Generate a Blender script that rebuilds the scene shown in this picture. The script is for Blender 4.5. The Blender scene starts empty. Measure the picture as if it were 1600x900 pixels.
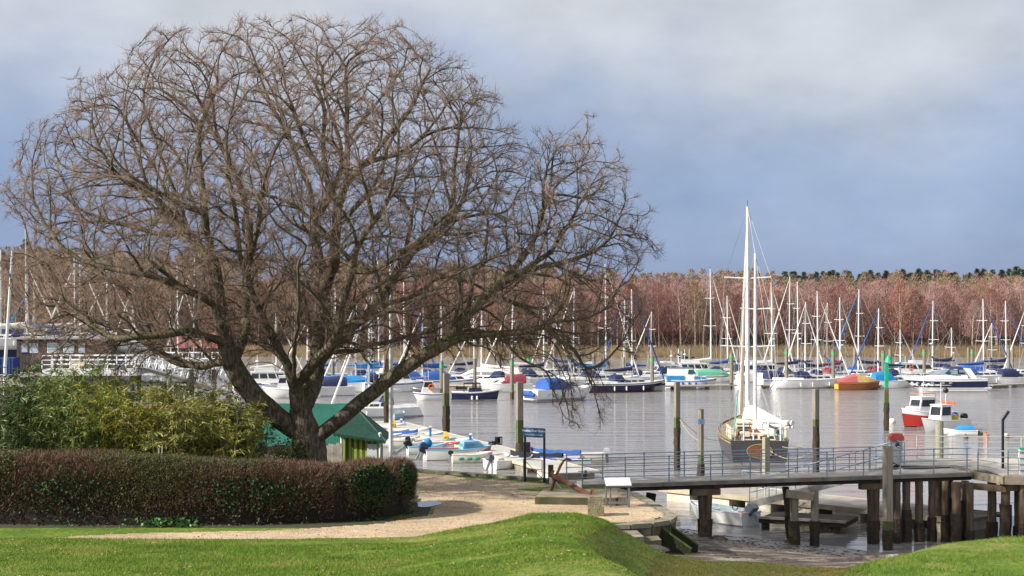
import bpy, math, random
import numpy as np
from mathutils import Vector, Matrix, kdtree
R = math.radians
random.seed(7); rng = np.random.default_rng(7)
S = bpy.context.scene; COL = S.collection

# ------------------------------------------------------------------ camera
F = 2200.0; HZ = 502.0; CZ = 8.7            # focal length in photo pixels, horizon row, eye height
cam = bpy.data.objects.new('camera', bpy.data.cameras.new('camera')); COL.objects.link(cam)
cam.location = (0, 0, CZ); cam.rotation_euler = (R(90), 0, 0)
cam.data.sensor_width = 36; cam.data.lens = 36*F/1600; cam.data.shift_y = (HZ-450)/1600
cam.data.clip_start = 0.5; cam.data.clip_end = 6000
S.camera = cam
# ------------------------------------------------------------------ light
SUN_FROM = Vector((-0.94, -0.34, 0.0)).normalized(); SUN_EL = R(33)
sv = Vector((SUN_FROM.x*math.cos(SUN_EL), SUN_FROM.y*math.cos(SUN_EL), math.sin(SUN_EL)))
sl = bpy.data.lights.new('sun', 'SUN'); sl.energy = 5.0; sl.angle = R(0.6); sl.color = (1, .93, .83)
so = bpy.data.objects.new('sun', sl); COL.objects.link(so); so.rotation_euler = sv.to_track_quat('Z', 'Y').to_euler()
S.view_settings.view_transform = 'Standard'; S.view_settings.look = 'None'
S.view_settings.exposure = 0.72; S.view_settings.gamma = 1
S.view_settings.use_curve_mapping = False
S.cycles.max_bounces = 6; S.cycles.transparent_max_bounces = 6

def world():
    w = bpy.data.worlds.new('World'); S.world = w; w.use_nodes = True
    nt = w.node_tree; N = nt.nodes; L = nt.links; N.clear()
    out = N.new('ShaderNodeOutputWorld'); bg = N.new('ShaderNodeBackground'); bg.inputs[1].default_value = .1
    sky = N.new('ShaderNodeTexSky'); sky.sky_type = 'NISHITA'; sky.sun_disc = False
    sky.sun_elevation = SUN_EL; sky.sun_rotation = math.atan2(SUN_FROM.x, SUN_FROM.y)
    tc = N.new('ShaderNodeTexCoord'); sep = N.new('ShaderNodeSeparateXYZ'); L.new(tc.outputs['Generated'], sep.inputs[0])
    # overcast storm sky: slate blue near the horizon, paler cloud higher, broken by two scales of noise
    mp = N.new('ShaderNodeMapping'); mp.inputs['Scale'].default_value = (1.0, 1.0, 1.9); L.new(tc.outputs['Generated'], mp.inputs[0])
    n1 = N.new('ShaderNodeTexNoise'); n1.inputs['Scale'].default_value = 3.4; n1.inputs['Detail'].default_value = 7; n1.inputs['Roughness'].default_value = .52
    mp.inputs['Location'].default_value = (9.2, 0.4, 0.6)
    L.new(mp.outputs[0], n1.inputs[0])
    nb = N.new('ShaderNodeMath'); nb.operation = 'MULTIPLY_ADD'; L.new(n1.outputs[0], nb.inputs[0]); nb.inputs[1].default_value = .30; nb.inputs[2].default_value = -.15
    el = N.new('ShaderNodeMath'); el.operation = 'ADD'; L.new(sep.outputs[2], el.inputs[0]); L.new(nb.outputs[0], el.inputs[1])
    cr = N.new('ShaderNodeValToRGB'); e = cr.color_ramp.elements
    e[0].position = 0.0; e[0].color = (.205, .28, .475, 1)
    e[1].position = 1.0; e[1].color = (.62, .65, .72, 1)
    for p, c in ((.06, (.235, .315, .51, 1)), (.115, (.32, .40, .575, 1)), (.155, (.44, .49, .61, 1)), (.195, (.58, .60, .65, 1)), (.30, (.66, .67, .70, 1))):
        k = e.new(p); k.color = c
    L.new(el.outputs[0], cr.inputs[0])
    n2 = N.new('ShaderNodeTexNoise'); n2.inputs['Scale'].default_value = 9; n2.inputs['Detail'].default_value = 6; n2.inputs['Roughness'].default_value = .55
    L.new(mp.outputs[0], n2.inputs[0])
    m2 = N.new('ShaderNodeMapRange'); m2.inputs[1].default_value = .3; m2.inputs[2].default_value = .75; m2.inputs[3].default_value = 5.9; m2.inputs[4].default_value = 7.7
    L.new(n2.outputs[0], m2.inputs[0])
    sc = N.new('ShaderNodeVectorMath'); sc.operation = 'SCALE'; L.new(cr.outputs[0], sc.inputs[0]); L.new(m2.outputs[0], sc.inputs[3])
    mx = N.new('ShaderNodeMix'); mx.data_type = 'RGBA'; mx.inputs[0].default_value = .9
    L.new(sky.outputs[0], mx.inputs[6]); L.new(sc.outputs[0], mx.inputs[7])
    L.new(mx.outputs[2], bg.inputs[0]); L.new(bg.outputs[0], out.inputs[0])
world()

# ------------------------------------------------------------------ helpers
def P(px, py, Y): return Vector(((px-800)/F*Y, Y, CZ-(py-HZ)/F*Y))
def G(px, py, z=0.0):
    Y = (CZ-z)*F/(py-HZ); return Vector(((px-800)/F*Y, Y, z))
def XY(px, Y): return (px-800)/F*Y

MATS = {}
def M(name, col, rough=.6, col2=None, scale=4.0, bump=0.0, bscale=25.0, metal=0.0, spec=.4, detail=5, lo=.35, hi=.68, rand=0.0, stretch=None, trans=0.0):
    if name in MATS: return MATS[name]
    m = bpy.data.materials.new(name); m.use_nodes = True; nt = m.node_tree; N = nt.nodes; L = nt.links
    b = N['Principled BSDF']; b.inputs['Roughness'].default_value = rough; b.inputs['Metallic'].default_value = metal
    b.inputs['Specular IOR Level'].default_value = spec
    b.inputs['Base Color'].default_value = (*col, 1)
    tc = N.new('ShaderNodeTexCoord'); v = tc.outputs['Object']
    if stretch:
        mp = N.new('ShaderNodeMapping'); mp.inputs['Scale'].default_value = stretch; L.new(v, mp.inputs[0]); v = mp.outputs[0]
    if col2 is None and rough > .25: col2 = tuple(c*.72 for c in col)
    src = None
    if col2 is not None:
        n = N.new('ShaderNodeTexNoise'); n.inputs['Scale'].default_value = scale; n.inputs['Detail'].default_value = detail; L.new(v, n.inputs[0])
        mr = N.new('ShaderNodeMapRange'); mr.inputs[1].default_value = lo; mr.inputs[2].default_value = hi; L.new(n.outputs[0], mr.inputs[0])
        mx = N.new('ShaderNodeMix'); mx.data_type = 'RGBA'; mx.inputs[6].default_value = (*col, 1); mx.inputs[7].default_value = (*col2, 1)
        L.new(mr.outputs[0], mx.inputs[0]); src = mx.outputs[2]
    if rand:
        oi = N.new('ShaderNodeObjectInfo'); hs = N.new('ShaderNodeHueSaturation')
        a = N.new('ShaderNodeMapRange'); a.inputs[3].default_value = 1-rand; a.inputs[4].default_value = 1+rand; L.new(oi.outputs['Random'], a.inputs[0]); L.new(a.outputs[0], hs.inputs['Value'])
        a2 = N.new('ShaderNodeMath'); a2.operation = 'MULTIPLY_ADD'; L.new(oi.outputs['Random'], a2.inputs[0]); a2.inputs[1].default_value = 37.0; a2.inputs[2].default_value = 0
        fr = N.new('ShaderNodeMath'); fr.operation = 'FRACT'; L.new(a2.outputs[0], fr.inputs[0])
        a3 = N.new('ShaderNodeMapRange'); a3.inputs[3].default_value = 1-rand*1.3; a3.inputs[4].default_value = 1+rand*.7; L.new(fr.outputs[0], a3.inputs[0]); L.new(a3.outputs[0], hs.inputs['Saturation'])
        if src: L.new(src, hs.inputs['Color'])
        else: hs.inputs['Color'].default_value = (*col, 1)
        src = hs.outputs[0]
    if src: L.new(src, b.inputs['Base Color'])
    if bump:
        n = N.new('ShaderNodeTexNoise'); n.inputs['Scale'].default_value = bscale; n.inputs['Detail'].default_value = 6; L.new(v, n.inputs[0])
        bp = N.new('ShaderNodeBump'); bp.inputs['Strength'].default_value = min(1, bump); bp.inputs['Distance'].default_value = .06; L.new(n.outputs[0], bp.inputs['Height']); L.new(bp.outputs[0], b.inputs['Normal'])
    if trans:
        b.inputs['Subsurface Weight'].default_value = 0
        t = N.new('ShaderNodeBsdfTranslucent'); ms = N.new('ShaderNodeMixShader'); ms.inputs[0].default_value = trans
        if src: L.new(src, t.inputs[0])
        else: t.inputs[0].default_value = (*col, 1)
        L.new(b.outputs[0], ms.inputs[1]); L.new(t.outputs[0], ms.inputs[2]); L.new(ms.outputs[0], N['Material Output'].inputs[0])
    MATS[name] = m; return m

class MB:
    def __init__(s): s.v = []; s.f = []
    def add(s, vs, fs):
        o = len(s.v); s.v += [tuple(v) for v in vs]; s.f += [tuple(i+o for i in f) for f in fs]; return s
    def box(s, c, d, rz=0.0, rx=0.0, ry=0.0):
        m = Matrix.Rotation(rz, 3, 'Z') @ Matrix.Rotation(ry, 3, 'Y') @ Matrix.Rotation(rx, 3, 'X'); c = Vector(c)
        vs = [c + m @ Vector((sx*d[0]/2, sy*d[1]/2, sz*d[2]/2)) for sz in (-1, 1) for sx, sy in ((-1, -1), (1, -1), (1, 1), (-1, 1))]
        return s.add(vs, [(3, 2, 1, 0), (4, 5, 6, 7), (0, 1, 5, 4), (1, 2, 6, 5), (2, 3, 7, 6), (3, 0, 4, 7)])
    def bar(s, a, b, w, h):           # rectangular bar between two points
        a, b = Vector(a), Vector(b); d = (b-a).normalized(); up = Vector((0, 0, 1)) if abs(d.z) < .95 else Vector((0, 1, 0))
        x = d.cross(up).normalized()*w/2; y = x.cross(d).normalized()*h/2
        vs = [p+i*x+j*y for p in (a, b) for i, j in ((-1, -1), (1, -1), (1, 1), (-1, 1))]
        return s.add(vs, [(0, 1, 2, 3), (7, 6, 5, 4), (0, 4, 5, 1), (1, 5, 6, 2), (2, 6, 7, 3), (3, 7, 4, 0)])
    def tube(s, pts, r, n=6, cap=True):
        pts = [Vector(p) for p in pts]; k = len(pts)
        rs = [float(t) for t in r] if hasattr(r, '__len__') else [float(r)]*k
        vs = []; ref = Vector((.31, .22, .92))
        for i, p in enumerate(pts):
            d = (pts[min(i+1, k-1)]-pts[max(i-1, 0)]).normalized()
            x = d.cross(ref)
            if x.length < .1: x = d.cross(Vector((1, 0, 0)))
            x.normalize(); y = d.cross(x)
            vs += [p + rs[i]*(math.cos(2*math.pi*j/n)*x + math.sin(2*math.pi*j/n)*y) for j in range(n)]
        fs = [(i*n+j, i*n+(j+1) % n, (i+1)*n+(j+1) % n, (i+1)*n+j) for i in range(k-1) for j in range(n)]
        if cap: fs += [tuple(range(n-1, -1, -1)), tuple((k-1)*n+j for j in range(n))]
        return s.add(vs, fs)
    def sphere(s, c, r, nu=10, nv=7, sc=(1, 1, 1)):
        c = Vector(c); vs = [c+Vector((0, 0, -r*sc[2]))]
        for i in range(1, nv):
            a = math.pi*i/nv
            for j in range(nu):
                b = 2*math.pi*j/nu; vs.append(c+Vector((r*sc[0]*math.sin(a)*math.cos(b), r*sc[1]*math.sin(a)*math.sin(b), -r*sc[2]*math.cos(a))))
        vs.append(c+Vector((0, 0, r*sc[2]))); fs = []
        for j in range(nu): fs.append((0, 1+(j+1) % nu, 1+j))
        for i in range(nv-2):
            for j in range(nu): fs.append((1+i*nu+j, 1+i*nu+(j+1) % nu, 1+(i+1)*nu+(j+1) % nu, 1+(i+1)*nu+j))
        l = len(vs)-1; o = 1+(nv-2)*nu
        for j in range(nu): fs.append((o+j, o+(j+1) % nu, l))
        return s.add(vs, fs)
    def prism(s, poly, z0, z1):
        n = len(poly); vs = [(x, y, z0) for x, y in poly]+[(x, y, z1) for x, y in poly]
        return s.add(vs, [tuple(range(n-1, -1, -1)), tuple(range(n, 2*n))]+[(i, (i+1) % n, n+(i+1) % n, n+i) for i in range(n)])
    def loft(s, rings, closed=True, cap=True):
        n = len(rings[0]); vs = [p for r in rings for p in r]; m = n if closed else n-1
        fs = [(i*n+j, i*n+(j+1) % n, (i+1)*n+(j+1) % n, (i+1)*n+j) for i in range(len(rings)-1) for j in range(m)]
        if cap: fs += [tuple(range(n-1, -1, -1)), tuple((len(rings)-1)*n+j for j in range(n))]
        return s.add(vs, fs)
    def mesh(s, name, mat=None, smooth=False):
        me = bpy.data.meshes.new(name); me.from_pydata(s.v, [], s.f)
        if mat: me.materials.append(mat)
        if smooth:
            me.polygons.foreach_set('use_smooth', [True]*len(me.polygons))
            me.update()
            try: me.set_sharp_from_angle(angle=R(40))
            except Exception: pass
        me.update(); return me
    def build(s, name, mat, parent=None, smooth=False, kind=None):
        o = bpy.data.objects.new(name, s.mesh(name, mat, smooth)); COL.objects.link(o)
        if parent: o.parent = parent
        if kind: o['kind'] = kind
        return o

def npmesh(name, V, Fq, mat=None, smooth=False):
    me = bpy.data.meshes.new(name); V = np.asarray(V, np.float32); Fq = np.asarray(Fq, np.int32); k = Fq.shape[1]
    me.vertices.add(len(V)); me.vertices.foreach_set('co', V.ravel())
    me.loops.add(Fq.size); me.loops.foreach_set('vertex_index', Fq.ravel())
    me.polygons.add(len(Fq)); me.polygons.foreach_set('loop_start', np.arange(0, Fq.size, k, dtype=np.int32))
    if smooth: me.polygons.foreach_set('use_smooth', np.ones(len(Fq), bool))
    if mat: me.materials.append(mat)
    me.update(calc_edges=True); return me
def obj(name, me, parent=None, kind=None, loc=None, rz=None):
    o = bpy.data.objects.new(name, me); COL.objects.link(o)
    if parent: o.parent = parent
    if kind: o['kind'] = kind
    if loc is not None: o.location = loc
    if rz is not None: o.rotation_euler = (0, 0, rz)
    return o
def tag(o, label, cat, group=None):
    o['label'] = label; o['category'] = cat
    if group: o['group'] = group
    return o
def thing(name, label, cat, loc=(0, 0, 0), rz=0.0, group=None):
    o = bpy.data.objects.new(name, None); COL.objects.link(o); o.location = loc; o.rotation_euler = (0, 0, rz)
    o.empty_display_size = .2
    return tag(o, label, cat, group)
def dup(root, loc, rz, label=None, sc=None):
    def cp(o, par):
        c = o.copy(); COL.objects.link(c)
        if par: c.parent = par
        for k in o.children: cp(k, c)
        return c
    r = cp(root, None); r.location = loc; r.rotation_euler = (0, 0, rz)
    if sc: r.scale = sc
    if label: r['label'] = label
    return r
def slivers(c, d, n, w):
    """thin triangles: base point c, vector d (length), unit side vector n, width w -> V,F"""
    V = np.stack([c-n*w/2, c+n*w/2, c+d], 1).reshape(-1, 3); Fq = np.arange(len(V)).reshape(-1, 3); return V, Fq
def unit(a): return a/np.maximum(np.linalg.norm(a, axis=1, keepdims=True), 1e-9)
def rdir(n): return unit(rng.normal(size=(n, 3)))
def leaves(c, d, w):
    """diamond leaves: base c, vector d, width w (random roll)"""
    s_ = unit(np.cross(d, rdir(len(c))))*w
    m = c+d*.45
    V = np.stack([c, m-s_/2, c+d, m+s_/2], 1).reshape(-1, 3); return V, np.arange(len(V)).reshape(-1, 4)
_pn = [(rng.normal(size=2)*f, rng.uniform(0, 6.28), a) for f, a in ((.25, 1), (.45, .7), (.9, .5), (1.7, .35), (3.2, .22), (6., .14))]
def wob(x, y, s=1.0):
    return sum(a*np.sin(k[0]*x*s+k[1]*y*s+p) for k, p, a in _pn)/1.6

# ------------------------------------------------------------------ materials
white = M('gelcoat_white', (.78, .78, .77), .28, (.70, .70, .69), 1.5)
white2 = M('gelcoat_cream', (.72, .69, .60), .3, (.62, .59, .50), 1.5)
deckw = M('deck_grey_white', (.62, .62, .60), .55)
navy = M('navy_paint', (.012, .02, .06), .22, (.016, .026, .075), 2)
bluec = M('blue_canvas', (.03, .10, .36), .8, (.02, .075, .28), 3, bump=.3, bscale=8)
brightblue = M('bright_blue_canvas', (.02, .22, .52), .75, (.02, .17, .42), 3, bump=.3, bscale=8)
navyc = M('navy_canvas', (.014, .022, .07), .85, (.02, .03, .09), 3, bump=.3, bscale=8)
blackc = M('black_canvas', (.012, .013, .016), .8)
burg = M('burgundy_canvas', (.23, .035, .055), .8, (.18, .03, .045), 3, bump=.3, bscale=8)
tanc = M('tan_canvas', (.50, .33, .15), .85, (.42, .27, .12), 3, bump=.3, bscale=8)
greenc = M('pale_green_canvas', (.12, .42, .27), .8)
whitec = M('white_sailcloth', (.80, .78, .73), .85, (.66, .64, .60), 2.5, bump=.5, bscale=6)
glassd = M('dark_window', (.02, .025, .03), .08, spec=.6)
glassl = M('pale_windscreen', (.16, .22, .24), .08, spec=.6)
alu = M('mast_white', (.72, .73, .74), .35, (.66, .67, .68), 2)
steel = M('stainless', (.6, .6, .6), .3, metal=.8)
wire = M('rigging_wire', (.5, .5, .5), .5)
varn = M('varnished_wood', (.26, .09, .025), .25, (.19, .06, .018), 3, stretch=(1, 8, 8))
orangec = M('orange_plastic', (.75, .13, .03), .5)
redp = M('red_paint', (.42, .03, .025), .35, (.34, .03, .025), 3)
yell = M('yellow_paint', (.72, .48, .03), .5)
rubber = M('grey_rubber', (.42, .43, .44), .6)
dark = M('dark_plastic', (.02, .022, .025), .45)
pileM = M('weathered_pile', (.27, .24, .19), .9, (.17, .15, .12), 2, bump=.6, bscale=9, stretch=(5, 5, .6))
pileWet = M('weedy_pile', (.030, .022, .015), .75, (.055, .038, .022), 5, bump=1, bscale=14)
pileAlg = M('algae_pile', (.065, .10, .022), .9, (.11, .11, .06), 4, bump=.6, bscale=12)
conc = M('concrete', (.29, .26, .21), .9, (.15, .14, .09), 2.2, bump=.6, bscale=18)
concw = M('pale_concrete', (.62, .57, .47), .9, (.45, .40, .31), 1.6, bump=.4, bscale=16)
mossc = M('mossy_concrete', (.20, .17, .12), .95, (.045, .055, .02), 1.7, bump=.8, bscale=14)
plank = M('grey_planks', (.40, .37, .33), .85, (.29, .265, .23), 2.2, bump=.4, bscale=20)
darkwood = M('dark_timber', (.045, .035, .028), .85, (.075, .055, .04), 2, bump=.7, bscale=10, stretch=(1, 4, 4))
brownwood = M('brown_timber', (.17, .12, .075), .85, (.10, .07, .045), 2, bump=.7, bscale=10)
railM = M('galvanised_rail', (.24, .30, .37), .5, (.30, .36, .42), 3, metal=.2)
railP = M('pale_rail', (.56, .58, .60), .5)
wpaint = M('white_paint', (.76, .77, .78), .5, (.66, .67, .67), 1.5)
greenp = M('green_marker', (.01, .42, .23), .45)
greenband = M('green_band', (.06, .45, .17), .6)
rust = M('rusty_iron', (.10, .042, .03), .85, (.16, .065, .038), 5, bump=.7, bscale=22)
signblue = M('sign_blue', (.04, .14, .33), .4)
postblack = M('black_post', (.012, .016, .024), .4)
rope = M('rope', (.45, .36, .22), .9)

# ------------------------------------------------------------------ terrain
PLAT = np.array([(1.9, -30), (1.6, 25), (1.2, 28.4), (1.0, 32.6), (1.75, 38), (2.6, 42.0), (3.5, 42.7), (4.5, 43.4), (4.9, 44.6), (4.5, 47.8), (4.2, 50.1), (3.1, 52.4),
                 (0, 54.6), (-3.8, 57.1), (-5.3, 58.5), (-5.3, 64), (-13, 68.5), (-22, 73), (-38, 90), (-46, 130), (-62, 235), (-80, 300), (-400, 300), (-400, -30)], float)
MOUND = np.array([(6.5, 20), (7.0, 30), (8.6, 35), (11.4, 39.2), (13.6, 41.0), (17, 41.6), (24, 42.2), (60, 44), (60, -30), (6.5, -30)], float)
def inside(x, y, poly):
    r = np.zeros(x.shape, bool); n = len(poly)
    for i in range(n):
        x0, y0 = poly[i]; x1, y1 = poly[(i+1) % n]
        c = (y0 > y) != (y1 > y)
        with np.errstate(divide='ignore', invalid='ignore'):
            xi = (x1-x0)*(y-y0)/(y1-y0 if y1 != y0 else 1e-9)+x0
        r ^= c & (x < xi)
    return r
def sdist(x, y, poly):
    d = np.full(x.shape, 1e9); n = len(poly)
    for i in range(n):
        ax, ay = poly[i]; bx, by = poly[(i+1) % n]; vx, vy = bx-ax, by-ay
        t = np.clip(((x-ax)*vx+(y-ay)*vy)/(vx*vx+vy*vy), 0, 1)
        d = np.minimum(d, np.hypot(x-ax-t*vx, y-ay-t*vy))
    return np.where(inside(x, y, poly), -d, d)
def sm(a, b, x):
    t = np.clip((x-a)/(b-a), 0, 1); return t*t*(3-2*t)
PATH_PX = [(60, 842), (140, 835), (300, 831), (480, 826), (580, 819), (640, 809), (676, 802), (682, 797), (668, 790), (650, 770), (648, 738), (720, 746), (800, 752), (862, 757), (880, 757), (800, 764), (830, 768), (905, 768), (985, 764), (1010, 780), (1050, 803), (1000, 818), (945, 816), (905, 806), (830, 805), (770, 821), (650, 839), (450, 843), (140, 842.5)]
PATHP = np.array([G(a, b, 2.6)[:2] for a, b in PATH_PX])
def yc(x): return np.interp(x, [-40, -12, -6, -2.7, -.6, .6, 2, 3, 5], [40.0, 39.4, 39.3, 39.9, 42.2, 44.0, 44.1, 42.5, 42])
def H(x, y):
    x = np.asarray(x, float); y = np.asarray(y, float)
    t = np.maximum(0, yc(x)-y)
    zl = 2.6 + .088*t + .10*sm(0, .7, t)*sm(-3.5, 0, x)
    zl = np.where(y > 60, 2.4+.9*sm(90, 150, y), zl)
    zl = zl + .05*wob(x, y, 1.0)*sm(0, 2, t)
    zv = 2.37-.087*(y-35)-.085*np.maximum(0, x-4)*sm(38, 50, y)-.45*np.maximum(0, 3.6-x)*sm(46, 53, y)
    zv = np.where(y < 35, 2.37+(35-y)*.05, zv)
    zv = np.maximum(zv, -1.6) + .045*wob(x, y, 2.2)*sm(36, 42, y)
    zm = 2.52+.058*(40-y)+.06*wob(x+20, y, .8)
    dm = sdist(x, y, MOUND)
    wv = np.where(y > 40.5, 3.6, 1.3)
    zr = zv+(np.maximum(zm, zv)-zv)*(1-sm(-1.0, 1, dm/wv))
    dp = sdist(x, y, PLAT)
    w = np.interp(y, [0, 40.5, 42.6, 62, 90, 400], [2.8, 2.8, .22, .25, 2.5, 4])
    return zr+(zl-zr)*(1-sm(0, 1, dp/w))
def Hs(x, y): return float(H(np.array([x]), np.array([y]))[0])

def grassmat(name, c1, c2, c3):
    m = bpy.data.materials.new(name); m.use_nodes = True; N = m.node_tree.nodes; L = m.node_tree.links; b = N['Principled BSDF']
    b.inputs['Roughness'].default_value = .8; b.inputs['Specular IOR Level'].default_value = .15
    g = N.new('ShaderNodeNewGeometry')
    n1 = N.new('ShaderNodeTexNoise'); n1.inputs['Scale'].default_value = .55; n1.inputs['Detail'].default_value = 5; n1.inputs['Roughness'].default_value = .65; L.new(g.outputs['Position'], n1.inputs[0])
    n2 = N.new('ShaderNodeTexNoise'); n2.inputs['Scale'].default_value = 9; n2.inputs['Detail'].default_value = 4; L.new(g.outputs['Position'], n2.inputs[0])
    cr = N.new('ShaderNodeValToRGB'); e = cr.color_ramp.elements; e[0].position = .33; e[0].color = (*c1, 1); e[1].position = .68; e[1].color = (*c3, 1); k = e.new(.5); k.color = (*c2, 1)
    L.new(n1.outputs[0], cr.inputs[0])
    mr = N.new('ShaderNodeMapRange'); mr.inputs[1].default_value = .3; mr.inputs[2].default_value = .7; mr.inputs[3].default_value = .65; mr.inputs[4].default_value = 1.3; L.new(n2.outputs[0], mr.inputs[0])
    sc = N.new('ShaderNodeVectorMath'); sc.operation = 'SCALE'; L.new(cr.outputs[0], sc.inputs[0]); L.new(mr.outputs[0], sc.inputs[3]); L.new(sc.outputs[0], b.inputs['Base Color'])
    t = N.new('ShaderNodeBsdfTranslucent'); ms = N.new('ShaderNodeMixShader'); ms.inputs[0].default_value = .25; L.new(sc.outputs[0], t.inputs[0])
    L.new(b.outputs[0], ms.inputs[1]); L.new(t.outputs[0], ms.inputs[2]); L.new(ms.outputs[0], N['Material Output'].inputs[0])
    return m
lawnM = grassmat('lawn_green', (.105, .17, .03), (.14, .225, .032), (.25, .265, .075))
dryM = grassmat('rough_grass', (.12, .10, .028), (.10, .115, .022), (.17, .125, .045))
def gravelmat():
    m = bpy.data.materials.new('gravel'); m.use_nodes = True; N = m.node_tree.nodes; L = m.node_tree.links; b = N['Principled BSDF']; b.inputs['Roughness'].default_value = .9
    g = N.new('ShaderNodeNewGeometry')
    n1 = N.new('ShaderNodeTexNoise'); n1.inputs['Scale'].default_value = .5; n1.inputs['Detail'].default_value = 6; n1.inputs['Roughness'].default_value = .7
    mp = N.new('ShaderNodeMapping'); mp.inputs['Scale'].default_value = (.5, 1.1, 1); L.new(g.outputs['Position'], mp.inputs[0]); L.new(mp.outputs[0], n1.inputs[0])
    v = N.new('ShaderNodeTexVoronoi'); v.inputs['Scale'].default_value = 26; L.new(g.outputs['Position'], v.inputs['Vector'])
    cr = N.new('ShaderNodeValToRGB'); e = cr.color_ramp.elements; e[0].position = .34; e[0].color = (.34, .245, .15, 1); e[1].position = .62; e[1].color = (.56, .435, .285, 1)
    L.new(n1.outputs[0], cr.inputs[0])
    hs = N.new('ShaderNodeHueSaturation'); sp = N.new('ShaderNodeSeparateColor'); L.new(v.outputs['Color'], sp.inputs[0])
    mr = N.new('ShaderNodeMapRange'); mr.inputs[3].default_value = .62; mr.inputs[4].default_value = 1.3; L.new(sp.outputs[0], mr.inputs[0]); L.new(mr.outputs[0], hs.inputs['Value']); L.new(cr.outputs[0], hs.inputs['Color'])
    L.new(hs.outputs[0], b.inputs['Base Color'])
    bp = N.new('ShaderNodeBump'); bp.inputs['Distance'].default_value = .04; bp.inputs['Strength'].default_value = .7; L.new(v.outputs[0], bp.inputs['Height']); L.new(bp.outputs[0], b.inputs['Normal'])
    return m
gravelM = gravelmat()
def mudmat():
    m = bpy.data.materials.new('mud'); m.use_nodes = True; N = m.node_tree.nodes; L = m.node_tree.links; b = N['Principled BSDF']
    g = N.new('ShaderNodeNewGeometry')
    n1 = N.new('ShaderNodeTexNoise'); n1.inputs['Scale'].default_value = 1.0; n1.inputs['Detail'].default_value = 9; n1.inputs['Roughness'].default_value = .68
    mp = N.new('ShaderNodeMapping'); mp.inputs['Scale'].default_value = (.7, 1.4, 1); L.new(g.outputs['Position'], mp.inputs[0]); L.new(mp.outputs[0], n1.inputs[0])
    sp = N.new('ShaderNodeSeparateXYZ'); L.new(g.outputs['Position'], sp.inputs[0])
    # wet smooth mud low down by the water, weed-strewn shingle above it
    zr = N.new('ShaderNodeMapRange'); zr.inputs[1].default_value = .25; zr.inputs[2].default_value = .95; L.new(sp.outputs[2], zr.inputs[0])
    cr = N.new('ShaderNodeValToRGB'); e = cr.color_ramp.elements; e[0].position = .43; e[0].color = (.035, .024, .018, 1); e[1].position = .60; e[1].color = (.26, .225, .19, 1); k = e.new(.5); k.color = (.10, .075, .055, 1)
    L.new(n1.outputs[0], cr.inputs[0])
    mx = N.new('ShaderNodeMix'); mx.data_type = 'RGBA'; mx.inputs[6].default_value = (.21, .19, .17, 1); L.new(zr.outputs[0], mx.inputs[0]); L.new(cr.outputs[0], mx.inputs[7]); L.new(mx.outputs[2], b.inputs['Base Color'])
    rr = N.new('ShaderNodeMapRange'); rr.inputs[3].default_value = .32; rr.inputs[4].default_value = .75; L.new(zr.outputs[0], rr.inputs[0]); L.new(rr.outputs[0], b.inputs['Roughness'])
    n2 = N.new('ShaderNodeTexNoise'); n2.inputs['Scale'].default_value = 7; n2.inputs['Detail'].default_value = 8; L.new(g.outputs['Position'], n2.inputs[0])
    bs = N.new('ShaderNodeMath'); bs.operation = 'MULTIPLY_ADD'; L.new(zr.outputs[0], bs.inputs[0]); bs.inputs[1].default_value = .8; bs.inputs[2].default_value = .12
    bp = N.new('ShaderNodeBump'); bp.inputs['Distance'].default_value = .12; L.new(bs.outputs[0], bp.inputs['Strength']); L.new(n2.outputs[0], bp.inputs['Height']); L.new(bp.outputs[0], b.inputs['Normal'])
    return m
mudM = mudmat()
earthM = M('dark_earth', (.055, .042, .028), .95, (.035, .05, .015), 1.2, bump=.6)
def gridlist(lo, hi, step): return list(np.arange(lo, hi, step))
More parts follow.
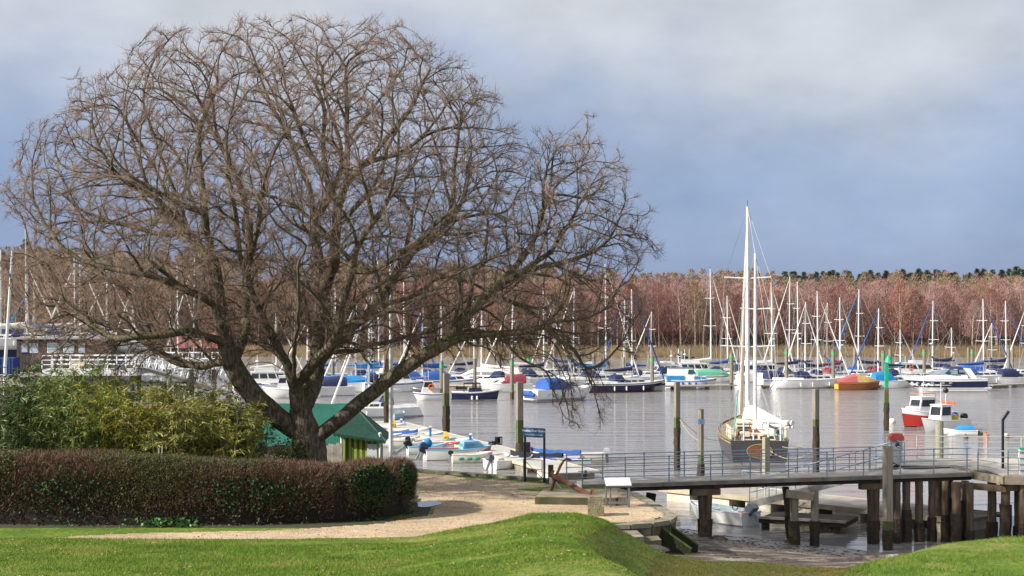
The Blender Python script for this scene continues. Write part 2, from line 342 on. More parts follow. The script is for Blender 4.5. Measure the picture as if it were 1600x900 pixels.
def terrain():
    xs = gridlist(-400, -60, 20)+gridlist(-60, -16, 2)+gridlist(-16, 17, .15)+gridlist(17, 30, .6)+gridlist(30, 61, 5)
    ys = gridlist(-30, 21, 3)+gridlist(21, 66, .15)+gridlist(66, 120, 2)+gridlist(120, 345, 7.5)
    X, Y = np.meshgrid(xs, ys); Z = H(X, Y); nx, ny = len(xs), len(ys)
    V = np.stack([X, Y, Z], -1).reshape(-1, 3)
    i = np.arange(nx*ny).reshape(ny, nx)
    Q = np.stack([i[:-1, :-1], i[:-1, 1:], i[1:, 1:], i[1:, :-1]], -1).reshape(-1, 4)
    c = V[Q].mean(1); x, y = c[:, 0], c[:, 1]
    w = .10*wob(x, y, 3)
    dp = sdist(x, y, PLAT); dm = sdist(x, y, MOUND)
    path = (sdist(x, y, PATHP)+w < 0) & (dp < .1)
    mudline = 41.2-.78*(x-3.6)+.5*wob(x, y, 1.5)
    fallw = np.where(y < 42.2, 2.7, .3)
    low = (dp > fallw*.9) & (dm > np.where(y > 40.5, 1.2, .6)+w*2)
    mud = ((low & (y > mudline)) | ((dp > .12) & (y > 42.4) & (dm > .8+w*2)) | (c[:, 2] < .6)) & ~path
    dry = ((dp > fallw*.75) & ~mud & ~path & (dm > -.2+w*2)) | ((dm < .8) & (dm > -.7+w*3) & (y > 39) & ~mud & (dp > 0))
    # bare earth strip under and behind the hedge
    earth = (dp < 0) & ~path & (x < -2.6) & (y > 41.6) & (y < 60) & ~((y > 55.6) & (x > -4.2))
    yard = (dp < 0) & (y >= 60) & (x < -4)
    lawn = ~(path | mud | dry | earth | yard)
    out = []
    for nm, msk, mt in (('lawn', lawn, lawnM), ('gravel_path', path, gravelM), ('mud_beach', mud, mudM), ('rough_grass_slope', dry, dryM), ('hedge_bed', earth, earthM), ('boatyard_hard', yard, M('hardstanding', (.26, .24, .21), .95, (.18, .165, .145), .3))):
        q = Q[msk]; u, inv = np.unique(q, return_inverse=True)
        o = obj(nm, npmesh(nm, V[u], inv.reshape(q.shape), mt, True), kind='structure')
    return
terrain()

# far ground, hill and river
def watermat():
    m = bpy.data.materials.new('river_water'); m.use_nodes = True; N = m.node_tree.nodes; L = m.node_tree.links; b = N['Principled BSDF']
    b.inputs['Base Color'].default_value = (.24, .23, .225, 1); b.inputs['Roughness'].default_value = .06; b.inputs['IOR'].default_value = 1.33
    g = N.new('ShaderNodeNewGeometry')
    def noise(sx, sy, scale, det=3):
        mp = N.new('ShaderNodeMapping'); mp.inputs['Scale'].default_value = (sx, sy, 1); L.new(g.outputs['Position'], mp.inputs[0])
        n = N.new('ShaderNodeTexNoise'); n.inputs['Scale'].default_value = scale; n.inputs['Detail'].default_value = det; n.inputs['Roughness'].default_value = .5; L.new(mp.outputs[0], n.inputs[0]); return n
    a = noise(.22, 1.0, .62, 4); c = noise(.45, 1, 3.2); pz = noise(.25, 1, .055, 4)
    # wind-ruffled lanes and calmer lanes
    mr = N.new('ShaderNodeMapRange'); mr.inputs[1].default_value = .45; mr.inputs[2].default_value = .60; mr.inputs[3].default_value = .45; mr.inputs[4].default_value = 1.0; L.new(pz.outputs[0], mr.inputs[0])
    ad = N.new('ShaderNodeMath'); ad.operation = 'MULTIPLY_ADD'; L.new(c.outputs[0], ad.inputs[0]); ad.inputs[1].default_value = .35; L.new(a.outputs[0], ad.inputs[2])
    sp = N.new('ShaderNodeSeparateXYZ'); L.new(g.outputs['Position'], sp.inputs[0])
    # sheltered water by the jetty
    sh = N.new('ShaderNodeMapRange'); sh.inputs[1].default_value = 60; sh.inputs[2].default_value = 80; sh.inputs[3].default_value = .12; L.new(sp.outputs[1], sh.inputs[0])
    ml = N.new('ShaderNodeMath'); ml.operation = 'MULTIPLY'; L.new(mr.outputs[0], ml.inputs[0]); L.new(sh.outputs[0], ml.inputs[1])
    st = N.new('ShaderNodeMath'); st.operation = 'MULTIPLY'; L.new(ml.outputs[0], st.inputs[0]); st.inputs[1].default_value = .9
    ro = N.new('ShaderNodeMath'); ro.operation = 'MULTIPLY_ADD'; L.new(ml.outputs[0], ro.inputs[0]); ro.inputs[1].default_value = .085; ro.inputs[2].default_value = .015; L.new(ro.outputs[0], b.inputs['Roughness'])
    bp = N.new('ShaderNodeBump'); bp.inputs['Distance'].default_value = .34; L.new(st.outputs[0], bp.inputs['Strength']); L.new(ad.outputs[0], bp.inputs['Height']); L.new(bp.outputs[0], b.inputs['Normal'])
    return m
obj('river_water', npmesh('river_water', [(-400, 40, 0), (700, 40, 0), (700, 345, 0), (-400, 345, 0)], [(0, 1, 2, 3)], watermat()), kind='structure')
SH = 252.0                                   # far water edge
def hillz(x, y):
    mud_ = .75*sm(SH, SH+70, y)*sm(SH-6, SH+10, y)-.3*(1-sm(SH-6, SH+4, y))
    left = sm(60, -140, x)
    base = 1.2*sm(322, 328, y) + (15.5+8*left)*sm(340, 640, y) + 4*left*sm(330, 420, y) + 6*sm(640, 900, y)
    return mud_+base+.12*wob(x*.25, y*.25)*sm(SH, SH+20, y)*(1-sm(318, 326, y))+ 2.0*wob(x*.02+3, y*.02)*sm(400, 600, y)
farmud = M('far_mud', (.19, .165, .14), .6, (.11, .09, .07), .35, bump=1, bscale=.8, detail=8)
farsoil = M('woodland_floor', (.10, .07, .05), .95, (.15, .11, .08), .2)
def farground():
    xs = np.linspace(-420, 520, 189); ys = np.concatenate([np.arange(SH-8, 330, 3), np.arange(330, 700, 12), np.arange(700, 2600, 120)])
    X, Y = np.meshgrid(xs, ys); Z = hillz(X, Y); V = np.stack([X*np.maximum(1, Y/420), Y, Z], -1).reshape(-1, 3); ny, nx = X.shape
    i = np.arange(nx*ny).reshape(ny, nx); Q = np.stack([i[:-1, :-1], i[:-1, 1:], i[1:, 1:], i[1:, :-1]], -1).reshape(-1, 4)
    yc_ = V[Q].mean(1)[:, 1]
    for nm, msk, mt in (('mudflat', yc_ < 322, farmud), ('hillside', yc_ >= 322, farsoil)):
        q = Q[msk]; u, inv = np.unique(q, return_inverse=True); obj(nm, npmesh(nm, V[u], inv.reshape(q.shape), mt, True), kind='structure')
farground()
obj('river_bed', npmesh('river_bed', [(-3000, -500, -2.2), (3000, -500, -2.2), (3000, 2600, -2.2), (-3000, 2600, -2.2)], [(0, 1, 2, 3)], mudM), kind='structure')
def reeds():
    n = 42000; x = rng.uniform(-190, 210, n); y = 316+rng.random(n)**1.3*18+2*wob(x*.1, x*0)
    z = hillz(x, y)-.05; h = rng.uniform(.8, 1.7, n)
    d = np.stack([rng.normal(0, .25, n), rng.normal(0, .2, n), h], 1)
    V, Fq = slivers(np.stack([x, y, z], 1), d, np.tile([[1., 0, 0]], (n, 1)), rng.uniform(.10, .26, n)[:, None])
    o = obj('reed_bed', npmesh('reed_bed', V, Fq, M('dry_reeds', (.33, .245, .14), .9, (.20, .15, .08), .25)), kind='stuff')
    tag(o, 'strip of dry tan reeds along the foot of the far wood', 'reeds')
reeds()

# ------------------------------------------------------------------ woodland across the river
def birch_variant(seed, h):
    r = np.random.default_rng(seed); tr = MB(); bend = r.normal(0, .35, 2)
    pts = [(bend[0]*(t**2)*1.5, bend[1]*t**2, h*.9*t) for t in np.linspace(0, 1, 7)]
    tr.tube(pts, [.17*(1-.85*t) for t in np.linspace(0, 1, 7)], 5)
    for k in range(9):
        t = r.uniform(.3, .85); a = r.uniform(0, 6.28); l = (1.1-t)*h*.33
        p0 = Vector((bend[0]*t*t*1.5, bend[1]*t*t, h*.9*t)); d = Vector((math.cos(a)*.45, math.sin(a)*.45, 1))
        tr.tube([p0, p0+d*l*.5+Vector((0, 0, .1)), p0+d*l], [.07*(1.1-t), .05*(1.1-t), .02], 4, False)
    n = 1900; t = .22+.78*r.random(n)**.75
    rad = h*.17*np.sin(np.clip((1.06-t)/.72, 0, 1)*math.pi*.62)**.8*np.sqrt(r.random(n))
    a = r.uniform(0, 6.28, n); c = np.stack([rad*np.cos(a)+bend[0]*t*t*1.5, rad*np.sin(a)+bend[1]*t*t, t*h*.97], 1)
    d = np.stack([np.cos(a)*.35+r.normal(0, .25, n), np.sin(a)*.35+r.normal(0, .25, n), r.uniform(.5, 1.1, n)], 1)*r.uniform(.5, 1.15, n)[:, None]
    s_ = unit(np.cross(d, r.normal(size=(n, 3))))
    V, Fq = slivers(c, d, s_, r.uniform(.045, .09, n)[:, None])
    return tr, V, Fq
barkB = M('birch_bark', (.46, .39, .32), .85, (.26, .20, .16), 1.2, rand=.35)
twigB = M('birch_twigs', (.36, .185, .16), .9, (.27, .15, .125), .3, rand=.22)
twigO = M('bare_oak_twigs', (.33, .225, .15), .9, (.27, .19, .13), .3, rand=.2)
BV = []
for k in range(8):
    tr, V, Fq = birch_variant(100+k, 17.0)
    BV.append((tr.mesh('trunk', barkB), npmesh('crown', V, Fq, twigB), npmesh('crown', V, Fq, twigO)))
def birch(x, y, s, k, brown, rz, label):
    z = float(hillz(np.array([x]), np.array([y]))[0])-.1
    o = thing('birch_tree' if not brown else 'bare_tree', label, 'tree', (x, y, z), rz, 'bare trees of the wood across the river')
    o.scale = (s*random.uniform(.85, 1.2), s*random.uniform(.85, 1.2), s)
    obj('trunk', BV[k][0], o); c = obj('crown', BV[k][2 if brown else 1], o)
    return o
cnt = 0
LM = [(0, 'above the laid up yachts at the far left'), (120, 'above the white pier'), (230, 'above the white gangways'), (340, 'behind the left limb of the oak'), (450, 'directly behind the oak trunk'), (560, 'behind the flag pole'), (640, 'behind the long right limb of the oak'), (720, 'behind the navy launch'), (800, 'behind the blue canopied cruiser'), (920, 'behind the outer twigs of the oak'), (1010, 'behind the turquoise covered cabin boat'), (1100, 'left of the ketch masts'), (1160, 'behind the ketch masts'), (1230, 'behind the close mast pair right of the ketch'), (1300, 'above the varnished launch'), (1360, 'above the green beacon'), (1430, 'above the big motor cruiser'), (1530, 'above the royal blue covered yacht'), (1585, 'at the right edge')]
def landmark(px):
    t = LM[0][1]
    for a, b in LM:
        if px >= a: t = b
    return t
for row in range(3):
    Y0 = 338+row*5.0; n = 96
    for j in range(n):
        x = -.385*Y0+.79*Y0*(j+random.uniform(.1, .9))/n; y = Y0+random.uniform(-2.5, 2.5)
        px = 800+x/y*F
        brown = random.random() < (.9 if px < 560 else .35 if px < 900 else .08)
        sc_ = random.choice((.78, .84, .9, .95, 1.0, 1.06))*random.uniform(.95, 1.05)
        if px > 1180: sc_ *= .95
        hw = 'tall' if sc_ > .97 else 'short' if sc_ < .86 else 'middling'
        birch(x, y, sc_, random.randrange(8), brown, random.uniform(0, 6.28),
              f"{hw} bare {'brown tree' if brown else 'pink birch'}, {('front', 'second', 'third')[row]} row, {landmark(px)}")
def joined_wood(name, label, n, ylo, yhi, xr, mat, hmin, hmax, per, cat='wood', low=.3):
    x = rng.uniform(-xr, xr, n); y = rng.uniform(ylo, yhi, n); x = x*y/400
    z = hillz(x/np.maximum(1, y/420), y); h = rng.uniform(hmin, hmax, n)
    i = np.repeat(np.arange(n), per); N_ = len(i); t = low+(1-low)*rng.random(N_)**(.7 if low > .2 else .95)
    rad = h[i]*.26*np.sin(np.clip((1.08-t)/.78, 0, 1)*math.pi*.6)*np.sqrt(rng.random(N_)); a = rng.uniform(0, 6.28, N_)
    c = np.stack([x[i]+rad*np.cos(a), y[i]+rad*np.sin(a), z[i]+t*h[i]*.95], 1)
    d = np.stack([np.cos(a)*.5+rng.normal(0, .35, N_), np.sin(a)*.5+rng.normal(0, .35, N_), rng.uniform(.4, 1.1, N_)], 1)*rng.uniform(.7, 1.5, N_)[:, None]
    V, Fq = slivers(c, d, unit(np.cross(d, rdir(N_))), (rng.uniform(.09, .2, N_)*(y[i]/400))[:, None])
    tag(obj(name, npmesh(name, V, Fq, mat), kind='stuff'), label, cat)
joined_wood('birch_wood', 'dense pinkish birch wood behind the front trees across the river', 760, 351, 380, 158, M('wood_twigs', (.34, .195, .165), .9, (.25, .16, .13), .04), 13, 16.5, 420, low=.02)
joined_wood('oak_wood', 'grey brown bare oak wood on the rising ground behind the birches', 900, 395, 640, 165, M('oakwood_twigs', (.25, .185, .13), .9, (.30, .22, .15), .03), 9, 14, 420)
# low bushes in dark brown, filling the wood's foot
def scrub():
    n = 48000; x = rng.uniform(-160, 160, n); y = rng.uniform(334, 352, n); x = x*y/340; z = hillz(x, y)
    c = np.stack([x, y, z+rng.random(n)**1.6*2.6], 1); d = rdir(n)*rng.uniform(.4, 1.0, n)[:, None]; d[:, 2] = abs(d[:, 2])
    V, Fq = slivers(c, d, unit(np.cross(d, rdir(n))), rng.uniform(.06, .16, n)[:, None])
    tag(obj('scrub', npmesh('scrub', V, Fq, M('scrub', (.085, .058, .042), .9, (.13, .09, .06), .2)), kind='stuff'), 'low dark scrub along the foot of the far wood', 'scrub')
scrub()
def conifers():
    meshes = []
    trm = MB().tube([(0, 0, 0), (0, 0, 17)], [.3, .05], 5).mesh('trunk', darkwood)
    for k in range(3):
        r = np.random.default_rng(50+k); n = 1500; t = .12+.88*r.random(n)**.8; w = (1-t)**.8*(4.3+1.2*np.sin(t*40+k))*np.sqrt(r.random(n)); a = r.uniform(0, 6.28, n)
        c = np.stack([w*np.cos(a), w*np.sin(a), t*18], 1); d = np.stack([np.cos(a), np.sin(a), r.normal(-.05, .25, n)], 1)*r.uniform(.6, 1.3, n)[:, None]
        V, Fq = slivers(c, d, unit(np.cross(d, r.normal(size=(n, 3)))), r.uniform(.3, .6, n)[:, None])
        meshes.append(npmesh('crown', V, Fq, M('conifer', (.085, .115, .09), .9, (.13, .15, .11), .3, rand=.3)))
    spots = [(1226, 424, 1.0), (1238, 424, 1.0), (1286, 424, .8), (1330, 430, .9), (1344, 428, .9), (1358, 427, 1), (1372, 426, 1), (1384, 426, 1), (1396, 430, .8), (1408, 430, .8), (1424, 426, 1), (1436, 424, .9), (1449, 429, .8), (1462, 431, .7), (1474, 425, .9), (1485, 426, .9), (1518, 428, .8), (1537, 420, .95), (1551, 421, .9), (1566, 422, .8), (1577, 420, 1), (1588, 416, 1.1), (1599, 421, 1),
             (1252, 432, .8), (1268, 433, .8), (1300, 432, .8), (1314, 432, .8), (41, 373, 1.1), (60, 385, .9), (80, 385, .8), (97, 382, .9), (503, 408, 1), (545, 412, .9), (565, 414, .9), (655, 418, .9), (720, 424, .8), (770, 428, .8)]
    rr_ = random.Random(5); spots += [(rr_.uniform(1235, 1605), rr_.choice((421, 424, 427, 430, 433))+rr_.uniform(-2, 4), rr_.uniform(.75, 1.0)) for _ in range(90)]
    for k, (px, py, s) in enumerate(spots):
        Y = 610+30*(k % 3); p = P(px, py, Y); h = 16.5*s
        lab = f"{'dark pointed' if s > .92 else 'small dark'} conifer on the skyline ridge {landmark(px)}"
        o = thing('conifer_tree', lab, 'tree', (p.x, Y, p.z-h), random.uniform(0, 6), 'conifers on the skyline right' if px > 900 else 'conifers on the skyline left'); o.scale = (s*1.15, s*1.15, h/18)
        obj('trunk', trm, o); obj('crown', meshes[k % 3], o)
conifers()

# ------------------------------------------------------------------ the great oak
def oak():
    Y0 = 50.0; m = Y0/F
    def q(px, py, dy=0.0): return np.array([(px-800)*m, Y0+dy, CZ-(py-HZ)*m])
    limbs = {  # name: (parent polyline index, [(px,py,depth)])
        'T': [(485, 735, 0), (484, 705, 0), (480, 680, 0)],
        'A': [(480, 680, 0), (452, 662, -.2), (425, 640, -.5), (398, 612, -.8), (377, 580, -1.0), (366, 548, -1.1), (358, 510, -1.3), (353, 470, -1.6), (352, 430, -1.8), (347, 385, -2.2), (340, 340, -2.5), (322, 290, -3), (306, 240, -3.2), (290, 185, -3.4)],
        'A2': [(372, 565, -1.0), (384, 520, .2), (376, 470, .9), (372, 425, 1.5), (374, 380, 2), (368, 330, 2.6), (380, 270, 3.2), (378, 210, 3.8), (388, 150, 4.2)],
        'A3': [(352, 480, -1.5), (330, 462, -2.2), (305, 452, -2.8), (275, 436, -3.1), (245, 431, -3.2), (205, 423, -3.0), (168, 414, -3), (140, 396, -3), (118, 368, -2.8), (98, 345, -2.5), (70, 326, -2.2), (40, 316, -2)],
        'A4': [(363, 542, -1.1), (340, 523, -2), (316, 514, -2.6), (290, 521, -3.0), (255, 525, -3.2), (222, 529, -3), (195, 522, -2.6), (170, 507, -2.3), (148, 487, -2), (128, 475, -1.8), (98, 478, -1.8), (70, 462, -1.6), (38, 430, -1.3)],
        'A5': [(370, 560, -1.0), (345, 566, -.2), (310, 572, .6), (275, 570, 1.2), (245, 560, 1.6), (215, 548, 1.8), (180, 549, 2), (140, 560, 2.1)],
        'A6': [(340, 340, -2.5), (300, 325, -3.5), (262, 300, -4), (230, 270, -4.3), (205, 245, -4.5), (170, 220, -4.7), (140, 190, -4.8)],
        'A7': [(350, 410, -1.9), (315, 390, -.5), (285, 365, 1), (250, 350, 2.4), (210, 335, 3.3), (160, 330, 4), (110, 300, 4.4)],
        'B': [(480, 680, 0), (470, 640, -.3), (464, 600, -.6), (455, 570, -.8), (440, 535, -1.2), (424, 500, -1.6), (410, 470, -1.9), (405, 440, -2.2), (413, 405, -2.8), (428, 370, -3.3), (436, 330, -3.6), (425, 280, -4.2), (415, 230, -4.6), (430, 180, -5)],
        'B2': [(405, 440, -2.2), (396, 400, -2.8), (400, 355, -3.4), (395, 300, -4), (370, 245, -4.6), (350, 190, -5), (330, 130, -5.2)],
        'B3': [(462, 590, -.6), (440, 560, .5), (405, 545, 1.6), (375, 530, 2.6), (345, 500, 3.6), (310, 470, 4.4), (270, 460, 5)],
        'C': [(470, 640, -.3), (486, 600, .5), (492, 550, .9), (497, 505, 1.1), (500, 460, 1.2), (498, 420, 1.4), (486, 385, 1.7), (478, 345, 2), (470, 300, 2.6), (462, 240, 3), (470, 180, 3.5), (468, 110, 4)],
        'C2': [(500, 450, 1.2), (520, 420, .4), (525, 380, -.2), (530, 335, -.6), (545, 290, -1), (540, 230, -1.4), (530, 170, -1.7), (520, 100, -2)],
        'C3': [(478, 345, 2), (500, 300, 2.4), (520, 240, 3.4), (560, 190, 4.4), (590, 140, 5), (600, 80, 5.4)],
        'D': [(490, 575, .8), (515, 535, 1.6), (545, 505, 2.2), (575, 478, 2.8), (600, 440, 3.2), (620, 395, 3.4), (630, 350, 3.4), (620, 300, 3.8), (628, 250, 4.2), (640, 190, 4.8), (650, 120, 5.2)],
        'D2': [(470, 600, -.8), (500, 565, -1.6), (530, 540, -2.3), (548, 510, -2.8), (545, 485, -3), (560, 450, -3.2), (565, 415, -3.3), (580, 380, -3.6), (610, 350, -4), (640, 310, -4.4), (665, 260, -4.8), (690, 200, -5.1), (705, 140, -5.3)],
        'D3': [(565, 430, -3.2), (600, 430, -3.6), (640, 405, -4), (680, 375, -4.3), (720, 340, -4.6), (750, 300, -4.9), (765, 250, -5), (770, 200, -5.2)],
        'E': [(484, 692, 0), (515, 668, -.3), (548, 642, -.6), (580, 617, -.9), (610, 594, -1.2), (640, 572, -1.5), (670, 552, -1.7), (700, 536, -1.8), (735, 524, -1.9), (775, 520, -2), (810, 518, -2), (845, 508, -2.1), (875, 498, -2.2), (905, 500, -2.2), (945, 510, -2.1), (985, 515, -2), (1010, 540, -2)],
        'E2': [(690, 541, -1.8), (720, 505, -1.2), (752, 470, -.6), (785, 440, 0), (815, 405, .5), (838, 365, 1), (850, 325, 1.4), (868, 285, 1.8), (885, 240, 2), (900, 205, 2.1)],
        'E3': [(785, 440, 0), (825, 420, -.6), (860, 395, -1.2), (885, 355, -1.6), (905, 320, -1.9), (940, 300, -2.1), (980, 300, -2.2)],
        'E4': [(825, 420, -.6), (870, 412, .2), (915, 400, .8), (955, 395, 1.2), (1000, 385, 1.4)],
        'E5': [(775, 520, -2), (800, 535, -2.6), (825, 550, -3), (845, 575, -3.2), (862, 605, -3.3), (880, 630, -3.4)],
        'E6': [(845, 508, -2.1), (870, 530, -1.7), (895, 545, -1.3), (912, 575, -1), (920, 605, -.8)],
        'F': [(500, 560, 1.4), (540, 552, 2.4), (580, 540, 3.2), (620, 528, 4), (665, 520, 4.6), (710, 495, 5), (750, 480, 5.2), (800, 470, 5.4), (850, 450, 5.5)],
        'F2': [(548, 510, -2.8), (590, 500, -3.8), (640, 480, -4.6), (690, 460, -5.2), (740, 435, -5.6), (780, 420, -5.7)],
        'F3': [(620, 395, 3.4), (660, 365, 3.2), (700, 335, 2.8), (740, 300, 2.5), (775, 260, 2.3), (810, 220, 2.2)],
        'K1': [(486, 600, .5), (470, 560, 3), (450, 500, 5), (430, 430, 6.5), (440, 350, 7.4), (450, 260, 7.8), (440, 170, 7.2)],
        'K2': [(464, 600, -.6), (480, 550, -3), (500, 490, -5), (510, 420, -6.6), (490, 340, -7.3), (470, 260, -7.4), (450, 180, -6.6)],
        'K3': [(430, 430, 6.5), (360, 400, 7), (300, 340, 7.2), (250, 280, 6.8), (220, 210, 6)],
        'K4': [(510, 420, -6.6), (570, 370, -7.3), (610, 300, -7.3), (630, 220, -6.6)],
        'K5': [(490, 340, -7.3), (420, 330, -7.6), (350, 300, -7.3), (280, 270, -6.6), (220, 200, -5.6)],
        'K6': [(440, 350, 7.4), (520, 320, 7.6), (600, 290, 7.2), (680, 260, 6.5)],
    }
    TR = dict(A=3, A2=3, A3=2, A4=2, A5=2, A6=3, A7=3, B=3, B2=3, B3=2, C=3, C2=3, C3=3, D=4, D2=4, D3=3, E=2, E2=2, E3=2, E4=2, E5=1, E6=1, F=2, F2=2, F3=3, K1=3, K2=3, K3=2, K4=2, K5=2, K6=2)
    nodes = []; parent = []
    for k, pl in limbs.items():
        if k in TR: pl = pl[:len(pl)-TR[k]]
        pts = [q(*p) for p in pl]
        if k == 'T': par = -1
        else:
            A = np.array(nodes); par = int(np.argmin(((A-pts[0])**2).sum(1)))
            pts[0] = A[par]
        for a, b in zip(pts[:-1], pts[1:]):
            l = np.linalg.norm(b-a); n = max(1, int(round(l/.3)))
            for i in range(n):
                if par == -1: nodes.append(a); parent.append(-1); par = 0
                p = a+(b-a)*(i+1)/n + rng.normal(0, .035, 3)
                nodes.append(p); parent.append(par); par = len(nodes)-1
    nskel = len(nodes)
    # crown outline in the photograph; depth from an ellipsoid
    out = np.array([(8, 320), (0, 290), (20, 245), (60, 225), (62, 190), (95, 165), (92, 130), (130, 112), (180, 120), (200, 90), (205, 65), (250, 45), (300, 48), (345, 32), (420, 20), (470, 26), (520, 32), (590, 26), (640, 42), (690, 62), (705, 95), (760, 118), (778, 150), (765, 175), (805, 188), (832, 196), (846, 240), (866, 200), (905, 172), (943, 205), (945, 240), (975, 255), (985, 285), (1012, 295), (1018, 325), (985, 345), (1028, 380), (1015, 415), (960, 430), (990, 455), (1018, 480), (1005, 520), (1020, 548), (970, 545), (935, 560), (925, 600), (915, 660), (890, 665), (862, 640), (850, 590), (800, 565), (740, 545), (690, 560), (640, 560), (600, 555), (520, 560), (460, 540), (400, 560), (350, 590), (290, 585), (230, 575), (170, 580), (110, 580), (60, 560), (20, 480), (0, 420), (40, 380)], float)
    C0 = q(490, 600)
    def attract(NA, shrink, inner):
        att = []
        while sum(map(len, att)) < NA:
            n = 6000; px = rng.uniform(-5, 1035, n); py = rng.uniform(12, 675, n)
            jx = px+14*np.sin(py*.061+1)+9*np.sin(px*.13+py*.07); jy = py-9+13*np.sin(px*.055)+9*np.sin(px*.15+2)
            d = -sdist(jx, jy, out); ok = (d > shrink) & ((py < 565) | (rng.random(n) < .4)); px, py, d = px[ok], py[ok], d[ok]-shrink
            hy = np.minimum(8.4, .5+np.sqrt(d*m)*2.9)*np.where(py > 520, .75, 1)
            s_ = np.sign(rng.random(len(px))-.5); dy = hy*s_*rng.random(len(px))**inner
            att.append(np.stack([(px-800)*m*(1+dy/Y0), Y0+dy, CZ-(py-HZ)*m*(1+dy/Y0)], 1))
        return np.concatenate(att)[:NA]
    new = None
    for NA, shrink, inner, STEP, INF, KILL, keep, rn, jit in ((520, 34, .75, .40, 5.0, 1.1, .5, 1.0, .22), (3600, 16, .8, .30, 2.6, .54, .45, .5, .30), (21000, 4, .85, .22, 1.6, .255, .4, .4, .30)):
        att = attract(NA, shrink, inner); near_d = np.full(NA, 1e9); near_i = np.zeros(NA, int); alive = np.ones(NA, bool); new = list(range(len(nodes)))
        nch = {}
        for it in range(140):
            kd = kdtree.KDTree(len(new))
            for i in new: kd.insert(nodes[i], i)
            kd.balance()
            for a in np.nonzero(alive)[0]:
                co, i, dd = kd.find(att[a])
                if dd < near_d[a]: near_d[a] = dd; near_i[a] = i
            alive &= near_d > KILL
            use = np.nonzero(alive & (near_d < INF))[0]
            if not len(use): break
            acc = {}
            for a in use:
                i = near_i[a]; v = att[a]-nodes[i]; acc[i] = acc.get(i, 0)+v/np.linalg.norm(v)
            new = []
            for i, v in acc.items():
                nv = np.linalg.norm(v)
                if nv < .25: v = v+rng.normal(0, .4, 3); nv = np.linalg.norm(v)
                pd = nodes[i]-nodes[parent[i]] if parent[i] >= 0 else np.array([0, 0, 1.])
                pd = pd/max(np.linalg.norm(pd), 1e-6); rd = nodes[i]-C0; rd = rd/max(np.linalg.norm(rd), 1e-6)
                d = v/nv+pd*keep+rd*rn+rng.normal(0, jit, 3)+np.array([0, 0, .18 if NA > 9000 else .05]); d /= np.linalg.norm(d); lim = .42 if NA < 1000 else .22 if NA < 5000 else 0.0
                if float(d@rd) < lim or nch.get(i, 0) >= 3: continue
                nch[i] = nch.get(i, 0)+1
                nodes.append(nodes[i]+d*STEP); parent.append(i); new.append(len(nodes)-1)
            if not new: break
    A = np.array(nodes); par = np.array(parent); n = len(A)
    kids = [[] for _ in range(n)]
    for i in range(1, n): kids[par[i]].append(i)
    rad = np.zeros(n)
    EX = 2.15
    for i in range(n-1, -1, -1):
        rad[i] = (.0066**EX if not kids[i] else sum(rad[k]**EX for k in kids[i])*1.0)**(1/EX) if not kids[i] else (sum(rad[k]**EX for k in kids[i]))**(1/EX)
        rad[i] += .00006
    # order fix: children always have a larger index than their parents, so one pass is enough
    f_ = .60/rad[0]; grow = np.where(rad > .03, 1+(f_-1)*np.clip((rad-.03)/(.25-.03), 0, 1), 1); rad = rad*np.clip(grow, .6, 1.6)*(1+.10*np.exp(-((rad-.06)/.05)**2))
    # chains
    thick = MB(); thin = MB(); visited = set()
    stack = [(0, None)]
    while stack:
        s0, frm = stack.pop(); ch = [s0]; i = s0
        while kids[i]:
            ks = sorted(kids[i], key=lambda k: -rad[k])
            for k in ks[1:]: stack.append((k, i))
            i = ks[0]; ch.append(i)
        pts = ([A[frm]] if frm is not None else [])+[A[j] for j in ch]
        rs = ([min(rad[frm]*.8, rad[s0]*1.25)] if frm is not None else [])+[rad[j] for j in ch]
        if len(pts) < 2: continue
        pts = np.array(pts); rs = np.array(rs)
        if len(pts) > 4:                                     # soften kinks and radius steps
            p2 = pts.copy(); p2[1:-1] = pts[1:-1]*.5+(pts[:-2]+pts[2:])*.25; pts = p2
            for _ in range(2): r2 = rs.copy(); r2[1:-1] = rs[1:-1]*.5+(rs[:-2]+rs[2:])*.25; rs = r2
        cut = 0
        big = rs > .07; k = int(np.sum(np.cumprod(big)))
        if k >= 2:
            thick.tube(pts[:k+1], rs[:k+1], 10 if rs[0] > .15 else 7, False)
            if len(pts)-k >= 2: thin.tube(pts[k:], rs[k:], 4, False)
        else: thin.tube(pts, rs, 5 if rs[0] > .03 else 3, False)
    bark = bpy.data.materials.new('oak_bark'); bark.use_nodes = True; N = bark.node_tree.nodes; L = bark.node_tree.links; b = N['Principled BSDF']; b.inputs['Roughness'].default_value = .95; b.inputs['Specular IOR Level'].default_value = .15
    g = N.new('ShaderNodeNewGeometry'); sp = N.new('ShaderNodeSeparateXYZ'); L.new(g.outputs['Normal'], sp.inputs[0])
    n1 = N.new('ShaderNodeTexNoise'); n1.inputs['Scale'].default_value = 2.2; n1.inputs['Detail'].default_value = 7; L.new(g.outputs['Position'], n1.inputs[0])
    mp = N.new('ShaderNodeMapping'); mp.inputs['Scale'].default_value = (9, 9, 2.2); L.new(g.outputs['Position'], mp.inputs[0])
    n2 = N.new('ShaderNodeTexNoise'); n2.inputs['Scale'].default_value = 1.6; n2.inputs['Detail'].default_value = 6; L.new(mp.outputs[0], n2.inputs[0])
    c1 = N.new('ShaderNodeValToRGB'); e = c1.color_ramp.elements; e[0].position = .36; e[0].color = (.06, .047, .036, 1); e[1].position = .66; e[1].color = (.19, .155, .118, 1); L.new(n2.outputs[0], c1.inputs[0])
    mo = N.new('ShaderNodeMath'); mo.operation = 'MULTIPLY_ADD'; L.new(sp.outputs[2], mo.inputs[0]); mo.inputs[1].default_value = .55; L.new(n1.outputs[0], mo.inputs[2])
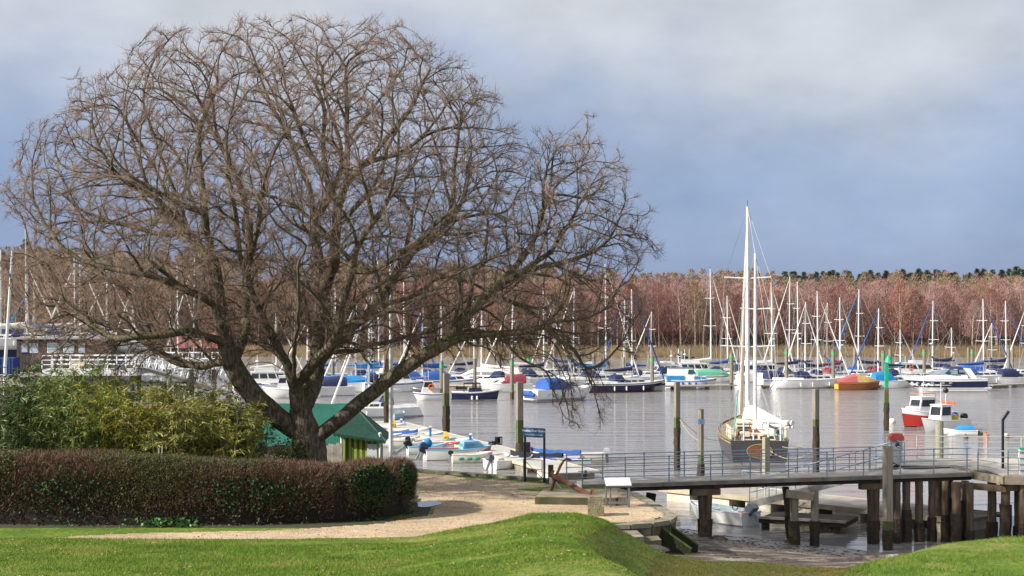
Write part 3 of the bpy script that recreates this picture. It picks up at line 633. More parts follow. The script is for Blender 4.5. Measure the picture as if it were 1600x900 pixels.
    m3 = N.new('ShaderNodeMapRange'); m3.inputs[1].default_value = .66; m3.inputs[2].default_value = .95; m3.inputs[4].default_value = .8; L.new(mo.outputs[0], m3.inputs[0])
    mx = N.new('ShaderNodeMix'); mx.data_type = 'RGBA'; L.new(m3.outputs[0], mx.inputs[0]); L.new(c1.outputs[0], mx.inputs[6]); mx.inputs[7].default_value = (.075, .085, .022, 1)
    L.new(mx.outputs[2], b.inputs['Base Color'])
    bp = N.new('ShaderNodeBump'); bp.inputs['Strength'].default_value = .9; bp.inputs['Distance'].default_value = .05; L.new(n2.outputs[0], bp.inputs['Height']); L.new(bp.outputs[0], b.inputs['Normal'])
    root = thing('oak_tree', 'huge bare spreading oak with mossy limbs behind the brown hedge', 'tree')
    thick.tube([q(487, 790), q(486, 745), q(484, 722), q(483, 700), q(480, 676)], [.95, .72, .64, .60, .56], 14, False)
    thick.build('trunk', bark, root, True)
    br = M('oak_branch', (.135, .11, .085), .95, (.075, .06, .047), 3, spec=.1)
    thin.build('branches', br, root, True, 'stuff')
    # twigs: sprays of zigzag three-sided prisms round every thin branch node
    idx = np.nonzero(rad < .024)[0]; idx = idx[par[idx] >= 0]
    reps = np.where(rad[idx] < .012, 4, 2); ii = np.repeat(idx, reps); N_ = len(ii)
    ii = ii[rng.permutation(N_)][:105000]; N_ = len(ii)
    bd = unit(A[ii]-A[par[ii]]); base = A[par[ii]]+(A[ii]-A[par[ii]])*rng.random((N_, 1))
    d0 = unit(bd*.95+rdir(N_)*.75+np.array([0, 0, .22]))
    tri = (0, 2*math.pi/3, 4*math.pi/3)
    def cone3(a, b_, r0):
        d = unit(b_-a); x = unit(np.cross(d, np.array([.3, .9, .2]))); y = np.cross(d, x)
        V = np.stack([a+r0*(math.cos(t)*x+math.sin(t)*y) for t in tri]+[b_], 1).reshape(-1, 3); o = np.arange(len(a))[:, None, None]*4
        return V, (np.array([[0, 1, 3], [1, 2, 3], [2, 0, 3]])[None]+o).reshape(-1, 3)
    L0 = rng.uniform(.13, .32, (N_, 1)); R0 = rng.uniform(.0042, .0072, (N_, 1)); Vs, Fs = [], []; off = 0
    for k in range(3):
        if k == 0: a_, b_, r_ = base, base+d0*L0, R0
        else: a_ = base+d0*L0*(.25+.3*k); b_ = a_+unit(d0*1.0+rdir(N_)*.75+np.array([0, 0, .15]))*L0*.6; r_ = R0*.75
        V, Fq = cone3(a_, b_, r_); Vs.append(V); Fs.append(Fq+off); off += len(V)
    tw = M('oak_twigs', (.27, .19, .15), .9, (.20, .145, .115), .6, spec=.1)
    obj('twigs', npmesh('twigs', np.concatenate(Vs), np.concatenate(Fs), tw), root, 'stuff')
oak()

# ------------------------------------------------------------------ hedge, bamboo and undergrowth
def hedge():
    # centre line of the hedge in plan, front face towards the camera, rounded right end
    cl = np.array([(-17.5, 43.2), (-12, 43.0), (-8, 43.0), (-5.5, 43.5), (-4.3, 44.3), (-4.05, 45.4), (-4.25, 47.2)])
    wid = np.array([1.15, 1.15, 1.1, 1.05, 1.0, .95, .8]); hgt = np.array([2.15, 2.1, 1.95, 1.72, 1.75, 1.75, 1.6])
    seg = np.r_[0, np.cumsum(np.hypot(*np.diff(cl, axis=0).T))]; LEN = seg[-1]
    def at(s_): return np.interp(s_, seg, cl[:, 0]), np.interp(s_, seg, cl[:, 1]), np.interp(s_, seg, wid), np.interp(s_, seg, hgt)
    def surf(s_, a, k=1.0):
        """a: angle of the section 0..pi over the top; k: shell scale"""
        x, y, w, h = at(s_); x2, y2, _, _ = at(s_+.05); tx, ty = x2-x, y2-y; l = np.hypot(tx, ty)+1e-9; nx_, ny_ = ty/l, -tx/l
        ca, sa = np.cos(a), np.sin(a); e = .38
        u = np.sign(ca)*np.abs(ca)**e; v = np.abs(sa)**e
        bump = 1+.11*wob(s_*1.3, a*2.0, 1.3)
        end = np.sqrt(np.clip(1-((s_-(LEN-.9))/.9)**2, 0.02, 1)); end = np.where(s_ > LEN-.9, end, 1)
        g = H(x, y)
        return np.stack([x+nx_*w*u*k*bump*end, y+ny_*w*u*k*bump*end, g+h*v*k*(.97+.06*wob(s_, a, 1.9))], -1)
    root = thing('hedge', 'long clipped brown winter hedge with a rounded end beside the gravel path', 'hedge')
    ns, na = 90, 15; ss = np.linspace(0, LEN-.02, ns); aa = np.linspace(0, math.pi, na)
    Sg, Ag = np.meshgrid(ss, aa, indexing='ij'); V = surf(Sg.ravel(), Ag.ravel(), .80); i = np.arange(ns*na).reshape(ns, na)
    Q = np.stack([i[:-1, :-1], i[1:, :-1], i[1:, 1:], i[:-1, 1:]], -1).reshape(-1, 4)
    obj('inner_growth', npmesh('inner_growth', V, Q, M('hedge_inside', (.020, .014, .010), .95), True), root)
    def shell(n, lo=.78, hi=1.02, amin=0.0, amax=math.pi, smin=0.0, smax=None):
        s_ = rng.uniform(smin, smax or LEN, n); a = rng.uniform(amin, amax, n); return s_, a, surf(s_, a, rng.uniform(lo, hi, n)**1.0)
    n = 120000; s_, a, c = shell(n); cen = surf(s_, a, .5); o_ = unit(c-cen); d = unit(o_*.8+rdir(n)*.8+np.array([0, 0, .35]))*rng.uniform(.08, .24, n)[:, None]
    V, Fq = slivers(c, d, unit(np.cross(d, rdir(n))), rng.uniform(.010, .020, n)[:, None])
    obj('twigs', npmesh('twigs', V, Fq, M('hedge_twigs', (.165, .090, .065), .9, (.105, .075, .042), .9)), root, 'stuff')
    # small bronze leaves still hanging on
    n = 46000; s_, a, c = shell(n, .9, 1.04); d = rdir(n)*rng.uniform(.03, .06, n)[:, None]; V, Fq = leaves(c, d, .022)
    obj('dead_leaves', npmesh('dead_leaves', V, Fq, M('bronze_leaves', (.15, .075, .05), .95, (.075, .05, .035), 3, rand=0)), root, 'stuff')
    # green patches: privet in the middle, ivy at the right end, a corner of bramble at the left
    Vs, Fs, off = [], [], 0
    def patch(n, s0, s1, a0, a1, ln, w):
        nonlocal off
        s_ = rng.normal((s0+s1)/2, (s1-s0)/3.2, n); a = rng.normal((a0+a1)/2, (a1-a0)/3, n); s_ = np.clip(s_, 0, LEN-.05); a = np.clip(a, 0, math.pi)
        c = surf(s_, a, rng.uniform(.95, 1.07, n)); d = rdir(n)*rng.uniform(ln*.6, ln*1.3, n)[:, None]; V, Fq = leaves(c, d, w); Vs.append(V); Fs.append(Fq+off); off += len(V)
    pxs = lambda px: (XY(px, 42.2)+17.5)
    patch(24000, pxs(175), pxs(315), .3, 2.3, .06, .022)
    patch(2500, pxs(335), pxs(420), 1.0, 2.2, .07, .035)
    patch(1500, pxs(-5), pxs(25), .6, 1.8, .08, .04)
    obj('green_growth', npmesh('green_growth', np.concatenate(Vs), np.concatenate(Fs), M('privet_leaves', (.11, .115, .035), .7, (.06, .075, .022), 2.5, trans=.2)), root, 'stuff')
    Vs, Fs, off = [], [], 0
    patch(3800, pxs(530), pxs(600), .0, .75, .10, .075); patch(1300, pxs(330), pxs(470), .0, .45, .10, .07); patch(700, pxs(590), pxs(640), .0, .6, .09, .07); patch(700, pxs(20), pxs(180), 0, .45, .1, .07)
    obj('ivy', npmesh('ivy', np.concatenate(Vs), np.concatenate(Fs), M('ivy_leaves', (.028, .065, .018), .8, (.018, .045, .014), 3)), root, 'stuff')
    # ground plants at the hedge foot
    n = 9000; s_ = rng.uniform(0, LEN-2.2, n); x, y, w, h = at(s_); dens = (wob(s_*1.6, s_*0)+rng.normal(0, .3, n)) > .05; yy = y-w-rng.random(n)*.42+.12; c = np.stack([x, yy, H(x, yy)+rng.random(n)*.22], 1)[dens]
    d = rdir(len(c))*rng.uniform(.08, .17, len(c))[:, None]; d[:, 2] = abs(d[:, 2])*.7; V, Fq = leaves(c, d, .09)
    tag(obj('ground_plants', npmesh('ground_plants', V, Fq, M('arum_leaves', (.035, .12, .025), .45, (.05, .15, .03), 2, trans=.2)), kind='stuff'), 'low bright green leafy plants along the foot of the brown hedge', 'plants')
hedge()

bambooL = [M('bamboo_olive', (.21, .24, .04), .55, (.35, .32, .06), 1.1, trans=.25, rand=.12), M('bamboo_green', (.11, .18, .035), .55, (.21, .245, .05), 1.1, trans=.25, rand=.12), M('laurel_green', (.045, .09, .022), .5, (.11, .155, .028), 1.2, trans=.2, rand=.1)]
caneM = M('bamboo_cane', (.20, .17, .06), .6, (.13, .10, .04), 3)
def bamboo_variant(seed, mat, h=4.3):
    r = np.random.default_rng(seed); canes = MB(); tips = []
    for k in range(46):
        a = r.uniform(0, 6.28); rr = 1.05*math.sqrt(r.random()); hh = h*r.uniform(.55, 1.0); b = Vector((math.cos(a)*rr, math.sin(a)*rr, 0)); ln = r.uniform(.1, .55)
        pts = [b+Vector((math.cos(a)*ln*t*t, math.sin(a)*ln*t*t, hh*(t-.10*t**4))) for t in (0, .3, .55, .8, 1)]
        canes.tube(pts, [.014, .012, .010, .007, .004], 4, False); tips.append(pts)
    C, D = [], []
    for pts in tips:
        for j in range(17):                                  # leafy side sprays, drooping
            t = r.uniform(.06, 1.0); f = t*4; i = min(3, int(f)); p = np.array(pts[i].lerp(pts[i+1], f-i)); a = r.uniform(0, 6.28); u = np.array([math.cos(a), math.sin(a), .25])
            sl_ = r.uniform(.12, .42)
            for q in range(14):
                C.append(p+u*sl_*(.2+.8*r.random())+np.array([0, 0, -.18*sl_])); D.append((u*.7+r.normal(0, .45, 3)+np.array([0, 0, -.45]))*r.uniform(.10, .24))
    C, D = np.array(C), np.array(D); V, Fq = leaves(C, D, r.uniform(.022, .04, (len(C), 1)))
    return canes.mesh('canes', caneM), npmesh('leaves', V, Fq, mat)
def thicket():
    var = [bamboo_variant(1, bambooL[0]), bamboo_variant(2, bambooL[0]), bamboo_variant(3, bambooL[1]), bamboo_variant(4, bambooL[1]), bamboo_variant(5, bambooL[2])]
    spots = [  # px, Y, variant, scale, label
        (-25, 48.5, 4, 1.18, 'dark evergreen clump at the left edge behind the hedge'), (38, 47.6, 4, .93, 'dark glossy green clump next to the left edge above the hedge'),
        (75, 49.5, 2, 1.05, 'green bamboo clump under the left railing end'), (118, 47.8, 2, .98, 'green bamboo clump above the purple brown hedge top, left'), (150, 50, 3, 1.1, 'tall green bamboo clump below the white platform'),
        (192, 48.0, 0, .98, 'yellow green bamboo clump with dark gaps at its foot'), (225, 50.2, 3, 1.08, 'green bamboo clump reaching the foot of the white gangway'), (250, 47.8, 0, .96, 'olive bamboo clump above the pale split stake'),
        (292, 48.8, 1, .99, 'bright yellow olive bamboo clump in the middle of the thicket'), (325, 50.4, 2, 1.0, 'green bamboo clump behind the olive ones beside the gangway'), (345, 48.2, 1, .9, 'olive bamboo clump near the right end of the thicket'), (372, 49.8, 3, .80, 'low green bamboo clump at the right end by the green tarpaulin')]
    for px, Y, v, s_, lab in spots:
        x = XY(px, Y); o = thing('bamboo_clump', lab, 'bamboo', (x, Y, Hs(x, Y)-.05), random.uniform(0, 6.28), 'bamboo and evergreen clumps behind the hedge'); o.scale = (s_*1.18, s_*1.18, s_*(1.17 if px < 215 else 1.07))
        obj('canes', var[v][0], o, 'stuff'); obj('leaves', var[v][1], o, 'stuff')
    # leafless shrub and a dark ivy bush by the trunk
    x, Y = XY(398, 49), 49.0; o = thing('bare_shrub', 'thin leafless brown shrub between bamboo and green tarpaulin', 'shrub', (x, Y, Hs(x, Y))); m_ = MB()
    for k in range(34):
        a = random.uniform(0, 6.28); p0 = Vector((random.gauss(0, .2), random.gauss(0, .2), 0)); u = Vector((math.cos(a)*random.uniform(.2, .8), math.sin(a)*.5, random.uniform(1.2, 2.3)))
        m_.tube([p0, p0+u*.5+Vector((random.gauss(0, .08), 0, 0)), p0+u], [.018, .012, .005], 4, False)
        for j in range(5):
            t = random.uniform(.3, 1); b = p0+u*t; m_.tube([b, b+Vector((random.gauss(0, .25), random.gauss(0, .25), random.uniform(.1, .4)))], [.008, .003], 3, False)
    m_.build('stems', M('shrub_stems', (.15, .11, .075), .9), o, kind='stuff')
    x, Y = XY(452, 49.0), 49.0; o = thing('ivy_bush', 'small dark green ivy bush at the left foot of the oak', 'bush', (x, Y, Hs(x, Y)))
    n = 2600; c = rng.normal(0, 1, (n, 3))*np.array([.38, .35, .5])+np.array([0, 0, .9]); c[:, 2] = np.clip(c[:, 2], .05, 2.2); d = rdir(n)*rng.uniform(.07, .12, n)[:, None]; V, Fq = leaves(c, d, .08)
    obj('foliage', npmesh('foliage', V, Fq, bambooL[2]), o, 'stuff'); MB().tube([(0, 0, 0), (0, 0, 1.3)], [.04, .015], 5).build('stem', caneM, o)
    p = P(249, 711, 45.5); m_ = MB(); m_.bar(p+Vector((-.03, 0, -2)), p+Vector((-.02, 0, .22)), .05, .03); m_.bar(p+Vector((.03, 0, -2)), p+Vector((.09, 0, .3)), .045, .03)
    tag(m_.build('split_stake', M('bare_stake', (.45, .38, .28), .9)), 'pale split wooden stake sticking up above the hedge before the bamboo', 'stake')
thicket()

def grass():
    n = 360000; y = 21.5+23*rng.random(n)**1.15; x = rng.uniform(-.385, .14, n)*y
    w = .10*wob(x, y, 3); ok = (sdist(x, y, PLAT) < .6) & (y < yc(x)+.15) & (sdist(x, y, PATHP)+w > -.05) | ((x > -4) & (x < 1.6) & (y > 40.2) & (y < 44.3) & (sdist(x, y, PATHP)+w > 0) & (sdist(x, y, PLAT) < .3))
    x, y = x[ok], y[ok]
    n2 = 70000; y2 = rng.uniform(26, 42, n2); x2 = rng.uniform(.17, .40, n2)*y2; ok = sdist(x2, y2, MOUND) < .2
    n3 = 9000; y3 = rng.uniform(52.5, 58, n3); x3 = rng.uniform(-4.3, 3.2, n3); k3 = (sdist(x3, y3, PATHP) > .05) & (sdist(x3, y3, PLAT) < -.1)
    x = np.r_[x, x2[ok], x3[k3]]; y = np.r_[y, y2[ok], y3[k3]]; n = len(x)
    lush = .7+.5*wob(x, y, 1.1)
    z = H(x, y)-.01; h = rng.uniform(.022, .075, n)*np.clip(.55+.75*wob(x, y, 1.1)+.35*wob(x+7, y, 4.0), .4, 1.6); d = np.stack([rng.normal(0, .5, n)*h, rng.normal(0, .5, n)*h, h], 1)
    V, Fq = slivers(np.stack([x, y, z], 1), d, unit(np.stack([rng.normal(size=n), rng.normal(size=n)*.5, np.zeros(n)], 1)), rng.uniform(.010, .020, n)[:, None])
    tag(obj('grass', npmesh('grass', V, Fq, lawnM), kind='stuff'), 'short bright green lawn grass on both sides of the path and the mound', 'grass')
grass()
def pebbles():
    n = 2600; px = rng.uniform(640, 1040, n); x = rng.uniform(-9, 4.8, n); y = rng.uniform(39.5, 55, n); ok = sdist(x, y, PATHP) < -.1; x, y = x[ok], y[ok]; n = len(x); r = rng.uniform(.015, .04, n); z = H(x, y)
    o6 = np.array([(1, 0, 0), (0, 1, 0), (-1, 0, 0), (0, -1, 0), (0, 0, .7), (0, 0, -.5)]); f8 = np.array([(0, 1, 4), (1, 2, 4), (2, 3, 4), (3, 0, 4), (1, 0, 5), (2, 1, 5), (3, 2, 5), (0, 3, 5)])
    V = (np.stack([x, y, z], 1)[:, None]+o6[None]*r[:, None, None]*rng.uniform(.7, 1.3, (n, 6, 1))).reshape(-1, 3); Fq = (f8[None]+np.arange(n)[:, None, None]*6).reshape(-1, 3)
    tag(obj('pebbles', npmesh('pebbles', V, Fq, M('pebble', (.42, .33, .22), .9, (.22, .17, .12), 6)), kind='stuff'), 'loose pebbles scattered on the sandy gravel path', 'pebbles')
    # black seaweed and stones on the mud
    n = 9000; x = rng.uniform(3.4, 16, n); y = rng.uniform(40, 58, n); z = H(x, y); ok = (z > .12) & (sdist(x, y, PLAT) > .3) & (sdist(x, y, MOUND) > .9) & (y > 41.5-.78*(x-3.6)) & (wob(x*1.5, y*2.2)+rng.normal(0, .25, n) > .25); x, y, z = x[ok], y[ok], z[ok]; n = len(x); r = rng.uniform(.02, .11, n)*rng.uniform(.3, 1, n)
    V = (np.stack([x, y, z], 1)[:, None]+o6[None]*r[:, None, None]*rng.uniform(.5, 1.4, (n, 6, 1))*np.array([1.5, .9, .35])).reshape(-1, 3); Fq = (f8[None]+np.arange(n)[:, None, None]*6).reshape(-1, 3)
    tag(obj('seaweed', npmesh('seaweed', V, Fq, M('seaweed', (.028, .02, .014), .7, (.075, .05, .032), 5)), kind='stuff'), 'clumps of black seaweed strewn over the muddy beach', 'seaweed')
pebbles()
def puddle(px0, px1, py0, py1):
    c = G((px0+px1)/2, (py0+py1)/2, 2.6); w = XY(px1, c.y)-XY(px0, c.y); d = G(0, py0, 2.6).y-G(0, py1, 2.6).y
    pts = [(c.x+w/2*math.cos(a)*(1+.18*math.sin(3*a+1)), c.y+d/2*math.sin(a)*(1+.15*math.sin(2*a))) for a in np.linspace(0, 6.28, 29)[:-1]]
    m_ = MB(); m_.add([(x, y, Hs(c.x, c.y)+.022) for x, y in pts], [tuple(range(28))])
    return m_.build('puddle', M('puddle_water', (.06, .05, .04), .04))
p_ = puddle(650, 688, 783, 793); p_['kind'] = 'structure'

# ------------------------------------------------------------------ quay edge, sea wall and things on the quay
def quay():
    t = thing('quay_kerb', 'low concrete kerb along the water beyond the grass strip', 'kerb')
    for a, b in (((-5.3, 58.45), (-3.8, 57.05)), ((-3.8, 57.05), (0, 54.55)), ((0, 54.55), (2.6, 52.75))):
        a, b = Vector((*a, 2.05)), Vector((*b, 2.05)); n_ = max(1, int((b-a).length/1.4)); d = (b-a)/n_
        for k in range(n_): MB().bar(a+d*k+d*.012, a+d*(k+1)-d*.012, .32, 1.32).build('kerb_block', conc, t)
    w = thing('sea_wall', 'curved concrete sea wall end above the mud beside the path', 'wall')
    pts = [(2.72, 42.35), (3.5, 42.55), (4.15, 42.85), (4.7, 43.4), (4.98, 44.2), (4.98, 45.0), (4.82, 46.2), (4.62, 47.8), (4.30, 50.1), (3.25, 52.5)]
    for a, b in zip(pts[:-1], pts[1:]):
        a, b = Vector((*a, 0)), Vector((*b, 0)); d = (b-a).normalized()*.004
        MB().bar(a+d+Vector((0, 0, 1.15)), b-d+Vector((0, 0, 1.15)), .34, 2.6).build('wall_block', mossc, w)
        MB().bar(a+d+Vector((0, 0, 2.52)), b-d+Vector((0, 0, 2.52)), .42, .14).build('coping_stone', conc, w)
    o = thing('concrete_block', 'sloping concrete block set into the grass bank below the sea wall', 'block', (0, 0, 0))
    m_ = MB(); P8 = [G(950, 832, 2.35), G(1000, 818, 2.35), P(1003, 848, 41.6), P(985, 856, 40.7)]
    m_.prism([(3.05, 41.35), (3.25, 40.75), (3.85, 41.1), (3.75, 42.3), (3.1, 42.2)], 1.2, 2.42); m_.build('block', conc, o); m_ = MB(); m_.prism([(3.8, 41.55), (4.45, 41.9), (4.4, 42.9), (3.75, 42.2)], 1.0, 2.2); m_.build('lower_block', mossc, o)
    o = thing('timber_buttress', 'two slanting mossy dark timber frames against the end of the sea wall', 'buttress')
    for (x, y) in ((4.85, 42.9), (5.15, 43.55)):
        m_ = MB(); a = Vector((x-.25, y, 0)); top = [(0, 2.35), (.85, 1.75), (.85, 1.2), (0, 1.2)]
        m_.add([(x-.25+u, y+.0, v) for u, v in top]+[(x-.25+u, y+.14, v) for u, v in top], [(3, 2, 1, 0), (4, 5, 6, 7), (0, 1, 5, 4), (1, 2, 6, 5), (2, 3, 7, 6), (3, 0, 4, 7)]); m_.build('board', M('black_moss', (.02, .022, .012), .95, (.035, .045, .015), 3, bump=.8), o)
        MB().bar((x-.25, y+.07, 2.38), (x+.62, y+.07, 1.77), .17, .05).build('capping_rail', M('bright_moss', (.10, .13, .03), .95, (.06, .07, .02), 6), o)
    for k, (px, py, Yr, s_) in enumerate(((1006, 856, 41.4, .26), (1022, 861, 40.8, .32), (1058, 830, 45.6, .2), (1012, 846, 42.3, .16), (1070, 836, 45.0, .16), (1122, 829, 52.6, .26))):
        p = P(px, py, Yr); p.z = Hs(p.x, p.y); m_ = MB(); m_.sphere((0, 0, 0), s_, 9, 6, (1.5, .9, .45)); m_.v = [(x*(1+.15*math.sin(9*y)), y, z*(1+.2*math.cos(7*x))) for x, y, z in m_.v]
        o = m_.build('rock', M('wet_rock', (.05, .042, .036), .7, (.09, .08, .07), 4, bump=.8), smooth=True); o.location = p
        tag(o, ['dark flat rock at the foot of the sea wall', 'long dark slab on the mud below the sea wall', 'small dark stone by the mossy timber frame', 'dark stone under the concrete block', 'small stone in the mud right of the mossy frame', 'dark stone at the foot of the flared jetty pile'][k], 'rock', 'dark rocks on the mud')
quay()

def text_mesh(body, size, name, mat, parent, loc, rot, ext=.004, bold=.0):
    cu = bpy.data.curves.new(name, 'FONT'); cu.body = body; cu.size = size; cu.align_x = 'CENTER'; cu.align_y = 'CENTER'; cu.extrude = ext; cu.offset = bold; cu.resolution_u = 2
    o = bpy.data.objects.new(name, cu); COL.objects.link(o); dg = bpy.context.evaluated_depsgraph_get(); me = bpy.data.meshes.new_from_object(o.evaluated_get(dg)); bpy.data.objects.remove(o); me.materials.clear(); me.materials.append(mat)
    t = obj(name, me, parent); t.location = loc; t.rotation_euler = rot; return t
def furniture():
    # river cruise sign on two posts
    a, b = P(820.5, 752, 53.6), P(850.5, 753, 53.2); a.z = b.z = 2.58; r = thing('cruise_sign', 'blue river cruise sign board on two tall black posts at the quay edge', 'sign', a, math.atan2(b.y-a.y, b.x-a.x)); L_ = (b-a).length
    for x in (0, L_): MB().box((x, 0, 1.03), (.065, .065, 2.06)).build('post', postblack, r)
    MB().box((L_/2, -.05, 1.90), (L_+.06, .03, .36)).build('sign_board', signblue, r)
    text_mesh('Beaulieu River Cruises', .112, 'lettering', wpaint, r, (L_/2, -.068, 1.965), (R(90), 0, 0), bold=.004)
    text_mesh('Timetable posted on the gate', .062, 'small_lettering', wpaint, r, (L_/2, -.068, 1.82), (R(90), 0, 0), bold=.002)
    # gate and stub posts
    g0, g1 = P(818, 751, 53.9), P(847, 752, 53.5); g0.z = g1.z = 2.62; d = (g1-g0).normalized(); r = thing('tube_gate', 'small pale tubular gate below the blue sign', 'gate', g0, math.atan2(d.y, d.x)); L_ = (g1-g0).length
    for x in (0, L_): MB().tube([(x, 0, 0), (x, 0, .82)], .022, 6).build('upright', railP, r)
    for z in (.12, .45, .80): MB().tube([(0, 0, z), (L_, 0, z)], .018, 6).build('rail', railP, r)
    MB().tube([(0, 0, .8), (L_, 0, .12)], .016, 6).build('diagonal', railP, r)
    p = P(860.5, 751, 53.0); r = thing('timber_post', 'square dark weathered timber post right of the sign', 'post', (p.x, p.y, 2.55)); MB().box((0, 0, .37), (.20, .20, .74)).build('shaft', M('dark_post', (.075, .062, .05), .9, (.05, .04, .03), 5, bump=.6), r); MB().box((.02, -.14, .16), (.17, .06, .28)).build('white_box', wpaint, r)
    p = P(915, 735, 53.5); r = thing('stub_post', 'short dark stub post standing behind the left jetty railing', 'post', (p.x, p.y, 2.6)); MB().box((0, 0, .22), (.09, .09, .44)).build('shaft', darkwood, r); MB().box((-.09, 0, .18), (.07, .07, .2)).build('bracket', dark, r)
    # anchor
    Y = 48.6; q_ = lambda px, py, dy=0: P(px, py, Y+dy)
    r = thing('anchor', 'old rusty iron anchor propped on the concrete plinth beside the path', 'anchor')
    MB().tube([q_(857.5, 783), q_(866, 750), q_(876, 727), q_(881, 719.5), q_(886, 717), q_(893, 719)], [.045, .055, .05, .042, .036, .03], 8).build('stock', rust, r, True)
    MB().tube([q_(866.5, 744, -.05), q_(893, 758, -.5), q_(921, 774.5, -1.2)], [.07, .075, .09], 8).build('shank', rust, r, True)
    m_ = MB(); m_.sphere(q_(867, 746), .13, 9, 6); m_.box(q_(863, 739), (.10, .12, .2), ry=.4); m_.build('hub', rust, r)
    MB().tube([q_(924.5, 766, -1.2), q_(921, 775, -1.2), q_(910, 780, -.9), q_(899, 776, -.4), q_(897, 768, 0)], [.03, .09, .075, .06, .035], 7).build('arms', rust, r, True)
    for c in ((902, 772, -.5), (924, 769, -1.2)):
        m_ = MB(); m_.add([q_(c[0]-5, c[1]+4, c[2]), q_(c[0]+6, c[1]+5, c[2]-.1), q_(c[0]+3, c[1]-8, c[2]), q_(c[0]-5, c[1]+4, c[2]+.06), q_(c[0]+6, c[1]+5, c[2]-.04), q_(c[0]+3, c[1]-8, c[2]+.06)], [(0, 1, 2), (5, 4, 3), (0, 3, 4, 1), (1, 4, 5, 2), (2, 5, 3, 0)]); m_.build('fluke', rust, r)
    MB().bar(q_(869, 754, .1), q_(878, 765, .3), .03, .03).build('prop', railP, r)
    # plinth, planter, lectern, bollard
    t = thing('concrete_plinth', 'long low mossy concrete plinth under the rusty anchor', 'plinth'); gz = 2.55
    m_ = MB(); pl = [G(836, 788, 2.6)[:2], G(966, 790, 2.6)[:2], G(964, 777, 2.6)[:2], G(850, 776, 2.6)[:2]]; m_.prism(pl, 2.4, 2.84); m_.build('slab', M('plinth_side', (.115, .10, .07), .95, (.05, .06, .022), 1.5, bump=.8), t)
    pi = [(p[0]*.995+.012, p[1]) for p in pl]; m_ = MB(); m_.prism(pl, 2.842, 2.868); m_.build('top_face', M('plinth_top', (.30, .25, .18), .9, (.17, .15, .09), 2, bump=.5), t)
    p = G(932, 807, 2.6); r = thing('planter', 'square weathered concrete planter box on the gravel before the plinth', 'planter', (p.x, p.y+.26, 2.58), R(-3)); w = .51
    m_ = MB()
    for sx, sy, dx, dy in ((0, -1, w, .07), (0, 1, w, .07), (-1, 0, .07, w-.146), (1, 0, .07, w-.146)): m_.box((sx*(w/2-.035), sy*(w/2-.035), .29), (dx, dy, .58))
    m_.build('box', M('planter_concrete', (.27, .23, .16), .95, (.14, .13, .06), 4, bump=.9, bscale=20), r); MB().box((0, 0, .46), (w-.15, w-.15, .06)).build('soil', earthM, r)
    MB().box((0, 0, .555), (w+.03, w+.03, .05)).build('rim', M('planter_rim', (.16, .13, .09), .95, (.08, .085, .03), 5), r) if False else None
    a = P(966, 798, 46.2); r = thing('information_lectern', 'grey steel information lectern with a pale slanted panel beside the plinth', 'lectern', (a.x, a.y, 2.6), R(4)); m_ = MB()
    for x, y in ((-.36, .28), (.36, .28), (-.26, -.02), (.34, -.12)): MB().box((x, y, .36 if y < .1 else .42), (.05, .05, .72 if y < .1 else .84)).build('leg', M('steel_grey', (.20, .21, .22), .5, metal=.3), r)
    for y in (-.06, .28): MB().box((0, y, .14), (.66, .04, .04)).build('stretcher', M('steel_grey', (.2, .21, .22), .5), r)
    MB().box((0, .08, .82), (.84, .5, .03), rx=R(24)).build('panel', M('lectern_panel', (.72, .73, .74), .35, (.55, .58, .62), 6), r); MB().box((0, .08, .795), (.88, .54, .03), rx=R(24)).build('panel_frame', M('steel_dark', (.09, .095, .1), .5), r)
    p = P(905, 770, 50.5); tag(MB().box((p.x, p.y, 2.75), (.17, .17, .42)).build('stone_bollard', wpaint), 'short white square bollard behind the anchor', 'bollard')
    # flag pole
    p = P(610.5, 715, 58.6); r = thing('flag_pole', 'tall white flag pole between the oak and the dinghies', 'pole', (p.x, p.y, 2.3)); MB().tube([(0, 0, 0), (0, 0, 5), (0, 0, 8.9)], [.085, .075, .05], 10).build('pole', alu, r, True); MB().sphere((0, 0, 8.95), .09, 8, 6).build('truck', alu, r); MB().tube([(.1, 0, 1), (.08, 0, 8.8)], .012, 3).build('halyard', wire, r)
furniture()

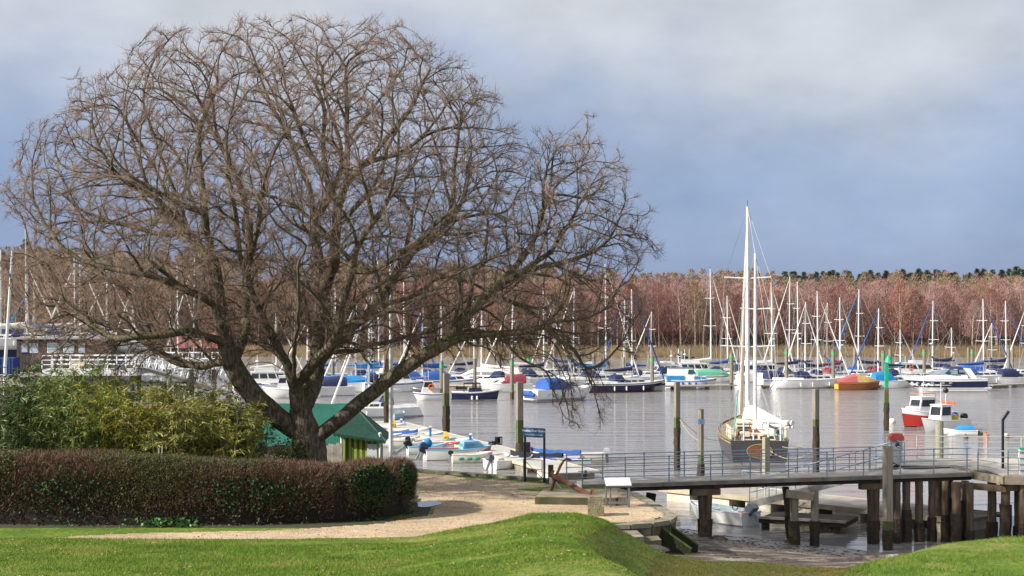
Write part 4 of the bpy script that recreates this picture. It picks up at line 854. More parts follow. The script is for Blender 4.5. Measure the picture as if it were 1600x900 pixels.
def sheds():
    # striped booth with a dark green hipped canvas roof
    Y = 60.0; x0, x1 = XY(536, Y), XY(592, Y); gz = 1.7; ez = CZ-(681-HZ)/F*Y; r = thing('striped_booth', 'small booth of green striped boards with a dark green canvas roof right of the oak', 'booth'); D_ = 2.4
    cols = [M('stripe_lime', (.36, .42, .05), .7, (.30, .36, .05), 3), M('stripe_dark_green', (.07, .12, .025), .7, (.05, .09, .02), 3)]
    dx0, dx1 = XY(574, Y), XY(589, Y); n = 13; w = (x1-x0)/n
    for k in range(n):
        xc = x0+w*(k+.5); hi = ez; MB().box((xc, Y, (gz+hi)/2), (w*.94, .04, hi-gz)).build('wall_board', cols[k % 2], r)
    MB().box(((dx0+dx1)/2, Y-.05, gz+.92), (dx1-dx0, .05, 1.84-.12)).build('door', M('door_white', (.66, .72, .76), .5), r); MB().box(((dx0+dx1)/2+.12, Y-.09, gz+.95), (.03, .03, .10)).build('door_handle', dark, r)
    for x in (x0-.05, x1+.06):
        m_ = MB(); m_.tube([(x, Y-.12, gz), (x, Y-.12, ez+.05)], .05, 8); m_.sphere((x, Y-.12, ez+.09), .08, 8, 5); m_.build('corner_post', wpaint, r)
    MB().box(((x0+x1)/2, Y+D_/2+.02, (gz+ez)/2), (x1-x0-.1, D_, ez-gz-.02)).build('inner_walls', cols[1], r)
    tc_ = M('dark_green_canvas', (.010, .060, .042), .8, (.008, .045, .03), 2, bump=.4, bscale=5)
    e0, e1 = XY(522, Y), XY(604, Y); zl, zr = CZ-(676-HZ)/F*Y, CZ-(688-HZ)/F*Y; top = P(556, 637, Y+.9)
    m_ = MB(); A_ = [Vector((e0, Y-.3, zl)), Vector((e1, Y-.3, zr)), Vector((e1, Y+D_+.3, zr)), Vector((e0, Y+D_+.3, zl))]; R_ = [Vector((top.x-.35, Y+.9, top.z)), Vector((top.x, Y+.9, top.z))]
    m_.add([*A_, *R_], [(0, 1, 5, 4), (1, 2, 5), (2, 3, 4, 5), (3, 0, 4), (3, 2, 1, 0)]); m_.build('roof', tc_, r)
    for i, j in ((0, 4), (1, 5), (2, 5), (3, 4), (4, 5)): q_ = ([*A_, *R_][i], [*A_, *R_][j]); MB().tube(q_, .03, 5).build('roof_seam', M('seam_green', (.02, .09, .065), .7), r)
    m_ = MB(); n = 14; 
    for k in range(n):                                      # scalloped valance
        a = A_[0].lerp(A_[1], k/n); b = A_[0].lerp(A_[1], (k+1)/n); c = (a+b)/2
        m_.add([a+Vector((0, -.012, 0)), b+Vector((0, -.012, 0)), b+Vector((0, -.012, -.08)), c+Vector((0, -.012, -.15)), a+Vector((0, -.012, -.08))]+[v+Vector((0, .016, 0)) for v in (a, b, b+Vector((0, -.012, -.08)), c+Vector((0, -.012, -.15)), a+Vector((0, -.012, -.08)))], [(4, 3, 2, 1, 0), (5, 6, 7, 8, 9), (0, 1, 6, 5), (1, 2, 7, 6), (2, 3, 8, 7), (3, 4, 9, 8), (4, 0, 5, 9)])
    m_.build('valance', tc_, r)
    # green tarpaulin roofed shed behind the trunk
    Y = 63.5; r = thing('tarpaulin_shed', 'long low shed under a bright green tarpaulin roof behind the oak trunk', 'shed'); teal = M('teal_tarpaulin', (.010, .115, .082), .6, (.006, .08, .058), 1.2, bump=.5, bscale=3)
    x0, x1 = XY(384, Y), XY(556, Y); zt, ze = CZ-(631-HZ)/F*Y, CZ-(692-HZ)/F*Y
    m_ = MB(); n = 12; rows = []
    for k in range(n+1):
        x = x0+(x1-x0)*k/n; s_ = .05*math.sin(k*1.7); rows.append([(x, Y-1.3, ze+s_), (x, Y-.3, (ze+zt)/2-.08+s_*.5), (x, Y+.8, zt-.05*abs(math.sin(k*.9))), (x, Y+2.9, ze)])
    m_.loft(rows, False, False); m_.build('tarpaulin_roof', teal, r, True)
    n = 26
    for k in range(n):
        w = (x1-x0)/n; MB().box((x0+w*(k+.5), Y-1.05, (1.6+ze)/2-.02), (w*.93, .05, ze-1.55)).build('wall_board', M('old_grey_boards', (.30, .25, .19), .9, (.20, .165, .125), 2.5, rand=.2), r)
    MB().box(((x0+x1)/2, Y+.95, (1.6+ze)/2-.1), (x1-x0-.1, 3.8, ze-1.8)).build('inner_walls', darkwood, r)
    # pale board fence
    Y = 58.2; r = thing('board_fence', 'short pale vertical board fence between trunk and striped booth', 'fence'); x0, x1 = XY(500, Y), XY(534, Y); n = 8; w = (x1-x0)/n
    for k in range(n):
        zt = CZ-(691+(k % 3)*1.2+(n-k)*.5-HZ)/F*Y; MB().box((x0+w*(k+.5), Y, (1.7+zt)/2), (w*.92, .03, zt-1.7)).build('board', M('pale_boards', (.52, .49, .43), .8, (.38, .35, .30), 3, rand=.12), r)
    MB().box(((x0+x1)/2, Y+.04, 3.2), (x1-x0, .04, .08)).build('rail', pileM, r)
sheds()

# ------------------------------------------------------------------ piles and jetty
def pile_parts(root, h0, h1, w, top=None, alg=None, wet=None, sides=4, x=0, y=0, name='shaft', lean=(0, 0), par=None):
    """a pile from h0 to h1 with an algae band and a weedy foot as their own parts (root-local z)"""
    def seg(nm, a, b, ww, mat, lump=0.0, parent=root):
        m_ = MB(); n = max(2, int((b-a)/.3)+1) if lump else 2; k = 8 if lump else sides; rings = []
        for i in range(n+1 if lump else 2):
            t = i/(n if lump else 1); z = a+(b-a)*t; r = ww/2*(1.0 if lump else 1.30 if sides == 4 else 1.05)
            rings.append([(x+lean[0]*(z-h1)+r*(1+lump*random.uniform(-1, 1))*math.cos(2*math.pi*(j+.5)/k), y+lean[1]*(z-h1)+r*(1+lump*random.uniform(-1, 1))*math.sin(2*math.pi*(j+.5)/k), z) for j in range(k)])
        m_.loft(rings); return m_.build(nm, mat, parent, bool(lump))
    base = alg if alg is not None else (wet if wet is not None else h0)
    o = seg(name, base if base < h1 else h0, h1, w, top or pileM, .055 if name == 'pile' else 0)
    if alg is not None: seg('algae_band', wet if wet is not None else h0, alg-.003, w*1.015, pileAlg, 0, o if par else root)
    if wet is not None: seg('weedy_foot', h0, wet-.003, w*1.32, pileWet, .13, o if par else root)
    return o
def free_pile(px, ptop, Y, wpx, label, alg=None, wet=None, zb=-1.5, mat=None, group=None, sides=4, rz=.35, name='mooring_pile'):
    X = XY(px, Y); zt = CZ-(ptop-HZ)/F*Y; r = thing(name, label, 'pile', (X, Y, 0), rz, group)
    pile_parts(r, zb, zt, wpx/F*Y, mat, alg, wet, sides); return r
def piles():
    g = 'tall mooring piles standing in the river'
    free_pile(697, 583, 108, 9, 'grey square pile in the water left of the navy launch, yellow cone at its foot', 3.2, 2.2, group=g)
    free_pile(812, 597, 87, 10, 'grey square pile with green algae just left of the blue sign', 2.6, 1.2, group=g)
    free_pile(604, 560, 114, 7, 'brown pile by the far end of the dinghy pontoon beside the flag pole', 3, 2.2, group=g, mat=brownwood)
    free_pile(1058, 597, 82, 8, 'dark footed pile with a rope tied on, left of the pile with the blue plate', 3.1, 2.5, group=g)
    r = free_pile(1095, 640, 74, 9, 'round pile carrying a small blue plate left of the ketch', 1.7, 1.2, group=g, sides=8); MB().box((-.12, -.30, 3.45), (.34, .03, .26), rz=-.35).build('blue_plate', M('plate_blue', (.10, .20, .42), .5), r); MB().sphere((0, 0, 4.05), .16, 8, 5, (1, 1, .4)).build('cap', brownwood, r)
    free_pile(1275, 608, 79, 8, 'slim leaning dark footed pile just right of the ketch', 3.2, 2.8, group=g)
    free_pile(1197, 683, 68, 9.5, 'short pale pile in front of the stern of the ketch', 1.2, .4, group=g, mat=M('pale_pile', (.34, .31, .22), .9, (.22, .24, .17), 3, bump=.5))
    free_pile(1468, 657, 66, 12, 'stout round grey green pile behind the right jetty railings', .9, .2, group=g, sides=10, mat=M('green_grey_pile', (.24, .25, .19), .9, (.33, .31, .25), 3, bump=.5))
    free_pile(1387, 697, 53.6, 12.5, 'big square weathered pile rising in front of the jetty railing', 1.1, .75, zb=-.6, group=g, mat=M('weathered_big_pile', (.40, .35, .28), .9, (.24, .205, .16), 2, bump=.8, bscale=9, stretch=(6, 6, .5)))
    # lamp post on the jetty head
    p = P(1567, 738, 57); r = thing('lamp_post', 'dark slim post with a bent head on the right end of the jetty', 'post', (p.x, p.y, 2.7)); MB().tube([(0, 0, 0), (0, 0, 2.05)], .06, 6).build('pole', postblack, r); MB().tube([(0, 0, 2.0), (.24, 0, 2.36)], .06, 6).build('bent_head', postblack, r)
    # green starboard-hand beacon
    Y = 112; X = XY(1385, Y); r = thing('beacon_pile', 'starboard beacon on a pile with a green board and green cone topmark', 'beacon', (X, Y, 0)); pile_parts(r, -1.5, CZ-(606-HZ)/F*Y, .34, brownwood, 2.9, 2.2)
    zf = lambda py: CZ-(py-HZ)/F*Y
    m_ = MB(); m_.box((0, -.02, (zf(606)+zf(568))/2), (.26, .26, zf(568)-zf(606))); m_.build('green_board', greenp, r)
    m_ = MB(); m_.tube([(.12, 0, zf(573)), (.14, 0, zf(567))], .06, 6); m_.build('topmark_stem', greenp, r)
    c = (.16, 0); z0, z1 = zf(566), zf(553); m_ = MB(); m_.add([(c[0]+.36*math.cos(a), .36*math.sin(a), z0) for a in np.linspace(0, 6.28, 11)[:-1]]+[(c[0], 0, z1)], [(i, (i+1) % 10, 10) for i in range(10)]+[tuple(range(9, -1, -1))]); m_.build('cone_topmark', greenp, r)
    # marina piles with green bands (far row): one pile, then copies
    W_ = .36
    proto = None; lst = [(1019, 556, 612, 1), (1066, 549, 588, 0), (1078, 545, 584, 0), (1143, 551, 608, 1), (1153, 546, 590, 0), (1229, 545, 607, 1), (1208, 541, 575, 0), (1302, 546, 606, 1), (1281, 543, 588, 0), (1335, 543, 590, 0), (1380, 548, 606, 1), (1391, 545, 598, 0), (1444, 546, 594, 1), (1458, 543, 590, 0), (1513, 543, 580, 0), (1519, 546, 585, 1), (1576, 545, 600, 0), (1582, 541, 585, 0),
         (906, 550, 600, 1), (928, 553, 602, 0), (826, 556, 602, 1), (800, 560, 624, 1), (690, 565, 618, 1), (742, 560, 610, 0), (637, 560, 612, 0), (520, 565, 612, 0), (437, 572, 600, 0), (446, 575, 604, 0), (975, 558, 604, 0)]
    for k, (px, pt, wl, band) in enumerate(lst):
        p = G(px, wl); zt = CZ-(pt-HZ)/F*p.y; key = 'grey mooring pile with a green band standing among the marina boats' if band else 'plain grey mooring pile standing among the marina boats'
        r = thing('marina_pile', key, 'pile', p, random.uniform(0, .3), 'banded marina piles' if band else 'plain marina piles')
        sc = max(.34, zt*.085); MB().tube([(0, 0, .8), (0, 0, zt)], .23, 8).build('shaft', pileM, r); MB().tube([(0, 0, -1.5), (0, 0, .797)], .24, 8).build('weedy_foot', M('dark_pile_foot', (.09, .065, .04), .8), r)
        if band: MB().tube([(0, 0, zt-.75), (0, 0, zt-.35)], .243, 8).build('green_band', greenband, r)
piles()

ZD = 2.70
def jetty():
    r = thing('jetty', 'long timber jetty with galvanised railings crossing the mud and water', 'jetty')
    A_, B_ = Vector((2.45, 51.75, ZD)), Vector((18.3, 56.0, ZD)); u = (B_-A_); L_ = u.length; u.normalize(); n = Vector((-u.y, u.x, 0)); W_ = 1.55
    m_ = MB(); k = int(L_/.17)
    for i in range(k):
        t = L_*(i+.5)/k; c = A_+u*t+n*(W_/2)+Vector((0, 0, -.025+random.uniform(-.004, .004))); m_.box(c, (L_/k-.012, W_, .05), rz=math.atan2(u.y, u.x))
    m_.build('deck_planks', M('deck_pale', (.50, .46, .40), .85, (.36, .33, .29), 1.6, bump=.4), r, kind='stuff')
    rz = math.atan2(u.y, u.x)
    for off in (.0, W_):
        for i in range(5):
            a = A_+u*(L_*i/5+.01)+n*off; b = A_+u*(L_*(i+1)/5-.01)+n*off; s_ = -.04 if off == 0 else .04
            MB().bar(a+n*s_+Vector((0, 0, -.09)), b+n*s_+Vector((0, 0, -.09)), .07, .14).build('fascia_beam', M('fascia_timber', (.26, .24, .205), .9, (.16, .145, .12), 1.8, bump=.6), r)
    for off in (.12, .78, 1.43):
        MB().bar(A_+n*off+Vector((0, 0, -.24)), B_+n*off+Vector((0, 0, -.24)), .12, .155).build('bearer_beam', M('black_timber', (.028, .024, .022), .85, (.05, .04, .035), 3, bump=.5), r)
    for px in (987, 1122, 1256, 1380):
        Y = 51.8+(px-905)*.0069; p = P(px, 0, Y); MB().box((p.x, Y-.09, ZD-.20), (.36, .03, .20), rz=rz).build('rust_plate', M('red_rust', (.13, .030, .028), .85, (.05, .03, .03), 6), r)
    # railings
    def rail_run(p0, p1, posts, h=.95, nr=4, mat=railM, rr=.017):
        p0, p1 = Vector(p0), Vector(p1)
        for j in range(nr): z = h*(j+1)/nr; MB().tube([p0+Vector((0, 0, z)), p1+Vector((0, 0, z))], rr if j < nr-1 else rr*1.2, 5).build('rail', mat, r)
        for q in posts:
            c = p0.lerp(p1, q); m_ = MB(); m_.tube([c, c+Vector((0, 0, h+.03))], .024, 6)
            for j in range(nr): m_.sphere(c+Vector((0, 0, h*(j+1)/nr)), .042, 6, 4)
            m_.build('rail_post', mat, r)
    fp = [(px_-905)/(1512-905) for px_ in (911, 973, 1037, 1099, 1159, 1218, 1278, 1336, 1395, 1450, 1505)]
    rail_run(A_+n*.06, B_+n*.06, fp)
    bp = [(px_-893)/(1500-893) for px_ in (893, 946, 1008, 1069, 1128, 1188, 1246, 1304, 1363)]
    rail_run(A_+n*(W_-.06), A_+u*L_*.79+n*(W_-.06), [q/.79 for q in bp])
    # piers (bents)
    flare = M('flared_timber', (.13, .09, .06), .9, (.07, .05, .035), 2, bump=.8, bscale=10, stretch=(5, 5, .7))
    def bent(px, Y, wtop, cross=True):
        x = XY(px, Y); g = min(Hs(x, Y), .3 if False else 9)-.25
        for s_ in (-1, 1):
            pile_parts(r, g, ZD-.52, .30, flare, None, max(g+.9, .9), 6, x+s_*wtop*.5, Y+.25, 'pile', (s_*.035*-1*-1, 0), True)
        if cross: MB().box((x, Y+.25, ZD-.45), (1.15, .30, .24), rz=rz).build('cross_head', brownwood, r)
    bent(1103, 53.0, .26); bent(1367, 54.9, .22)
    p = P(990, 0, 52.9); 
    for dx in (-.35, .5): MB().bar((p.x+dx, 53.2, 1.0), (p.x+dx*1.4, 53.2, ZD-.5), .35, .3).build('abutment_timber', darkwood, r)
    # braced pair in the middle, with a lower beam
    for px, Y, w in ((1241, 54.0, .34), (1273, 54.0, .30), (1227, 55.3, .26)):
        x = XY(px, Y); pile_parts(r, Hs(x, Y)-.3, ZD-.5 if px != 1227 else ZD-.5, w, pileM if px != 1227 else flare, None, 1.05, 4, x, Y, 'pile', (-.11, 0) if px == 1227 else (0, 0), True)
    a, b = P(1228, 771, 53.8), P(1271, 776, 53.8); MB().bar(a, b, .12, .30).build('brace_beam', M('pale_brace', (.33, .27, .19), .9, (.2, .16, .11), 2, bump=.5), r)
    return u, n
ju, jn = jetty()
def jetty_head():
    r = thing('jetty_platform', 'wider timber platform at the right end of the jetty on a cluster of piles', 'jetty')
    poly = [(16.2, 58.2), (18.2, 58.2), (18.36, 56.2), (19.0, 54.3), (32, 53.6), (32, 61.5), (16.2, 61.5)]
    m_ = MB(); m_.prism(poly, ZD-.12, ZD-.003); m_.build('deck_base', darkwood, r)
    m_ = MB(); y = 53.7
    while y < 61.4:
        x0 = 16.2 if y > 58.3 else (18.42 if y > 56.2 else 19.05); 
        if y > 54.4: m_.box(((x0+32)/2, y, ZD+.022), (32-x0, .15, .05))
        y += .165
    m_.build('deck_planks', M('deck_pale', (.5, .46, .4), .85), r, kind='stuff')
    for a, b in zip(poly[1:5], poly[2:6]):
        a, b = Vector((*a, ZD-.14)), Vector((*b, ZD-.14)); d = (b-a).normalized()*.01
        MB().bar(a+d, b-d, .16, .30).build('edge_timber', M('edge_pale', (.36, .30, .22), .9, (.24, .2, .15), 2, bump=.5), r)
    MB().bar((17.6, 56.0, ZD-.50), (19.2, 54.6, ZD-.50), .28, .24).build('bearer_beam', brownwood, r); MB().bar((19.0, 54.7, ZD-.46), (31, 54.0, ZD-.46), .26, .24).build('bearer_beam', brownwood, r)
    # piles: px, Y, width
    tim = M('brown_pile', (.17, .125, .085), .9, (.085, .06, .042), 2, bump=.8, bscale=10, stretch=(5, 5, .7))
    for px, Y, w in ((1401, 55.3, .30), (1416, 55.5, .31), (1436, 55.6, .31), (1456, 55.7, .28), (1466, 58.5, .28), (1477, 55.6, .26), (1484, 57, .26), (1494, 55.2, .36), (1508, 55.6, .3), (1516, 55.0, .26), (1550, 55.5, .34), (1571, 54.8, .34), (1590, 55.8, .26), (1598, 54.4, .28), (1640, 54.5, .3)):
        x = XY(px, Y); g = min(Hs(x, Y), .4)-.3
        pile_parts(r, g, ZD-.3, w, tim, None, random.uniform(.5, 1.7), 4 if px % 2 else 7, x, Y, 'pile', (0, 0), True)
    def run(p0, p1, k, h=.95, nr=4, mat=railM):
        p0, p1 = Vector(p0), Vector(p1)
        for j in range(nr): z = h*(j+1)/nr; MB().tube([p0+Vector((0, 0, z)), p1+Vector((0, 0, z))], .018 if j < nr-1 else .024, 5).build('rail', mat, r)
        for q in range(k+1): c = p0.lerp(p1, q/k); MB().tube([c, c+Vector((0, 0, h+.03))], .026, 6).build('rail_post', mat, r)
    pr = M('sunlit_tint_rail', (.46, .45, .40), .5, (.38, .38, .36), 3)  # paler, warmer copy of the rail colour, with sunlight painted in
    run((17.6, 61.2, ZD), (31, 60.6, ZD), 9, 1.0, 4, pr); run((16.3, 58.5, ZD), (16.3, 61.2, ZD), 2); run((18.6, 56.2, ZD), (19.2, 54.5, ZD), 1); run((19.2, 54.5, ZD), (31, 53.8, ZD), 8)
    tag(MB().tube([(22.0+.45*math.cos(a)*(1+.05*k), 55.6+.22*math.sin(a), ZD+.08+.03*k) for k in range(4) for a in np.linspace(0, 6.28, 14)], .03, 5).build('coiled_hose', M('yellow_hose', (.62, .48, .10), .6)), 'yellow coiled hose lying on the right end of the jetty', 'hose')
    # flared white box post at the frame edge and the grey and red box by the rails
    p = P(1597, 745, 54.6); r2 = thing('power_pedestal', 'pale pedestal at the right frame edge on the jetty head', 'pedestal', (p.x, p.y, ZD+.05)); MB().box((0, 0, .5), (.22, .22, 1.0)).build('body', railP, r2); MB().box((0, 0, 1.03), (.27, .27, .06)).build('cap', greenp, r2)
    p = P(1400, 728, 59.8); r2 = thing('lifebuoy_cabinet', 'grey cabinet with a rounded red top behind the jetty railing', 'cabinet', (p.x, p.y, ZD+.045)); MB().box((0, 0, .45), (.48, .3, .9)).build('body', M('cabinet_grey', (.42, .44, .45), .6), r2)
    m_ = MB(); m_.loft([[(-.30, -.2, .9), (-.30, -.2, 1.05), (-.2, -.2, 1.2), (.2, -.2, 1.2), (.30, -.2, 1.05), (.30, -.2, .9)], [(-.30, .2, .9), (-.30, .2, 1.05), (-.2, .2, 1.2), (.2, .2, 1.2), (.30, .2, 1.05), (.30, .2, .9)]]); m_.build('red_hood', M('hood_red', (.55, .09, .08), .5), r2); MB().sphere((0, -.22, .72), .10, 8, 6, (1, .5, 1)).build('black_fitting', dark, r2)
jetty_head()
def gangway():
    r = thing('gangway', 'long inclined aluminium gangway from the jetty head down to the floating pontoon', 'gangway')
    a, b = Vector((16.15, 59.3, ZD-.03)), Vector((10.6, 62.2, .72)); d = (b-a); n = Vector((-d.y, d.x, 0)).normalized()
    m_ = MB(); k = 40
    for i in range(k): c = a+d*((i+.5)/k); m_.bar(c-n*.5, c+n*.5, d.length/k*.9, .04)
    m_.build('treads', plank, r, kind='stuff')
    for s_ in (-.52, .52):
        MB().bar(a+n*s_+Vector((0, 0, -.12)), b+n*s_+Vector((0, 0, -.12)), .08, .26).build('side_beam', M('gangway_beam', (.42, .42, .38), .6, (.32, .31, .28), 2), r)
        for z in (.45, .98): MB().tube([a+n*s_+Vector((0, 0, z)), b+n*s_+Vector((0, 0, z))], .022, 5).build('rail', railM, r)
        for i in range(8): c = a+d*(i/7*.98+.01)+n*s_; MB().tube([c, c+Vector((0, 0, 1.0))], .02, 5).build('rail_post', railM, r)
gangway()
def near_pontoon():
    r = thing('jetty_pontoon', 'long floating pontoon with pale concrete floats behind the jetty piles', 'pontoon'); a, b = Vector((7.15, 68.6, 0)), Vector((18.6, 57.2, 0)); d = b-a; L_ = d.length; u = d.normalized(); n = Vector((-u.y, u.x, 0))
    W_ = 3.0; k = 40; m_ = MB(); rz = math.atan2(u.y, u.x)
    for i in range(k): m_.box(a+u*L_*(i+.5)/k+n*W_/2+Vector((0, 0, .60)), (L_/k-.012, W_, .04), rz=rz)
    m_.build('deck_planks', M('pontoon_planks', (.36, .33, .29), .85, (.27, .25, .22), 2), r, kind='stuff')
    for off in (-.03, W_+.03): MB().bar(a+n*off+Vector((0, 0, .53)), b+n*off+Vector((0, 0, .53)), .07, .22).build('edge_beam', M('pontoon_edge', (.42, .37, .27), .85, (.32, .27, .19), 2), r)
    nf = 7
    for i in range(nf): MB().box(a+u*L_*(i+.5)/nf+n*W_/2+Vector((0, 0, .12)), (L_/nf*.60, W_-.1, .60), rz=rz).build('float', concw, r)
    e = a+u*.4
    MB().box(a+u*L_+n*(W_/2-2.0)+u*.4+Vector((0, 0, .60)), (2.6, 1.2, .05), rz=rz) if False else None
    # railings near the gangway foot
    c0 = a+u*3.1+n*2.6+Vector((0, 0, .62)); c1 = a+u*7.0+n*2.6+Vector((0, 0, .62))
    for z in (.4, .85): MB().tube([c0+Vector((0, 0, z)), c1+Vector((0, 0, z))], .025, 5).build('rail', railM, r)
    for i in range(4): c = c0.lerp(c1, i/3); MB().tube([c, c+Vector((0, 0, .87))], .03, 5).build('rail_post', railM, r)
    c0 = a+u*6.1+n*.15+Vector((0, 0, .62)); c1 = a+u*8.4+n*.15+Vector((0, 0, .62))
    for z in (.45, .95): MB().tube([c0+Vector((0, 0, z)), c1+Vector((0, 0, z))], .03, 5).build('rail', railP, r)
    for i in range(3): c = c0.lerp(c1, i/2); MB().tube([c, c+Vector((0, 0, 1.0))], .035, 5).build('rail_post', railP, r)
    # fixed low stage under the jetty
    t = thing('landing_stage', 'low dark timber landing stage in shadow below the middle of the jetty', 'stage'); m_ = MB(); m_.prism([(10.3, 58.8), (13.6, 57.4), (14.6, 59.4), (11.4, 60.9)], .28, .48); m_.build('platform', darkwood, t)
    m_ = MB(); m_.bar((10.3, 58.75, .52), (13.6, 57.35, .52), .12, .1); m_.build('kerb_rail', plank, t)
    for x, y in ((10.6, 58.9), (13.3, 57.8)): MB().box((x, y, -.3), (.3, .3, 1.1)).build('leg', darkwood, t)
    o = MB().bar((7.6, 66, .68), (7.9, 65.7, .68), .06, .1)
near_pontoon()

# ------------------------------------------------------------------ boats
def hull_rings(L, B, fb, tr=.72, rake=.10, sheer=.3, ns=15, scoop=0.0, draft=.35, full=.92):
    rings = []
    for i in range(ns):
        t = i/(ns-1)
        hb = B/2*(tr+(1-tr)*math.sin(math.pi/2*min(1, t/.45))) if t < .45 else B/2*max(.012, math.cos(math.pi/2*((t-.45)/.55)**1.75))
        zs = fb*(1+sheer*max(0, (t-.35)/.65)**2+.05*max(0, (.35-t)/.35)); pts = []
        for z, k in ((zs, 1), (zs*.86, .995), (zs*.5, .97), (.05, full-.08*t), (-draft*.6, .55), (-draft, .06)):
            f = max(0, 1-z/zs); x = -L/2+L*t-rake*L*(f**1.2)*max(0, (t-.55)/.45)**2+scoop*L*(1-min(1, max(0, f)))*max(0, 1-t/.12)*0 + (scoop*L*max(0, min(1, z/zs))*max(0, 1-t/.10))
            pts.append((x, hb*k*(1-.45*max(0, (t-.7)/.3)*min(1, f)), z))
        rings.append([(x, y, z) for x, y, z in pts]+[(x, -y, z) for x, y, z in reversed(pts)])
    return rings
def build_hull(root, L, B, fb, mat, deckmat=None, stripe=None, sub=None, open_=False, **kw):
    rg = hull_rings(L, B, fb, **kw); n = len(rg[0]); m_ = MB(); m_.loft(rg, False, False); m_.add(rg[0], [tuple(range(n))])
    h = m_.build('hull', mat, root, True)
    def band(nm, a, b, mt, e=.012):
        mm = MB()
        for sg in (0, 1):
            rr = []
            for r_ in rg:
                q = r_ if sg == 0 else r_[::-1]; out = []
                zs = q[0][2]; zt, zb = b(zs), a(zs)
                for z in (zt, zb):
                    for (p0, p1) in zip(q[:4], q[1:5]):
                        if p1[2] <= z <= p0[2]:
                            f = (z-p1[2])/(p0[2]-p1[2]+1e-9); s_ = 1 if sg == 0 else -1
                            out.append((p1[0]+(p0[0]-p1[0])*f+(.01 if r_ is rg[-1] else 0), p1[1]+(p0[1]-p1[1])*f+s_*e, z)); break
                rr.append(out)
            mm.loft(rr if sg == 0 else [x[::-1] for x in rr], False, False)
        return mm.build(nm, mt, root, True)
    if stripe: band('sheer_stripe', lambda zs: zs*.80, lambda zs: zs*.90, stripe)
    if sub: band('boot_top', lambda zs: .03, lambda zs: .14, sub)
    if not open_:
        m_ = MB(); m_.loft([[(r_[0][0], r_[0][1]*.985, r_[0][2]-.02), (r_[0][0], 0, r_[0][2]+.03), (r_[-1][0], r_[-1][1]*.985, r_[-1][2]-.02)] for r_ in rg], False, False); m_.build('deck', deckmat or deckw, root, True)
        for s_ in (0, -1): MB().tube([r_[s_] for r_ in rg], .035, 4).build('gunwale', deckmat or white, root)
    return h, rg, band
def block(x0, x1, w0, w1, z0, h, rf=.2, ra=.1, tp=.85):
    """cabin block: half widths w0 aft, w1 forward; rf/ra slope of the front and back faces"""
    return [(x0, -w0, z0), (x1, -w1, z0), (x1, w1, z0), (x0, w0, z0)], [(x0+ra, -w0*tp, z0+h), (x1-rf, -w1*tp, z0+h), (x1-rf, w1*tp, z0+h), (x0+ra, w0*tp, z0+h)]
def cabin(root, name, mat, *a, win=None, wmat=None, roof=None, frames=True, **k):
    b, t = block(*a, **k); m_ = MB(); n = 4; ev = []
    m_.loft([b, t]); o = m_.build(name, mat, root)
    if roof:
        rb = [(p[0]*1.0+(.08 if i in (1, 2) else -.08), p[1]*1.06, p[2]+.003) for i, p in enumerate(t)]; rt = [(p[0], p[1]*.98, p[2]+.07) for p in rb]; mm = MB(); mm.loft([rb, rt]); mm.build('cabin_roof', roof, root)
    if win:
        lo, hi = win; e = .012
        for i in range(4):
            j = (i+1) % 4; p = [Vector(b[i]).lerp(Vector(t[i]), lo), Vector(b[j]).lerp(Vector(t[j]), lo), Vector(b[j]).lerp(Vector(t[j]), hi), Vector(b[i]).lerp(Vector(t[i]), hi)]
            nn = (p[1]-p[0]).cross(p[3]-p[0]).normalized(); ln = (p[1]-p[0]).length; kk = max(1, int(round(ln/1.1)))
            if i == 3 and not frames: continue
            mm = MB()
            for q in range(kk):
                f0, f1 = (q+.08)/kk, (q+.92)/kk; A4 = [p[0].lerp(p[1], f0), p[0].lerp(p[1], f1), p[3].lerp(p[2], f1), p[3].lerp(p[2], f0)]
                mm.add([v-nn*.01 for v in A4]+[v+nn*e for v in A4], [(4, 5, 6, 7), (0, 1, 5, 4), (1, 2, 6, 5), (2, 3, 7, 6), (3, 0, 4, 7)])
            mm.build('window', wmat or glassd, root)
    return o
def hood(root, name, mat, x0, x1, w, z0, h, n=8):
    """fabric hood: arch section swept along x"""
    m_ = MB(); rr = []
    for x, k in ((x0, .86), (x0+(x1-x0)*.25, 1), (x0+(x1-x0)*.7, .92), (x1, .12)):
        rr.append([(x, -w*math.cos(math.pi*j/n), z0+h*k*math.sin(math.pi*j/n)**.6) for j in range(n+1)])
    m_.loft(rr, False, False); m_.add(rr[0], [tuple(range(n+1))]); return m_.build(name, mat, root, True)
